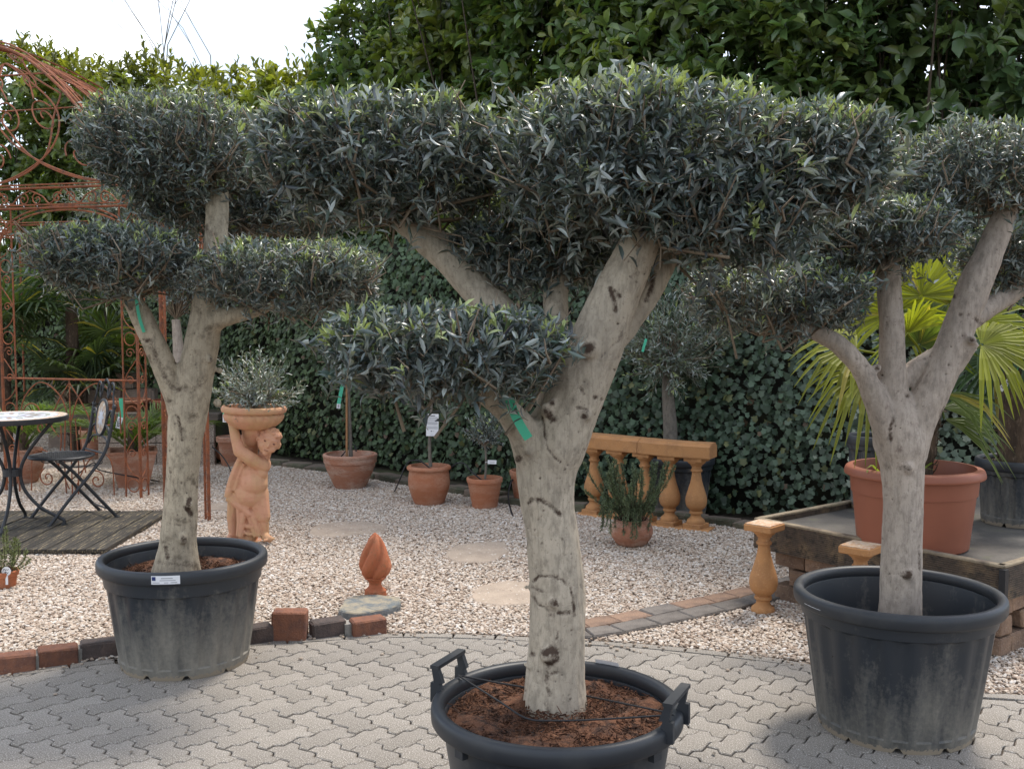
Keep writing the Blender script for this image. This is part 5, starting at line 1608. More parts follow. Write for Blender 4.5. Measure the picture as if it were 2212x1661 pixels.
for k in range(26):
    a = rs.uniform(0, 6.28); out = rs.uniform(0.03, 0.17); h_ = rs.uniform(0.06, 0.24)
    p0 = SP + Vector((0.04 * math.cos(a), 0.04 * math.sin(a), 0.085)); p2 = SP + Vector((out * math.cos(a), out * math.sin(a), 0.09 + h_))
    p1 = (p0 + p2) / 2 + Vector((math.cos(a) * 0.03, math.sin(a) * 0.03, 0.0))
    spr.append((tuple(p0), tuple(p1), tuple(p2)))
needles_bush('rosemary', Vector((SP.x, SP.y, 0.08)), spr, 'pale yellowish green herb in the small relief-patterned pot', 10, (0.17, 0.20, 0.08), cat='herb', nl=0.02)
lb = empty('round_label', W(14, 1244, SP.y - 0.07), label='round white handwritten price label stuck in the small pot', cat='plant label')
MB().lathe([(0, -0.001), (0.026, -0.001), (0.026, 0.001), (0, 0.001)], n=28).build('disc', M['white'], lb).matrix_local = Matrix.Translation((0, 0, 0.028)) @ Matrix.Rotation(math.pi / 2, 4, 'X')
MB().box((0.001, 0, -0.022), (0.014, 0.002, 0.055)).build('stake', M['white'], lb)
m_ = MB()
for sc_ in ([(-0.018, 0.034), (-0.010, 0.044), (-0.006, 0.030), (0.0, 0.040), (0.006, 0.034), (0.014, 0.042)], [(-0.012, 0.020), (-0.004, 0.026), (-0.008, 0.014), (0.002, 0.024), (0.006, 0.014), (0.012, 0.024)], [(-0.020, 0.024), (-0.014, 0.040), (-0.019, 0.030)]):
    m_.tube([(p[0], -0.002, p[1]) for p in spline(sc_, 4)], 0.0011, 4)
m_.build('handwriting', M['ink'], lb)

# ------------------------------------------------------------------ balusters and balustrade
def baluster_prof(h, k=1.0):
    p = [(0.058, 0.0), (0.060, 0.012), (0.056, 0.026)]
    p += smooth_prof([(0.052, 0.030), (0.036, 0.045), (0.033, 0.062)], 3) + [(0.042, 0.068), (0.044, 0.075), (0.042, 0.082), (0.036, 0.086)]
    p += smooth_prof([(0.040, 0.090), (0.062, 0.115), (0.070, 0.150), (0.066, 0.185), (0.050, 0.235), (0.036, 0.285), (0.030, 0.320), (0.029, 0.338)], 4)
    p += [(0.036, 0.341), (0.039, 0.348), (0.036, 0.355), (0.031, 0.358), (0.030, 0.375), (0.036, 0.378), (0.038, 0.385)] + smooth_prof([(0.042, 0.388), (0.056, 0.40), (0.060, 0.412)], 3)
    s_ = h / 0.412
    return [(r * k, z * s_) for r, z in p]
def plain_baluster(c, h, label, rz):
    t = empty('baluster', c, rz, label=label, cat='baluster', group='loose balusters')
    MB().lathe([(0, 0)] + baluster_prof(h - 0.036, 1.06) + [(0, h - 0.036)], n=44).build('shaft', M['ochre'], t, smooth=40)
    MB().cbox((0, 0, h - 0.021), (0.158, 0.158, 0.036), 0, 0.005).build('cap', M['ochre'], t)
    MB().box((0, 0, h - 0.0015), (0.146, 0.146, 0.005)).build('pale_top', M['ochre_pale'], t)  # thin top plate in a paler, mottled ochre
    return t
B1 = G(1648, 1322); plain_baluster(B1, 0.478, 'loose ochre baluster standing on the gravel beside the deck corner', R(47))
B2 = G(1860, 1176, 0.478); B2.z = 0
plain_baluster(B2, 0.478, 'loose ochre baluster half hidden behind the clean black tub', R(47))
bal = empty('balustrade', G(1410, 1140), label='ochre balustrade with four balusters and a two-piece handrail', cat='balustrade')
BO = Vector(bal.location)
bb = [G(u, v) for u, v in ((1503, 1143), (1446, 1137), (1392, 1129), (1335, 1120), (1283, 1112))]
dirb = (bb[0] - bb[3]); ang_b = math.atan2(dirb.y, dirb.x)
bm_src = MB().lathe([(0, 0.03)] + [(r, z + 0.03) for r, z in baluster_prof(0.462, 1.12)] + [(0, 0.49)], n=44).mesh('baluster', M['ochre'], 40)
sq = MB().cbox((0, 0, 0.018), (0.142, 0.142, 0.036), 0, 0.004).cbox((0, 0, 0.505), (0.142, 0.142, 0.03), 0, 0.004).mesh('baluster_block', M['ochre'])
for k, p in enumerate(bb):
    o = link('baluster', bm_src, bal); o.location = p - BO + Vector((0, 0, 0.012))
    q = link('block', sq, o); q.rotation_euler = (0, 0, ang_b)
base_prof = [(-0.09, 0.0), (0.09, 0.0), (0.09, 0.008), (0.07, 0.022), (-0.07, 0.022), (-0.09, 0.008)]
rail_prof = [(-0.085, 0.0), (0.085, 0.0), (0.088, 0.008), (0.088, 0.085), (0.066, 0.092), (0.055, 0.108), (-0.055, 0.108), (-0.066, 0.092), (-0.088, 0.085), (-0.088, 0.008)]
def sweep(prof, pts):
    vs, fs = [], []
    n = len(prof)
    for i, p in enumerate(pts):
        d = pts[min(i + 1, len(pts) - 1)] - pts[max(i - 1, 0)]
        nn = Vector((-d.y, d.x, 0)).normalized()
        for (a, z) in prof: vs.append(p + nn * a + Vector((0, 0, z)))
    for i in range(len(pts) - 1):
        for k in range(n): fs.append((i * n + k, i * n + (k + 1) % n, (i + 1) * n + (k + 1) % n, (i + 1) * n + k))
    fs.append(tuple(range(n))[::-1]); fs.append(tuple((len(pts) - 1) * n + k for k in range(n)))
    return MB().add(vs, fs)
line = [Vector(p) for p in spline([tuple(bb[4] + (bb[4] - bb[3]) * 0.45), tuple(bb[3]), tuple(bb[1]), tuple(bb[0] + (bb[0] - bb[1]) * 0.62)], 8)]
cut = 12
for k, seg_ in enumerate((line[:cut + 1], line[cut:])):
    seg_ = [p - BO for p in seg_]
    dd = (seg_[-1] - seg_[0]).normalized() * 0.002
    seg_[0] = seg_[0] + dd; seg_[-1] = seg_[-1] - dd
    sweep(rail_prof, [p + Vector((0, 0, 0.531)) for p in seg_]).build('handrail', M['ochre'], bal)
    sweep(base_prof, [p + Vector((0, 0, -0.004)) for p in seg_]).build('plinth', M['ochre'], bal)
# black pot with an olive bush behind the balustrade
KB = W(1470, 990, 8.35); KB.z = 0
kb, _ = nursery_tub('plant_tub', KB, 0.27, 0.44, 0.20, 0.40, M['pot_clean'], 'black plastic tub with bark soil behind the balustrade', ribs=16, band=0.09, soil='soil')
stem_tree('olive_tree', Vector((KB.x, KB.y, 0.38)), [(W(1447, 1000, 8.35), 0.058), (W(1448, 930, 8.35), 0.056), (W(1444, 870, 8.35), 0.05), (W(1440, 800, 8.35), 0.035)], W(1450, 745, 8.3), 0.46, 0.4, 0.46, 0.42, 'loose grey-green olive bush rising behind the balustrade', 51, ll=0.06, lw=0.013, dens=170, tint=(1.25, 1.25, 0.95), loose=0.14, tl=0.16)
ribbon('plant_tag', [W(1396, 732, 7.85), W(1392, 745, 7.85), W(1388, 760, 7.85)], 0.02, 'crumpled green tag on the olive bush behind the balustrade')
# ================================================================== RAISED DECK
DZ = 0.44
dA, dB, dC = G(1630, 1120, DZ), G(2168, 1224, DZ), G(2112, 1060, DZ)
e1 = (dB - dA); e1.z = 0
e2 = Vector((-e1.y, e1.x, 0)).normalized()
if e2.y < 0: e2 = -e2
e1n = e1.normalized()
deck = empty('raised_deck', Vector((dA.x, dA.y, 0)), label='raised display deck with ribbed edge boards on a tan block wall', cat='deck')
DO = Vector(deck.location)
Ld = e1.length; Wd = 3.2
ad = math.atan2(e1n.y, e1n.x)
def dp(a, b, z): return e1n * a + e2 * b + Vector((0, 0, z))
MB().add([dp(0.03, 0.03, DZ - 0.035), dp(Ld - 0.03, 0.03, DZ - 0.035), dp(Ld - 0.03, Wd, DZ - 0.035), dp(0.03, Wd, DZ - 0.035)], [(0, 1, 2, 3)]).build('deck_surface', M['deck_mat'], deck)
def ribbed(a0, b0, a1, b1, out, name, h=0.155, flip=False):
    """board with fine horizontal ribs"""
    p0, p1 = dp(a0, b0, 0), dp(a1, b1, 0)
    d = (p1 - p0)
    n_ = 15
    vs, fs = [], []
    prof = []
    for k in range(n_):
        z0 = DZ - 0.008 - h + h * k / n_
        prof += [(0.0, z0), (0.004, z0 + h / n_ * 0.2), (0.004, z0 + h / n_ * 0.75), (0.0, z0 + h / n_ * 0.98)]
    prof = [(-0.028, DZ - 0.008 - h)] + prof + [(-0.002, DZ - 0.008), (-0.028, DZ - 0.008)]
    m_ = len(prof)
    for q in (p0, p1):
        for (o_, z_) in prof: vs.append(q + out * o_ + Vector((0, 0, z_)))
    for k in range(m_): fs.append((k, (k + 1) % m_, m_ + (k + 1) % m_, m_ + k))
    fs.append(tuple(range(m_))[::-1]); fs.append(tuple(range(m_, 2 * m_)))
    b = MB().add(vs, fs).build(name, M['fascia'], deck)
    MB().cbox((p0 + p1) / 2 - out * 0.014 + Vector((0, 0, DZ - 0.001)), (d.length, 0.04, 0.014), math.atan2(d.y, d.x), 0.003).build('top_strip', M['fascia_top'], b)
    return b
ribbed(0, 0, Ld * 0.49, 0, -e2, 'edge_board'); ribbed(Ld * 0.49 + 0.004, 0, Ld, 0, -e2, 'edge_board')
ribbed(Ld, 0.002, Ld, Wd, e1n, 'edge_board')
ribbed(0, 0.034, 0, Wd, -e1n, 'edge_board')
MB().box(dp(Ld + 0.003, -0.003, DZ - 0.085), (0.03, 0.03, 0.15), ad).build('corner_post', M['hose'], deck)
# block wall under the boards: course by course
blk = {}
def block(a, b, z, L_, along):
    key = round(L_, 3)
    if key not in blk: blk[key] = MB().cbox((0, 0, 0), (L_ - 0.008, 0.11, 0.088), 0, 0.008, jit=0.003).mesh('wall_block', M['brick_tan'])
    o = link('wall_block', blk[key], deck)
    o.location = dp(a, b, z)
    o.rotation_euler = (0, 0, (ad if along else math.atan2(e2.y, e2.x)) + random.uniform(-0.01, 0.01))
for cI in range(3):
    z = 0.046 + cI * 0.096
    x0 = 0.10 + (0.10 if cI % 2 else 0.0)
    while x0 < Ld - 0.02:
        L_ = min(random.choice((0.2, 0.2, 0.24)), Ld - 0.02 - x0)
        if L_ > 0.05: block(x0 + L_ / 2, 0.10 + random.uniform(-0.004, 0.004), z, round(L_, 2), True)
        x0 += L_
    y0 = 0.16 + (0.1 if cI % 2 else 0)
    while y0 < 1.6:
        block(Ld - 0.09, y0 + 0.1, z, 0.2, False); y0 += 0.2
    y0 = 0.16
    while y0 < 1.2:
        block(0.16, y0 + 0.1, z, 0.2, False); y0 += 0.2
MB().box(dp(Ld / 2, 1.7, 0.15), (Ld - 0.5, 2.9, 0.29), ad).build('core', M['soil'], deck)

# pots on the deck
TZ = DZ - 0.033
TP = G(1970, 1176, TZ)
tp = clay_pot('flower_pot', TP, [(0.262, 0), (0.268, 0.006), (0.296, 0.27), (0.303, 0.272), (0.31, 0.355)] + smooth_prof([(0.312, 0.357), (0.335, 0.358), (0.338, 0.372), (0.33, 0.395), (0.315, 0.402)], 3), 0.02, M['plastic_terra'], 'large smooth terracotta-coloured plastic pot holding the yellowish palm', 0.33, n=72)
BP = G(2195, 1128, TZ)
bp, _ = nursery_tub('plant_tub', BP, 0.225, 0.36, 0.18, 0.33, M['pot_clean'], 'black ribbed nursery pot of the fibrous palm on the deck', ribs=16, band=0.08, soil='soil', feet=8)
BP2 = W(1890, 1010, 6.35); BP2.z = TZ
bp2, _ = nursery_tub('plant_tub', BP2, 0.17, 0.44, 0.13, 0.40, M['pot_clean'], 'black pot on the deck behind the yellowish palm', ribs=16, band=0.08, soil='soil', feet=8)

# ================================================================== PALMS
def fan_leaf(t, O, base, hub, out, up, rad, n, col, seed, spread=300, droop=0.35, width=0.02, tipdroop=0.2):
    """petiole and a fan of folded segments: one frond"""
    rs = np.random.default_rng(seed)
    base, hub, out, up = (np.array(x, float) for x in (base, hub, out, up))
    out = out / np.linalg.norm(out); sd_ = np.cross(out, up); sd_ /= np.linalg.norm(sd_); nn = np.cross(sd_, out)
    V, Fq, C = [], [], []
    mid = (base + hub) / 2 + np.array([0, 0, 0.06])
    q = spline([tuple(base), tuple(mid), tuple(hub)], 5)
    mb = MB().tube([Vector(p) for p in q], [0.009 - 0.004 * k / len(q) for k in range(len(q))], 5)
    V = [np.array(v) for v in mb.v]; F = list(mb.f)
    C = [np.array(col) * 0.9] * len(V)
    for k in range(n):
        a = math.radians((k / (n - 1) - 0.5) * spread + rs.uniform(-2.5, 2.5))
        d = out * math.cos(a) + sd_ * math.sin(a)
        L_ = rad * (0.72 + 0.28 * math.cos(a * 0.5)) * rs.uniform(0.88, 1.08)
        s_ = np.cross(d, nn)
        cc = np.array(col) * rs.uniform(0.7, 1.3)
        if rs.random() < 0.06: cc = np.array([0.36, 0.30, 0.06])
        i0 = len(V)
        kink = rs.random() < 0.25
        for (tt, w) in ((0.03, 0.25), (0.3, 0.85), (0.62, 1.0), (0.84, 0.62), (1.0, 0.06)):
            p = hub + d * L_ * tt + nn * (0.10 * rad * math.sin(tt * 1.5)) + np.array([0, 0, -droop * L_ * tt ** 2.2 - (tipdroop * L_ * max(0, tt - 0.6) * (2.2 if kink else 1.0))])
            ww = width * w
            V += [p - s_ * ww + nn * ww * 0.45, p, p + s_ * ww + nn * ww * 0.45]
            C += [cc, cc * 0.85, cc]
        for j in range(4):
            b = i0 + 3 * j
            F += [(b, b + 1, b + 4, b + 3), (b + 1, b + 2, b + 5, b + 4)]
    me = bpy.data.meshes.new('frond')
    me.from_pydata([tuple(v - np.array(O)) for v in V], [], F)
    at = me.attributes.new('col', 'FLOAT_COLOR', 'POINT')
    at.data.foreach_set('color', np.concatenate([np.array(C), np.ones((len(C), 1))], axis=1).astype(np.float32).ravel())
    me.materials.append(M['palm_leaf'])
    return link('frond', me, t)
def fibrous_trunk(t, O, p0, p1, r0, r1, seed, n=150):
    rs = random.Random(seed)
    p0, p1, O = Vector(p0), Vector(p1), Vector(O)
    m_ = MB()
    pts = [p0.lerp(p1, k / 8) - O for k in range(9)]
    m_.tube(pts, [r0 + (r1 - r0) * k / 8 + rs.uniform(-0.006, 0.006) for k in range(9)], 14)
    for k in range(n):
        f = rs.random(); a = rs.uniform(0, 6.28)
        r = r0 + (r1 - r0) * f
        b = p0.lerp(p1, f) - O + Vector((math.cos(a), math.sin(a), 0)) * r * 0.92
        tang = Vector((-math.sin(a), math.cos(a), 0)) * rs.uniform(-0.05, 0.05)
        out = Vector((math.cos(a), math.sin(a), 0))
        e = b + tang + out * rs.uniform(0.004, 0.03) + Vector((0, 0, rs.uniform(-0.02, 0.09)))
        if k % 7 == 0:
            m_.tube([b, (b + e) / 2 + out * 0.012, e + out * 0.015], [0.016, 0.013, 0.005], 5, flat=0.4)
        else: m_.tube([b, (b + e) / 2 + out * 0.008, e], [0.004, 0.003, 0.0012], 4)
    return m_.build('trunk', M['fibre'], t, smooth=60)
def fan_palm(name, base, top, r0, r1, fronds, label, seed, group=None):
    O = Vector(base)
    t = empty(name, O, label=label, cat='palm', group=group)
    fibrous_trunk(t, O, base, top, r0, r1, seed)
    for k, f in enumerate(fronds):
        fan_leaf(t, O, f.get('base', top), f['hub'], f['out'], f.get('up', (0, -0.4, 1)), f['rad'], f.get('n', 26), f['col'], seed + k, f.get('spread', 280), f.get('droop', 0.3), f.get('w', 0.017), f.get('tip', 0.2))
    return t
YEL, GRN, DGR = (0.24, 0.255, 0.025), (0.11, 0.15, 0.03), (0.04, 0.075, 0.028)
YP = TP.y
pt = W(2005, 800, YP)
tp_base = Vector((TP.x + 0.02, TP.y, TZ + 0.32))
fr = []
for (u, v, Yd, ox, oz, oy, rad, col, dr, upv) in (
    (1990, 640, .10, 0.0, 1.0, 0.1, 0.33, YEL, 0.0, (0, -1, 0.15)), (2050, 660, .15, 0.35, 0.9, 0.2, 0.32, YEL, 0.05, (0, -1, 0.2)), (1925, 680, .2, -0.5, 0.8, 0.2, 0.34, YEL, 0.1, (0, -1, 0.3)),
    (1985, 745, -.05, 0.1, 0.8, -0.3, 0.30, GRN, 0.1, (0, -1, 0.2)), (1850, 755, .0, -0.95, 0.15, -0.1, 0.36, YEL, 0.35, (-0.2, -0.6, 0.8)), (1880, 800, -.12, -0.9, -0.25, -0.3, 0.36, YEL, 0.4, (-0.3, -0.8, 0.5)),
    (2110, 700, .1, 0.95, 0.35, 0.0, 0.38, YEL, 0.2, (0.1, -0.8, 0.6)), (2120, 745, -.1, 0.95, 0.05, -0.3, 0.38, YEL, 0.3, (0.2, -0.7, 0.7)),
    (2010, 700, .3, 0.1, 0.9, 0.5, 0.34, GRN, 0.05, (0, -0.9, 0.4)), (1960, 720, -.2, -0.3, 0.7, -0.5, 0.30, YEL, 0.15, (0, -0.9, 0.4))):
    fr.append(dict(hub=W(u, v, YP + Yd), out=(ox, oy, oz), up=upv, rad=rad * 0.98, col=col, droop=dr * 1.2, n=22, w=0.0125, spread=190, tip=0.3))
for (u, v, Yd, ox, oz, oy) in ((2030, 850, -.1, 0.75, -0.25, -0.5), (2035, 880, .1, 0.85, -0.1, 0.2), (1990, 870, -.1, -0.6, -0.2, -0.5), (2040, 905, -.05, 0.9, -0.35, -0.2)):
    fr.append(dict(hub=W(u, v, YP + Yd), out=(ox, oy, oz), up=(0.2, -0.7, 0.7), rad=0.34, col=GRN, droop=0.3, n=7, w=0.012, spread=50, tip=0.3))
fan_palm('fan_palm', tp_base, W(2012, 850, YP + .02), 0.065, 0.055, fr, 'yellowish fan palm with backlit leaves behind the deck-side olive', 60)
# young basal leaves in the same pot
vb = empty('palm_offshoot', Vector((TP.x - 0.16, TP.y - 0.08, TZ + 0.32)), label='short strap-leaved green shoots at the edge of the plastic pot', cat='palm shoot')
rs = np.random.default_rng(5)
Vv, Ff, Cc = [], [], []
for k in range(15):
    a = rs.uniform(0, 6.28); b0 = np.array([rs.uniform(-0.1, 0.16), rs.uniform(-0.08, 0.05), 0.0])
    d = np.array([math.cos(a), math.sin(a) * 0.6, 0]); sd_ = np.array([-d[1], d[0], 0])
    L_ = rs.uniform(0.14, 0.26); i0 = len(Vv); c_ = np.array((0.20, 0.25, 0.045)) * rs.uniform(0.6, 1.3)
    for tt, w in ((0, 0.4), (0.35, 1), (0.7, 0.8), (1, 0.05)):
        p = b0 + d * L_ * 0.75 * tt ** 1.4 + np.array([0, 0, L_ * (tt - 0.62 * tt ** 2.4)])
        Vv += [p - sd_ * 0.012 * w, p + sd_ * 0.012 * w]; Cc += [c_, c_]
    for j in range(3): Ff.append((i0 + 2 * j, i0 + 2 * j + 1, i0 + 2 * j + 3, i0 + 2 * j + 2))
link('leaves', np_mesh('leaves', np.array(Vv), [np.array(Ff)], M['palm_leaf'], np.array(Cc)), vb)
# second palm
YQ = BP.y
fr = []
for (u, v, Yd, ox, oz, oy, rad, dr) in ((2140, 640, .1, -0.8, 0.5, 0.1, 0.34, 0.2), (2120, 700, .0, -0.95, 0.1, -0.1, 0.34, 0.35), (2200, 600, .1, 0.0, 1, 0.1, 0.36, 0.1), (2260, 640, 0, 0.8, 0.5, 0, 0.36, 0.2), (2240, 720, -.1, 0.9, 0, -0.2, 0.36, 0.4), (2150, 780, .2, -0.8, -0.3, 0.3, 0.3, 0.4)):
    fr.append(dict(hub=W(u, v, YQ + Yd), out=(ox, oy, oz), up=(0.0, -0.7, 0.7), rad=rad, col=DGR, droop=dr, n=24, w=0.015))
fan_palm('fan_palm', Vector((BP.x, BP.y, TZ + 0.32)), W(2195, 760, YQ), 0.105, 0.085, fr, 'dark green fan palm with thick fibrous trunk in the black nursery pot', 80)
ribbon('plant_tag', [W(2196, 788, YQ - .14), W(2190, 805, YQ - .15), W(2178, 825, YQ - .15), W(2160, 842, YQ - .15)], 0.032, 'green barcode tag tied to the fibrous palm trunk', code=(0.62, 0.95))

# ================================================================== STATUE
SB_ = G(540, 1169); YS = SB_.y
statue = empty('statue', SB_, label='terracotta statue of a draped child carrying a fluted basin', cat='statue')
def sp(u, v, dy=0.0): return W(u, v, YS + dy) - SB_
m = MB()
# base, legs, feet with toes
m.ell(sp(545, 1172), (0.17, 0.13, 0.020))
m.cap(sp(505, 1158), sp(504, 1120), 0.033, 0.043); m.cap(sp(504, 1120), sp(512, 1078), 0.046, 0.066)
m.cap(sp(571, 1150, -.05), sp(567, 1115, -.045), 0.033, 0.046); m.cap(sp(567, 1115, -.045), sp(556, 1075, -.02), 0.056, 0.082)
m.cap(sp(572, 1158, -.06), sp(582, 1164, -.12), 0.030, 0.024); m.cap(sp(500, 1160, 0), sp(495, 1165, -.06), 0.030, 0.024)
for q in range(5): m.ell(sp(572 + q * 4.6, 1167 - q * 0.9, -.145 + q * 0.008), (0.010, 0.016, 0.010))
m.cap(sp(535, 1160, .03), sp(532, 1085, .03), 0.075, 0.09)
m.cap(sp(540, 1160, -.03), sp(545, 1105, -.02), 0.048, 0.06)
# chubby torso
m.ell(sp(541, 1068, -.015), (0.128, 0.112, 0.105))
m.cap(sp(543, 1062, -.01), sp(547, 1020, 0), 0.112, 0.102)
m.ell(sp(548, 1045, -.045), (0.095, 0.09, 0.09))
m.ell(sp(537, 1020, -.055), (0.055, 0.045, 0.048)); m.ell(sp(563, 1022, -.055), (0.050, 0.045, 0.046))
m.ell(sp(568, 1004, -.01), (0.056, 0.062, 0.058)); m.ell(sp(530, 1005, .01), (0.062, 0.062, 0.06))
# drapery folds
for pts, r in (([(522, 988), (508, 1018), (497, 1050), (492, 1074)], 0.026), ([(528, 1000), (516, 1030), (507, 1060)], 0.020), ([(492, 1074), (505, 1086), (522, 1096), (541, 1112)], 0.026), ([(498, 1068), (515, 1082), (538, 1098)], 0.018), ([(508, 1062), (524, 1070), (540, 1072)], 0.013), ([(541, 1108), (552, 1130), (560, 1158)], 0.020), ([(528, 1100), (524, 1130), (520, 1160)], 0.020), ([(515, 1100), (516, 1130), (514, 1158)], 0.016), ([(522, 1128), (536, 1138), (548, 1136)], 0.014), ([(520, 1145), (538, 1154), (552, 1152)], 0.012), ([(536, 1110), (544, 1140), (552, 1160)], 0.013)):
    q = spline([(p[0], p[1]) for p in pts], 5)
    m.tube([sp(p[0], p[1], -0.085 if p[1] > 1060 else -0.075) for p in q], r, 8)
# near arm: shoulder, elbow, hand up to the basin
m.cap(sp(568, 1006, -.05), sp(540, 990, -.10), 0.050, 0.047); m.cap(sp(540, 990, -.10), sp(517, 974, -.105), 0.047, 0.043)
m.cap(sp(517, 974, -.105), sp(509, 945, -.09), 0.042, 0.036); m.cap(sp(509, 945, -.09), sp(504, 922, -.07), 0.036, 0.032)
m.ell(sp(503, 916, -.065), (0.034, 0.028, 0.034))
for q in range(4): m.cap(sp(497 + q * 5, 916, -.09), sp(495 + q * 5.6, 903, -.105), 0.0095, 0.008, 8)
m.cap(sp(514, 918, -.085), sp(521, 910, -.09), 0.011, 0.009, 8)
# far arm raised behind the head, and the stump that carries the bowl
m.cap(sp(535, 1000, .05), sp(542, 940, .05), 0.062, 0.062); m.cap(sp(545, 945, .02), sp(548, 925, .0), 0.07, 0.085)
# neck and head
m.cap(sp(566, 1000), sp(574, 975), 0.046, 0.042)
HT = Matrix.Rotation(R(24), 3, 'Y') @ Matrix.Rotation(R(14), 3, 'Z')
HS = 1.24
hc = sp(581, 953, -.045)
def hp(x, y, z): return hc + HT @ Vector((x * HS, y * HS, z * HS))
def he(c, r, rot=None): m.ell(c, tuple(k * HS for k in r), rot if rot is not None else HT)
he(hc, (0.061, 0.066, 0.074))
he(hp(0, -0.030, -0.034), (0.040, 0.036, 0.036)); he(hp(-0.026, -0.040, -0.026), (0.023, 0.022, 0.022)); he(hp(0.026, -0.040, -0.026), (0.023, 0.022, 0.022))
he(hp(0, -0.067, -0.014), (0.0095, 0.011, 0.010)); m.cap(hp(0, -0.058, 0.006), hp(0, -0.068, -0.012), 0.007, 0.009, 8)
he(hp(0, -0.061, -0.036), (0.016, 0.008, 0.0045)); he(hp(0, -0.060, -0.044), (0.013, 0.008, 0.0045)); he(hp(0, -0.056, -0.060), (0.014, 0.012, 0.011))
for sx in (-1, 1):
    m.cap(hp(sx * 0.011, -0.061, 0.021), hp(sx * 0.036, -0.053, 0.020), 0.007, 0.006, 8)
    he(hp(sx * 0.062, 0.0, -0.004), (0.009, 0.014, 0.02))
rs = random.Random(3)
for q in range(60):
    a = rs.uniform(0, 6.28); e_ = rs.uniform(0.0, 1.5)
    d = Vector((math.cos(a) * math.cos(e_), math.sin(a) * math.cos(e_), math.sin(e_)))
    if d.y < -0.35 and d.z < 0.62: continue
    he(hp(d.x * 0.060, d.y * 0.066, d.z * 0.074), (0.013, 0.013, 0.009), Matrix.Rotation(a, 3, 'Z'))
me = remeshed('figure', m, 0.0050, 1)
me.materials.append(M['terra_statue'])
link('figure', me, statue)
# eyes and mouth: shade of the hollows put in as dark colour
for sx in (-1, 1):
    MB().ell(hp(sx * 0.023, -0.0565, 0.006), (0.0125, 0.0075, 0.006), HT, 10, 6).build('eye', M['brick_red'], statue)
MB().ell(hp(0, -0.066, -0.040), (0.0165, 0.006, 0.002), HT, 10, 6).build('mouth', M['brick_red'], statue)
# basin
bc = sp(548, 915)
bz = [sp(548, 928).z, sp(548, 880).z]
h_ = bz[1] - bz[0]
MBas = [(0.05, 0.0)] + smooth_prof([(0.075, 0.0), (0.13, 0.016), (0.180, 0.055), (0.194, 0.085), (0.186, 0.104)], 4)
rim = smooth_prof([(0.190, 0.106), (0.206, 0.110), (0.212, 0.126), (0.206, 0.143), (0.190, 0.147)], 3)
inn = [(0.178, 0.143), (0.168, 0.11), (0.10, 0.09), (0, 0.09)]
def bfn(a, r, z):
    if z < 0.103 and r > 0.06: return (r * (1 + 0.035 * abs(math.cos(11 * a)) - 0.02), z)
    return (r, z)
b = MB().lathe([(0, 0)] + MBas + rim + inn, n=132, fn=bfn).build('basin', M['terra_statue'], statue, smooth=45)
b.location = Vector((sp(548, 915).x, 0.0, sp(548, 928).z)); b.scale = (1.04, 1.04, 1.12)
b.rotation_euler = (0, R(1.5), 0)
bcW = SB_ + b.location
stem_tree('olive_shrub', bcW + Vector((0, 0, 0.10)), [(bcW + Vector((0, 0, 0.08)), 0.012), (bcW + Vector((0, 0, 0.16)), 0.01), (bcW + Vector((0, 0, 0.22)), 0.008)], bcW + Vector((0.02, 0, 0.25)), 0.27, 0.24, 0.25, 0.16, 'silvery olive shrub spilling from the basin of the statue', 71, ll=0.048, lw=0.012, dens=230, cat='olive shrub', tint=(1.3, 1.25, 1.1), loose=0.2, tl=0.12)

# ================================================================== WOODEN PLATFORM, TABLE, CHAIR
plat = empty('wooden_platform', (-2.65, 6.84, 0), label='dark weathered plank platform under the bistro table and chair', cat='platform')
pw = 0.128
x0 = 0.0
k = 0
src = [MB().cbox((0, 0.675, 0), (pw - 0.006, 1.345, 0.024), 0, 0.003, jit=0.0015).mesh('plank', M['deck_wood']) for _ in range(4)]
while x0 > -2.6:
    o = link('plank', src[k % 4], plat); o.location = (x0 - pw / 2, 0, 0.028 + random.uniform(-0.002, 0.002)); o.rotation_euler = (0, 0, random.uniform(-0.003, 0.003))
    x0 -= pw; k += 1
for y_ in (0.06, 0.68, 1.28): MB().box((-1.28, y_, 0.008), (2.55, 0.05, 0.016)).build('bearer', M['deck_wood'], plat)
PZ = 0.04
TC = G(31, 1149); TC.z = PZ
TH = 1.6 - (899 - 668) * TC.y / FPX - PZ
table = empty('bistro_table', TC, label='round mosaic-topped bistro table on curved black iron legs', cat='table')
RT = 0.385
MB().lathe([(0, TH - 0.035), (RT - 0.004, TH - 0.036), (RT, TH - 0.03), (RT, TH - 0.002), (RT - 0.012, TH), (0, TH - 0.002)], n=72).build('top', M['iron'], table, smooth=40)
def ring(r0, r1, z, mat, name, n=72):
    vs, fs = [], []
    for kk in range(n):
        a = 2 * math.pi * kk / n
        vs += [(r0 * math.cos(a), r0 * math.sin(a), z), (r1 * math.cos(a), r1 * math.sin(a), z)]
    fs = [(2 * q, 2 * q + 1, (2 * q + 3) % (2 * n), (2 * q + 2) % (2 * n)) for q in range(n)]
    return MB().add(vs, fs).build(name, mat, table)
ring(0.315, 0.376, TH + 0.0015, M['mosaic_tan'], 'mosaic_border'); ring(0.262, 0.313, TH + 0.0015, M['mosaic_white'], 'mosaic_ring'); ring(0.235, 0.260, TH + 0.0015, M['mosaic_green'], 'mosaic_ring')
ring(0.0, 0.233, TH + 0.001, M['mosaic_white'], 'mosaic_field')
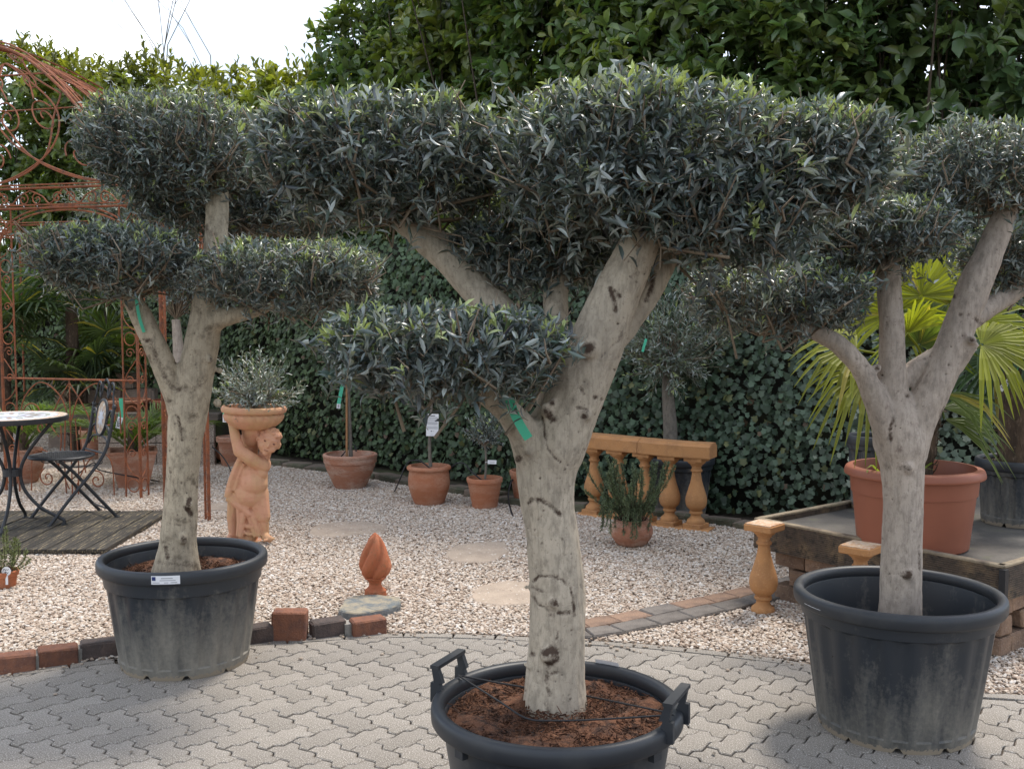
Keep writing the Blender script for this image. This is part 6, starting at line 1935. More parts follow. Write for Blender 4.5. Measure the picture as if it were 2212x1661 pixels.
for q in range(16):                         # petals of the field
    a = 2 * math.pi * q / 16; d = Vector((math.cos(a), math.sin(a), 0)); s_ = Vector((-d.y, d.x, 0))
    MB().add([d * 0.12 + Vector((0, 0, TH + 0.003)), d * 0.17 + s_ * 0.022 + Vector((0, 0, TH + 0.003)), d * 0.228 + Vector((0, 0, TH + 0.003)), d * 0.17 - s_ * 0.022 + Vector((0, 0, TH + 0.003))], [(0, 3, 2, 1)]).build('mosaic_petal', M['mosaic_brown' if q % 2 else 'mosaic_green'], table)
def star(par, rad, z, mat, M4=None, name='mosaic_star'):
    for q in range(8):
        a = 2 * math.pi * q / 8; d = Vector((math.cos(a), math.sin(a), 0)); s_ = Vector((-d.y, d.x, 0))
        for sg in (-1, 1):
            vs = [Vector((0, 0, z)), d * rad + Vector((0, 0, z)), (d * 0.45 + s_ * sg * 0.186) * rad + Vector((0, 0, z))]
            vs = [v * 0.985 + (vs[0] + vs[1] + vs[2]) / 3 * 0.015 for v in vs]
            if M4 is not None: vs = [M4 @ v for v in vs]
            MB().add(vs, [(0, 1, 2)] if sg < 0 else [(0, 2, 1)]).build(name, M[mat], par)
star(table, 0.135, TH + 0.004, 'mosaic_white')
for q in range(4):
    a = R(12) + q * math.pi / 2
    d = Vector((math.cos(a), math.sin(a), 0))
    pts = [d * 0.29 + Vector((0, 0, TH - 0.035)), d * 0.20 + Vector((0, 0, TH - 0.14)), d * 0.10 + Vector((0, 0, TH - 0.28)), d * 0.055 + Vector((0, 0, TH * 0.5)), d * 0.075 + Vector((0, 0, TH * 0.34)), d * 0.17 + Vector((0, 0, TH * 0.18)), d * 0.29 + Vector((0, 0, TH * 0.08)), d * 0.335 + Vector((0, 0, 0.035)), d * 0.34 + Vector((0, 0, 0.004))]
    MB().tube([Vector(p) for p in spline([tuple(p) for p in pts], 6)], 0.0125, 8).build('leg', M['iron'], table, smooth=60)
    MB().lathe([(0, 0), (0.022, 0), (0.022, 0.006), (0, 0.007)], c=d * 0.34, n=14).build('foot_pad', M['iron'], table)
MB().lathe([(0.062, TH * 0.46), (0.062, TH * 0.46 + 0.05), (0.05, TH * 0.46 + 0.05), (0.05, TH * 0.46)], n=24, closed=True).build('collar', M['iron'], table)

CH = Vector((-3.29, 7.90, PZ))
chair = empty('bistro_chair', CH, math.atan2(-0.66, -0.75), label='black iron folding bistro chair with star mosaic in its backrest', cat='chair')
SZ = 0.475
hw = 0.205
def ctube(name, pts, r=0.011, n=8, par=None, smooth=60):
    return MB().tube([Vector(p) for p in spline([tuple(p) for p in pts], 6)], r, n).build(name, M['iron'], par or chair, smooth=smooth)
for sy in (-1, 1):
    y = sy * hw
    ctube('back_post', [(0.24, y, 0.0), (0.10, y, 0.17), (-0.07, y, 0.36), (-0.17, y, 0.50), (-0.215, y, 0.64), (-0.24, y, 0.78), (-0.25, y, 0.83)], 0.0125)
    ctube('rear_leg', [(-0.26, y * 0.86, 0.0), (-0.10, y * 0.86, 0.19), (0.05, y * 0.86, 0.37), (0.15, y * 0.86, 0.46)], 0.0125)
    MB().lathe([(0, 0), (0.02, 0), (0.02, 0.006), (0, 0.007)], c=(0.24, y, 0), n=12).build('foot_pad', M['iron'], chair)
    MB().lathe([(0, 0), (0.02, 0), (0.02, 0.006), (0, 0.007)], c=(-0.26, y * 0.86, 0), n=12).build('foot_pad', M['iron'], chair)
    MB().ell((-0.012, y * 0.95, 0.298), (0.016, 0.02, 0.016)).build('hinge', M['iron'], chair)
    MB().ell((-0.25, y, 0.83), (0.016, 0.016, 0.022)).build('knob', M['iron'], chair)
ctube('stretcher', [(0.185, -hw, 0.065), (0.185, hw, 0.065)], 0.007); ctube('stretcher', [(-0.21, -hw * 0.86, 0.06), (-0.21, hw * 0.86, 0.06)], 0.007)
ctube('seat_rod', [(-0.17, -hw, 0.49), (-0.17, hw, 0.49)], 0.008)
ctube('stay_wire', [(0.17, 0.17, 0.44), (0.13, 0.17, 0.41), (-0.14, 0.17, 0.41), (-0.15, 0.17, 0.46)], 0.004); ctube('stay_wire', [(0.17, -0.17, 0.44), (0.13, -0.17, 0.41), (-0.14, -0.17, 0.41), (-0.15, -0.17, 0.46)], 0.004)
rimp = [(0.222 * math.cos(a) + 0.075, 0.222 * math.sin(a), SZ) for a in np.linspace(0, 2 * math.pi, 33)]
MB().tube([Vector(p) for p in rimp], 0.014, 8, flat=0.7).build('seat_rim', M['iron'], chair, smooth=60)
for fam in (0, 1):
    for q in range(-6, 7):
        o_ = q * 0.031
        h2 = math.sqrt(max(0, 0.218 ** 2 - o_ ** 2))
        a = Vector((o_, -h2, 0)) if fam == 0 else Vector((-h2, o_, 0)); b2 = Vector((o_, h2, 0)) if fam == 0 else Vector((h2, o_, 0))
        Rz = Matrix.Rotation(R(45), 3, 'Z')
        a, b2 = Rz @ a, Rz @ b2
        c_ = (a + b2) / 2 + Vector((0.075, 0, SZ + 0.004 + 0.003 * fam)); d = b2 - a
        MB().box(c_, (d.length, 0.014, 0.003), math.atan2(d.y, d.x)).build('seat_slat', M['iron'], chair)
# backrest plane: leaning back slightly
BT = Matrix.Translation((-0.232, 0, 0.74)) @ Matrix.Rotation(R(-9), 4, 'Y') @ Matrix.Rotation(R(90), 4, 'Y') @ Matrix.Rotation(R(90), 4, 'Z')
def bpl(x, z, d=0.0): return BT @ Vector((x, z, d))
ov = [(0.098 * math.cos(a), 0.135 * math.sin(a)) for a in np.linspace(0, 2 * math.pi, 33)]
sgn = 1 if bpl(0, 1).z > bpl(0, 0).z else -1
def B(x, z, d=0.0): return bpl(x, z * sgn, d)
MB().tube([B(x, z) for x, z in ov], 0.012, 8).build('medallion_rim', M['iron'], chair, smooth=60)
for d, nm in ((0.006, 'medallion'), (-0.006, 'medallion')):
    MB().add([B(x * 0.95, z * 0.95, d) for x, z in ov[:-1]], [tuple(range(32))]).build(nm, M['mosaic_tan'], chair)
for d in (0.009, -0.009):
    S4 = BT @ Matrix.Diagonal((0.062, 0.085, 1, 1))
    for q in range(8):
        a = 2 * math.pi * q / 8 + math.pi / 8 * 0; dd = Vector((math.cos(a), math.sin(a), d)); s_ = Vector((-math.sin(a), math.cos(a), 0))
        MB().add([S4 @ v for v in (Vector((0, 0, d)), dd * 1.0 if False else Vector((dd.x, dd.y, d)), Vector((dd.x * 0.45 + s_.x * 0.19, dd.y * 0.45 + s_.y * 0.19, d)))] + [S4 @ Vector((dd.x * 0.45 - s_.x * 0.19, dd.y * 0.45 - s_.y * 0.19, d))], [(0, 3, 1, 2)]).build('mosaic_star', M['mosaic_white'], chair)
m_ = MB()
for sy in (-1, 1):
    for pts in ([(sy * 0.20, 0.10), (sy * 0.17, 0.17), (sy * 0.165, 0.235), (sy * 0.13, 0.27), (sy * 0.095, 0.245), (sy * 0.10, 0.19), (sy * 0.075, 0.15)], [(sy * 0.075, 0.15), (sy * 0.05, 0.21), (sy * 0.052, 0.26), (0.0, 0.295)],
                [(sy * 0.10, 0.0), (sy * 0.15, 0.06), (sy * 0.185, 0.05), (sy * 0.17, 0.02)], [(sy * 0.10, -0.05), (sy * 0.16, -0.08), (sy * 0.19, -0.16)], [(sy * 0.20, -0.21), (sy * 0.13, -0.15), (0.0, -0.132)]):
        m_.tube([B(p[0], p[1]) for p in spline(pts, 7)], 0.008, 6)
m_.build('back_scroll', M['iron'], chair, smooth=60)

# ================================================================== GAZEBO
def spiral(c, r, a0, turns, sgn_=1, n=26, end=0.12):
    return [(c[0] + r * (1 - (1 - end) * k / n) * math.cos(a0 + sgn_ * 2 * math.pi * turns * k / n), c[1] + r * (1 - (1 - end) * k / n) * math.sin(a0 + sgn_ * 2 * math.pi * turns * k / n)) for k in range(n + 1)]
gM = Vector((G(305, 1077).x, G(305, 1077).y, 0)); gL = Vector((G(14, 1061).x, G(14, 1061).y, 0))
gu = (gL - gM).normalized(); gw = Vector((0.10, 0.995, 0)).normalized()
gaz = empty('gazebo', gM, label='rusty wrought-iron gazebo with scrolled dome behind the bistro set', cat='gazebo')
SIDE = 3.4
def gpt(a, b, z): return gu * a + gw * b + Vector((0, 0, z))
RZ0, RZ1 = 2.46, 2.63
def gtube(name, pts, r, par=gaz, n=6): return MB().tube(pts, r, n).build(name, M['rust'], par, smooth=60)
def curve_on(fn, pts, n=6): return [fn(p[0], p[1]) for p in spline(pts, n)]
pr = 0.0135
dLM = (gL - gM).length
posts = [(0, 0), (dLM, 0), (SIDE, 0), (0, SIDE), (SIDE, SIDE)]
for a, b in posts: gtube('post', [gpt(a, b, 0), gpt(a, b, RZ1)], pr, n=8)
gtube('rod', [gpt(0.145, 0, 0.0), gpt(0.145, 0, RZ0)], 0.008); gtube('rod', [gpt(dLM - 0.14, 0, 0), gpt(dLM - 0.14, 0, RZ0)], 0.008)
gtube('rod', [gpt(0, 0.145, 0), gpt(0, 0.145, RZ0)], 0.008)
# top ring: two bars each side with scrolls between
for (p, q) in (((0, 0), (SIDE, 0)), ((0, 0), (0, SIDE)), ((SIDE, 0), (SIDE, SIDE)), ((0, SIDE), (SIDE, SIDE))):
    for z in (RZ0, RZ1):
        gtube('ring_bar', [gpt(p[0], p[1], z), gpt(q[0], q[1], z)], 0.012)
        gtube('ring_bar', [gpt(p[0], p[1], z + 0.028), gpt(q[0], q[1], z + 0.028)], 0.008)
    m_ = MB()
    P0, P1 = gpt(p[0], p[1], 0), gpt(q[0], q[1], 0)
    for k in range(5):
        c0 = (k + 0.5) / 5
        fn = lambda x, z: P0.lerp(P1, c0) + (P1 - P0).normalized() * x + Vector((0, 0, z))
        for sg in (-1, 1):
            m_.tube([fn(x, z) for x, z in spline([(sg * 0.33, RZ0 + 0.16), (sg * 0.2, RZ0 + 0.04), (sg * 0.12, RZ0 + 0.10), (0.0, RZ0 + 0.15)], 6)], 0.0065, 5)
            m_.tube([fn(sg * x, z) for x, z in spiral((0.07, RZ0 + 0.075), 0.055, 1.57, 1.3)], 0.006, 5)
            m_.tube([fn(sg * x, z) for x, z in spiral((0.27, RZ0 + 0.085), 0.05, 0.5, 1.3)], 0.006, 5)
    m_.build('ring_scroll', M['rust'], gaz, smooth=60)
# scrolls in the slim post panels
def slim(fn, z0, z1):
    m_ = MB()
    z = z0
    while z < z1 - 0.2:
        m_.tube([fn(x, zz) for x, zz in [(0.07 - 0.055 * math.cos(t), z + 0.09 * (1 - math.cos(t)) * 0 + 0.055 * math.sin(t) + 0.06) for t in np.linspace(0, 6.28, 18)]], 0.005, 5)
        m_.tube([fn(x, zz) for x, zz in spline([(0.01, z + 0.13), (0.07, z + 0.16), (0.13, z + 0.24), (0.12, z + 0.36), (0.02, z + 0.50)], 6)], 0.005, 5)
        m_.tube([fn(x, zz) for x, zz in spiral((0.075, z + 0.56), 0.045, 3.1, 1.4, -1)], 0.005, 5)
        m_.tube([fn(x, zz) for x, zz in spiral((0.075, z + 0.33), 0.04, 0, 1.4)], 0.005, 5)
        z += 0.62
    return m_
slim(lambda x, z: gpt(x, 0, z), 0.05, 2.4).build('post_scroll', M['rust'], gaz, smooth=60)
slim(lambda x, z: gpt(dLM - x, 0, z), 0.05, 2.4).build('post_scroll', M['rust'], gaz, smooth=60)
slim(lambda x, z: gpt(0, x, z), 0.05, 2.4).build('post_scroll', M['rust'], gaz, smooth=60)
# low scrolled panel between the posts
pz = 1.0
gtube('rail', [gpt(0, 0, pz), gpt(dLM, 0, pz)], 0.010)
gtube('rail', [gpt(0, 0, 2.26), gpt(0.145, 0, 2.26)], 0.007); gtube('rail', [gpt(dLM, 0, 2.26), gpt(dLM - 0.14, 0, 2.26)], 0.007)
m_ = MB()
mid = dLM / 2
fn = lambda x, z: gpt(mid + x, 0, z)
for sg in (-1, 1):
    for pts in ([(sg * 0.5, 0.55), (sg * 0.48, 0.8), (sg * 0.30, 0.97), (sg * 0.10, 0.86), (0.0, 0.62)], [(0.0, 0.97), (sg * 0.12, 0.80), (sg * 0.20, 0.62), (sg * 0.12, 0.5)], [(sg * 0.42, 0.02), (sg * 0.40, 0.3), (sg * 0.28, 0.38), (sg * 0.14, 0.26), (0.03 * sg, 0.05)], [(sg * 0.06, 0.0), (sg * 0.07, 0.3), (sg * 0.05, 0.66)], [(sg * 0.14, 0.2), (sg * 0.10, 0.45), (sg * 0.10, 0.6)]):
        m_.tube(curve_on(fn, pts, 7), 0.006, 5)
    for c, r, a0, s2 in (((sg * 0.30, 0.58), 0.07, 1.5, sg), ((sg * 0.25, 0.14), 0.085, 1.2, -sg), ((sg * 0.38, 0.7), 0.10, 0, sg)):
        m_.tube([fn(x, z) for x, z in spiral(c, r, a0, 1.35, s2)], 0.006, 5)
m_.tube([fn(0, 0.0), fn(0, 1.0)], 0.006, 5)
m_.build('panel_scroll', M['rust'], gaz, smooth=60)
# arches under the ring
def arch(p, q, rise=0.5):
    P0, P1 = gpt(p[0], p[1], 0), gpt(q[0], q[1], 0)
    m_ = MB()
    for dz in (0.0, 0.035):
        pts = [P0.lerp(P1, 0.5 - 0.5 * math.cos(t)) + Vector((0, 0, RZ0 - rise - 0.02 + dz + rise * math.sin(t) ** 0.7)) for t in np.linspace(0.0, math.pi, 30)]
        m_.tube(pts, 0.008, 5)
    m_.build('arch', M['rust'], gaz, smooth=60)
arch((0, 0), (0, SIDE), 0.45); arch((0, SIDE), (SIDE, SIDE), 0.45); arch((0, 0.0), (dLM, 0), 0.42); arch((dLM, 0), (SIDE, 0), 0.45)
# dome
apex = Vector((-5.12, 10.6, 4.15)) - gM
def dome(base, s):
    return Vector((base.x + (apex.x - base.x) * s, base.y + (apex.y - base.y) * s, base.z + (apex.z - base.z) * (1 - (1 - s) ** 1.6)))
basepts = []
for k in range(8):
    t = k / 8 * 4
    i = int(t); f = t - i
    cs = [(0, 0), (SIDE, 0), (SIDE, SIDE), (0, SIDE), (0, 0)]
    a = cs[i][0] + (cs[i + 1][0] - cs[i][0]) * f; b = cs[i][1] + (cs[i + 1][1] - cs[i][1]) * f
    basepts.append(gpt(a, b, RZ1))
for bpnt in [basepts[q] for q in (0, 1, 2, 6, 7)]:
    gtube('dome_rib', [dome(bpnt, s) for s in np.linspace(0, 1, 18)], 0.014, n=7)
    if bpnt in (basepts[0], basepts[6]): gtube('dome_rib', [dome(bpnt, s) + Vector((0, 0, 0.05)) for s in np.linspace(0, 1, 18)], 0.009, n=5)
for k in range(8):
    b0, b1 = basepts[k], basepts[(k + 1) % 8]
    fn = lambda a, s: dome(b0.lerp(b1, a), s)
    m_ = MB()
    for sg in (0, 1):
        f = (lambda a, s: fn(a, s)) if sg == 0 else (lambda a, s: fn(1 - a, s))
        for pts in ([(0.02, 0.01), (0.30, 0.04), (0.62, 0.16), (0.80, 0.34), (0.70, 0.52), (0.5, 0.66), (0.30, 0.56), (0.36, 0.40)], [(0.98, 0.02), (0.72, 0.03), (0.46, 0.12), (0.26, 0.30), (0.05, 0.42)], [(0.05, 0.42), (0.2, 0.55), (0.15, 0.66), (0.05, 0.7)]):
            m_.tube([f(p[0], p[1]) for p in spline(pts, 8)], 0.0085, 5)
        for c, r, a0, s2 in (((0.34, 0.30), 0.12, 2.6, -1), ((0.22, 0.12), 0.09, 0, 1), ((0.30, 0.52), 0.10, 1.0, 1), ((0.2, 0.72), 0.10, 0.5, -1)):
            m_.tube([f(c[0] + (x - c[0]) * 1.0, c[1] + (z - c[1]) * 0.8) for x, z in spiral(c, r, a0, 1.5, s2)], 0.0075, 5)
    if k in (0, 1, 2, 6, 7): m_.build('dome_scroll', M['rust'], gaz, smooth=60)
    gtube('dome_bar', [fn(t, 0.56) for t in np.linspace(0, 1, 8)], 0.009)
MB().ell(apex + Vector((0, 0, 0.06)), (0.05, 0.05, 0.09)).build('finial', M['rust'], gaz, smooth=60)

# free-standing trellis nearer the olive
tS, tR = G(358, 1101), G(452, 1126)
trl = empty('iron_trellis', tS, label='rusty iron trellis posts behind the dusty tub olive trunk', cat='trellis')
tu = (tR - tS).normalized(); tl_ = (tR - tS).length
for x, r in ((0, 0.018), (0.06, 0.009), (tl_ - 0.05, 0.010), (tl_, 0.014)):
    MB().tube([tu * x, tu * x + Vector((0, 0, 2.42))], r, 8).build('post', M['rust'], trl, smooth=60)
for z in (0.98, 2.2, 2.40): MB().tube([Vector((0, 0, z)), tu * tl_ + Vector((0, 0, z))], 0.008, 6).build('rail', M['rust'], trl, smooth=60)
m_ = MB()
for x0_, wd in ((0.03, 0.026), (tl_ - 0.025, 0.022)):
    z = 0.1
    while z < 2.3:
        m_.tube([tu * (x0_ + wd * math.cos(t)) + Vector((0, 0, z + 0.05 * math.sin(t))) for t in np.linspace(0, 6.28, 16)], 0.0045, 5); z += 0.13 if int(z * 7) % 3 else 0.24
m_.build('scroll', M['rust'], trl, smooth=60)

# ================================================================== LEFT BACKGROUND
# raised bed with washed concrete front and sleeper top
bed = empty('raised_bed', (-4.25, 10.85, 0), label='raised bed of washed concrete panels topped by a grey timber sleeper', cat='raised bed')
for k in range(2):
    for j in range(2):
        MB().cbox((0.3 + k * 0.6, 0.03, 0.115 + j * 0.232), (0.594, 0.06, 0.226), 0, 0.004).build('panel', M['aggregate'], bed)
MB().cbox((0.45, 0.06, 0.50), (1.6, 0.2, 0.07), 0, 0.006, jit=0.003).build('sleeper', M['sleeper'], bed)
MB().box((0.02, 0.1, 0.22), (0.06, 0.06, 0.46)).build('post', M['sleeper'], bed)
MB().box((0.62, 0.75, 0.23), (1.15, 1.3, 0.44)).build('soil', M['soil'], bed)
# stacked blocks
stk = empty('block_stack', (-5.25, 12.3, 0), label='loosely stacked concrete and stone blocks behind the chair', cat='block stack')
rs = random.Random(12)
for j in range(5):
    x = -0.1 + (0.1 if j % 2 else 0)
    while x < 1.15 - 0.10 * j:
        L_ = rs.uniform(0.26, 0.42)
        o = MB().cbox((0, 0, 0), (L_ - 0.01, 0.24, 0.168), 0, 0.012, jit=0.006).build('block', M['block'], stk)
        o.location = (x + L_ / 2, rs.uniform(-0.03, 0.03), 0.085 + j * 0.172); o.rotation_euler = (0, 0, rs.uniform(-0.05, 0.05))
        x += L_
for x, z in ((0.12, 0.95), (0.95, 0.60)):
    o = MB().cbox((0, 0, 0), (0.34, 0.26, 0.15), 0, 0.015, jit=0.008).build('block', M['block'], stk); o.location = (x, 0, z - 0.01); o.rotation_euler = (0, 0, 0.15)
# bowls and pots
clay_pot('flower_pot', Vector((-4.47, 11.35, 0)), [(0.11, 0), (0.12, 0.01), (0.155, 0.27), (0.165, 0.275), (0.168, 0.31), (0.162, 0.315)], 0.014, M['terra_pale'], 'pinkish terracotta pot behind the chair beside the raised bed', 0.28)
clay_pot('plant_bowl', Vector((-4.2, 11.55, 0.45)), [(0.14, 0), (0.15, 0.01), (0.24, 0.14), (0.255, 0.145), (0.258, 0.17), (0.25, 0.175)], 0.014, M['terra'], 'wide red-brown clay bowl standing on the raised bed', 0.15, cat='bowl')
clay_pot('plant_bowl', Vector((-3.72, 11.6, 0.45)), [(0.13, 0), (0.14, 0.01), (0.2, 0.13), (0.212, 0.135), (0.215, 0.16), (0.21, 0.165)], 0.014, M['plastic_terra'], 'smaller dark red bowl on the raised bed beside the square pot palm', 0.14, cat='bowl')
# square tapered pot
SQ = G(287, 1062); SQ.y += 0.28; SQ = Vector((W(287, 1000, SQ.y).x, SQ.y, 0))
sqp = empty('square_pot', SQ, R(20), label='square tapered terracotta pot with a feather palm behind the gazebo post', cat='flower pot')
def sqring(w, z): return [(-w, -w, z), (w, -w, z), (w, w, z), (-w, w, z)]
vs = sqring(0.125, 0) + sqring(0.20, 0.315) + sqring(0.205, 0.318) + sqring(0.21, 0.34) + sqring(0.188, 0.34) + sqring(0.178, 0.27)
fs = [(0, 3, 2, 1)] + [(4 * j + k, 4 * j + (k + 1) % 4, 4 * j + 4 + (k + 1) % 4, 4 * j + 4 + k) for j in range(5) for k in range(4)] + [(20, 21, 22, 23)]
MB().add(vs, fs).build('body', M['terra_pale'], sqp)
MB().box((0, 0, 0.275), (0.35, 0.35, 0.02)).build('soil', M['soil'], sqp)
RP = W(52, 1000, 9.75); RP.z = 0
clay_pot('flower_pot', RP, smooth_prof([(0.10, 0), (0.12, 0.03), (0.165, 0.15), (0.172, 0.22), (0.155, 0.285)]) + [(0.157, 0.29), (0.165, 0.30), (0.163, 0.318), (0.155, 0.32)], 0.014, M['terra_pale'], 'rounded pale-streaked terracotta pot behind the bistro table', 0.29)
BPt = G(502, 1006)
clay_pot('flower_pot', BPt, [(0.10, 0), (0.105, 0.02), (0.11, 0.03), (0.14, 0.25), (0.155, 0.255), (0.158, 0.30), (0.15, 0.305)], 0.014, M['terra_pale'], 'pink terracotta pot standing behind the statue', 0.27)
tpot = clay_pot('flower_pot', G(466, 1000) + Vector((0, 0, 0.12)), [(0.07, 0), (0.075, 0.01), (0.105, 0.17), (0.115, 0.175), (0.117, 0.2), (0.112, 0.205)], 0.012, M['terra'], 'terracotta pot lying on its side behind the statue', 0.17)
tpot.rotation_euler = (R(90), 0, R(70))

def feather_palm(name, base, n, L0, col, label, seed, stalk=0.25, lw=0.011):
    t = empty(name, base, label=label, cat='palm', group='potted feather palms')
    rs = np.random.default_rng(seed)
    for k in range(n):
        a = 2 * math.pi * k / n * 2.4 + rs.uniform(-0.3, 0.3)
        el = rs.uniform(0.75, 1.35)
        L_ = L0 * rs.uniform(0.75, 1.1)
        d = np.array([math.cos(a) * math.cos(el), math.sin(a) * math.cos(el), math.sin(el)])
        dn = np.array([math.cos(a), math.sin(a), 0])
        q = [tuple(d * L_ * tt + dn * 0.3 * L_ * tt ** 2 + np.array([0, 0, -0.42 * L_ * tt ** 2.4])) for tt in np.linspace(0, 1, 12)]
        mb = MB().tube([Vector(p) for p in q], [0.007 - 0.005 * i / 12 for i in range(12)], 5)
        V = [np.array(v) for v in mb.v]; F = list(mb.f); C = [np.array(col)] * len(V)
        q = np.array(q)
        sd_ = np.array([-math.sin(a), math.cos(a), 0])
        for i in range(44):
            tt = stalk + (1 - stalk) * i / 44
            x = tt * 10.99; j = int(x); p = q[j] + (q[j + 1] - q[j]) * (x - j); ax_ = (q[j + 1] - q[j]); ax_ = ax_ / np.linalg.norm(ax_)
            for sg in (-1, 1):
                ld = ax_ * 0.75 + sd_ * sg * 0.65 + np.array([0, 0, 0.2]) + rs.normal(size=3) * 0.12
                ld /= np.linalg.norm(ld)
                l_ = 0.20 * L_ / 0.6 * (1 - 0.55 * abs(tt - 0.5)) * rs.uniform(0.8, 1.15)
                w = np.cross(ld, ax_); w /= max(1e-6, np.linalg.norm(w)); w = np.cross(ld, w)
                i0 = len(V); c_ = np.array(col) * rs.uniform(0.6, 1.4)
                V += [p, p + ld * l_ * 0.4 + w * lw * 0.5, p + ld * l_ * 0.4 - w * lw * 0.5, p + ld * l_ + np.array([0, 0, -0.12 * l_])]; C += [c_] * 4
                F += [(i0, i0 + 1, i0 + 3, i0 + 2)]
        me = bpy.data.meshes.new('frond'); me.from_pydata([tuple(v) for v in V], [], F)
        at = me.attributes.new('col', 'FLOAT_COLOR', 'POINT'); at.data.foreach_set('color', np.concatenate([np.array(C), np.ones((len(C), 1))], axis=1).astype(np.float32).ravel())
        me.materials.append(M['palm_leaf']); link('frond', me, t)
    MB().tube([Vector((0, 0, -0.04)), Vector((0, 0, 0.12)), Vector((0, 0, 0.25))], [0.05, 0.045, 0.03], 10).build('stem', M['fibre'], t, smooth=60)
    return t
feather_palm('feather_palm', SQ + Vector((0, 0, 0.29)), 17, 0.72, (0.11, 0.16, 0.035), 'green feather palm growing in the square terracotta pot', 33)
feather_palm('feather_palm', RP + Vector((0, 0, 0.30)), 13, 0.75, (0.10, 0.15, 0.035), 'green feather palm in the rounded pot behind the bistro table', 34)
ribbon('plant_tag', [W(262, 860, SQ.y - .2), W(263, 880, SQ.y - .2), W(260, 905, SQ.y - .2), W(254, 925, SQ.y - .2)], 0.045, 'green tag with white barcode end on the square pot palm', code=(0.6, 1.0))
ribbon('plant_tag', [W(488, 878, YS + .3), W(488, 895, YS + .3), W(488, 912, YS + .3)], 0.045, 'green barcode tag behind the basin of the statue', code=(0.5, 1.0))
# fan palms in front of the ivy
def auto_palm(name, base, h, n, rad, col, label, seed, r=0.07):
    rs = random.Random(seed)
    top = Vector(base) + Vector((0, 0, h))
    fr = []
    for k in range(n):
        a = 6.283 * k / n + rs.uniform(-0.2, 0.2); el = rs.uniform(-0.25, 1.1)
        d = Vector((math.cos(a) * math.cos(el), math.sin(a) * math.cos(el), math.sin(el)))
        hub = top + d * rs.uniform(0.3, 0.5) + Vector((0, 0, 0.05))
        fr.append(dict(hub=hub, out=tuple(d), up=(-d.x * 0.6, -d.y * 0.6, 1.0), rad=rad * rs.uniform(0.8, 1.1), col=col, droop=0.25, n=22, w=0.016))
    fan_palm(name, base, top, r, r * 0.9, fr, label, seed, group='fan palms in front of the ivy')
auto_palm('fan_palm', Vector((W(155, 700, 12.0).x, 12.0, 0)), 1.62, 15, 0.5, (0.05, 0.085, 0.03), 'tall dark fan palm with slim trunk before the ivy', 91)
auto_palm('fan_palm', Vector((W(168, 860, 11.75).x, 11.75, 0.45)), 0.22, 12, 0.45, (0.05, 0.075, 0.035), 'low blue-green fan palm on the raised bed behind the chair', 92, 0.05)
auto_palm('fan_palm', Vector((W(235, 800, 12.3).x, 12.3, 0)), 0.95, 13, 0.48, (0.09, 0.13, 0.035), 'mid-height bright green fan palm before the ivy', 93, 0.06)
auto_palm('fan_palm', Vector((W(10, 800, 11.9).x, 11.9, 0)), 1.25, 13, 0.5, (0.06, 0.09, 0.03), 'dark fan palm beside the far gazebo post', 94, 0.07)
# another olive behind the gazebo
stem_tree('olive_tree', Vector((W(386, 900, 9.9).x, 9.9, 0)), [(W(388, 1040, 9.9), 0.06), (W(388, 900, 9.9), 0.055), (W(385, 760, 9.9), 0.05), (W(380, 690, 9.9), 0.04)], W(395, 600, 9.9), 0.42, 0.4, 0.38, 0.3, 'grey-leaved olive tree standing behind the dusty tub olive', 52, ll=0.055, lw=0.012, dens=220, mat='bark_red', loose=0.1, tl=0.13)
stem_tree('olive_shrub', Vector((W(230, 500, 12.6).x, 12.6, 1.2)), [(W(230, 700, 12.6), 0.03), (W(230, 560, 12.6), 0.025), (W(230, 500, 12.6), 0.02)], W(240, 440, 12.6), 0.5, 0.4, 0.3, 0.3, 'silvery olive shrub seen through the gazebo frieze', 53, ll=0.065, lw=0.014, dens=150, tint=(2.2, 2.1, 1.9), loose=0.15, tl=0.15)

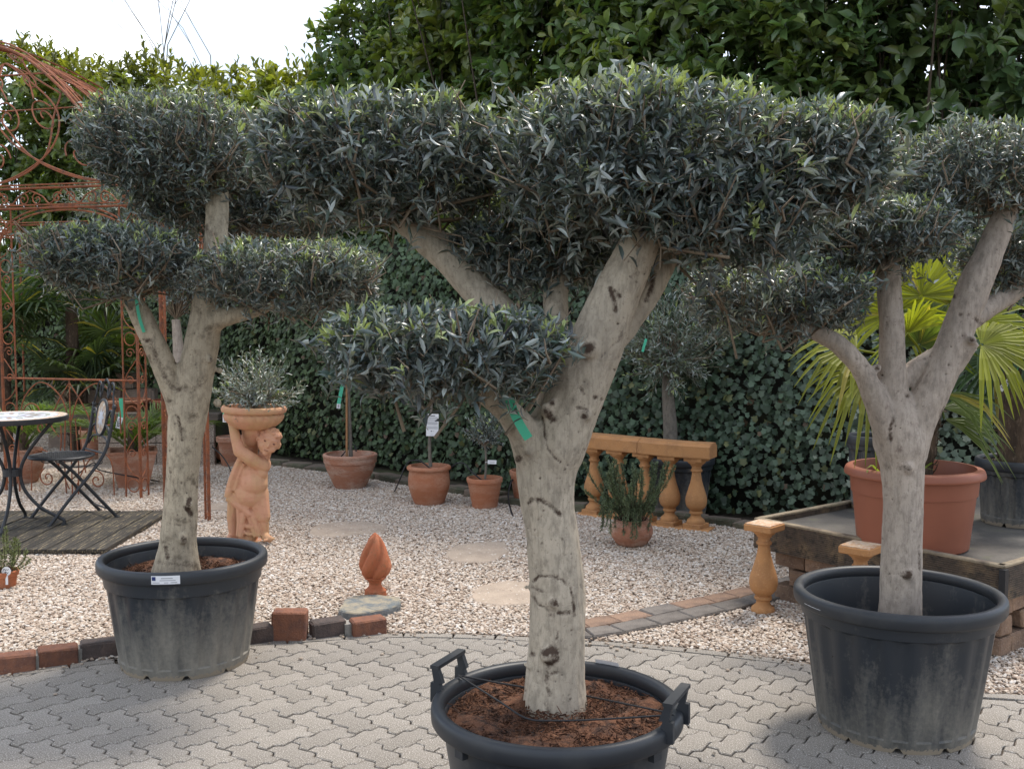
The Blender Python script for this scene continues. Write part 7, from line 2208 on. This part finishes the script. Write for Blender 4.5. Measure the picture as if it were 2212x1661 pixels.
# bare tree beyond the hedge
bt = empty('bare_tree', (-5.6, 17.5, 0), label='leafless tree whose thin twigs stand above the hedge', cat='tree')
rs = random.Random(77)
St = Sticks()
def grow(p, d, L_, r, lev):
    e = p + d * L_
    St.seg([tuple(p)], [tuple(e)], r, r * 0.7)
    if lev == 0: return
    for k in range(2):
        nd = (d + Vector((rs.uniform(-0.6, 0.6), rs.uniform(-0.5, 0.5), rs.uniform(-0.1, 0.35)))).normalized()
        grow(e if k else p.lerp(e, 0.7), nd, L_ * rs.uniform(0.6, 0.85), r * 0.62, lev - 1)
for x, tall in ((0.0, 0.93), (2.3, 0.86)):
    grow(Vector((-5.6 + x, 17.5, 0)), Vector((0.03, 0, 1)), 3.0 * tall, 0.032, 5)
me = np_mesh('branches', np.concatenate(St.v) - np.array([-5.6, 17.5, 0]), [np.concatenate(St.f)], M['bark_grey'])
link('branches', me, bt, kind='stuff')

# fallen leaves and stray stones on the paving
rs = random.Random(55)
lf = []
for k in range(7):
    u, v = rs.uniform(100, 2100), rs.uniform(1440, 1640)
    p = G(u, v)
    if p.y > 4.6: continue
    if (p - PC).length < 0.5 or (p - PL).length < 0.45 or (p - PR).length < 0.5: continue
    MB().add([(0, 0, 0.004), (0.008, 0.014, 0.009), (0, 0.03, 0.005), (-0.008, 0.014, 0.008)], [(0, 1, 2, 3)]).build('fallen_leaf', M['bark_grey'], label='dry brown leaf lying on the paving', cat='leaf', group='dry leaves on the paving').location = p
# pebbles strayed from the gravel onto the edge of the paving
m_ = MB()
for k in range(150):
    i = rs.randrange(len(EDGE) - 1)
    e_ = EDGE[i].lerp(EDGE[i + 1], rs.random())
    d_ = abs(rs.gauss(0, 0.05)) + 0.004
    a_ = (EDGE[i + 1] - EDGE[i]).normalized()
    if k % 9 == 0: d_ = rs.uniform(0.05, 0.5)
    q_ = e_ - Vector((-a_.y, a_.x)) * d_
    s_ = rs.uniform(0.6, 1.2)
    m_.ell((q_.x, q_.y, 0.005), (0.0095 * s_, 0.0075 * s_, 0.005 * s_), Matrix.Rotation(rs.uniform(0, 3), 3, 'Z'), 6, 4)
m_.build('stray_gravel', M['flagstone'], kind='stuff', label='stray pebbles scattered along the edge of the paving', cat='gravel')
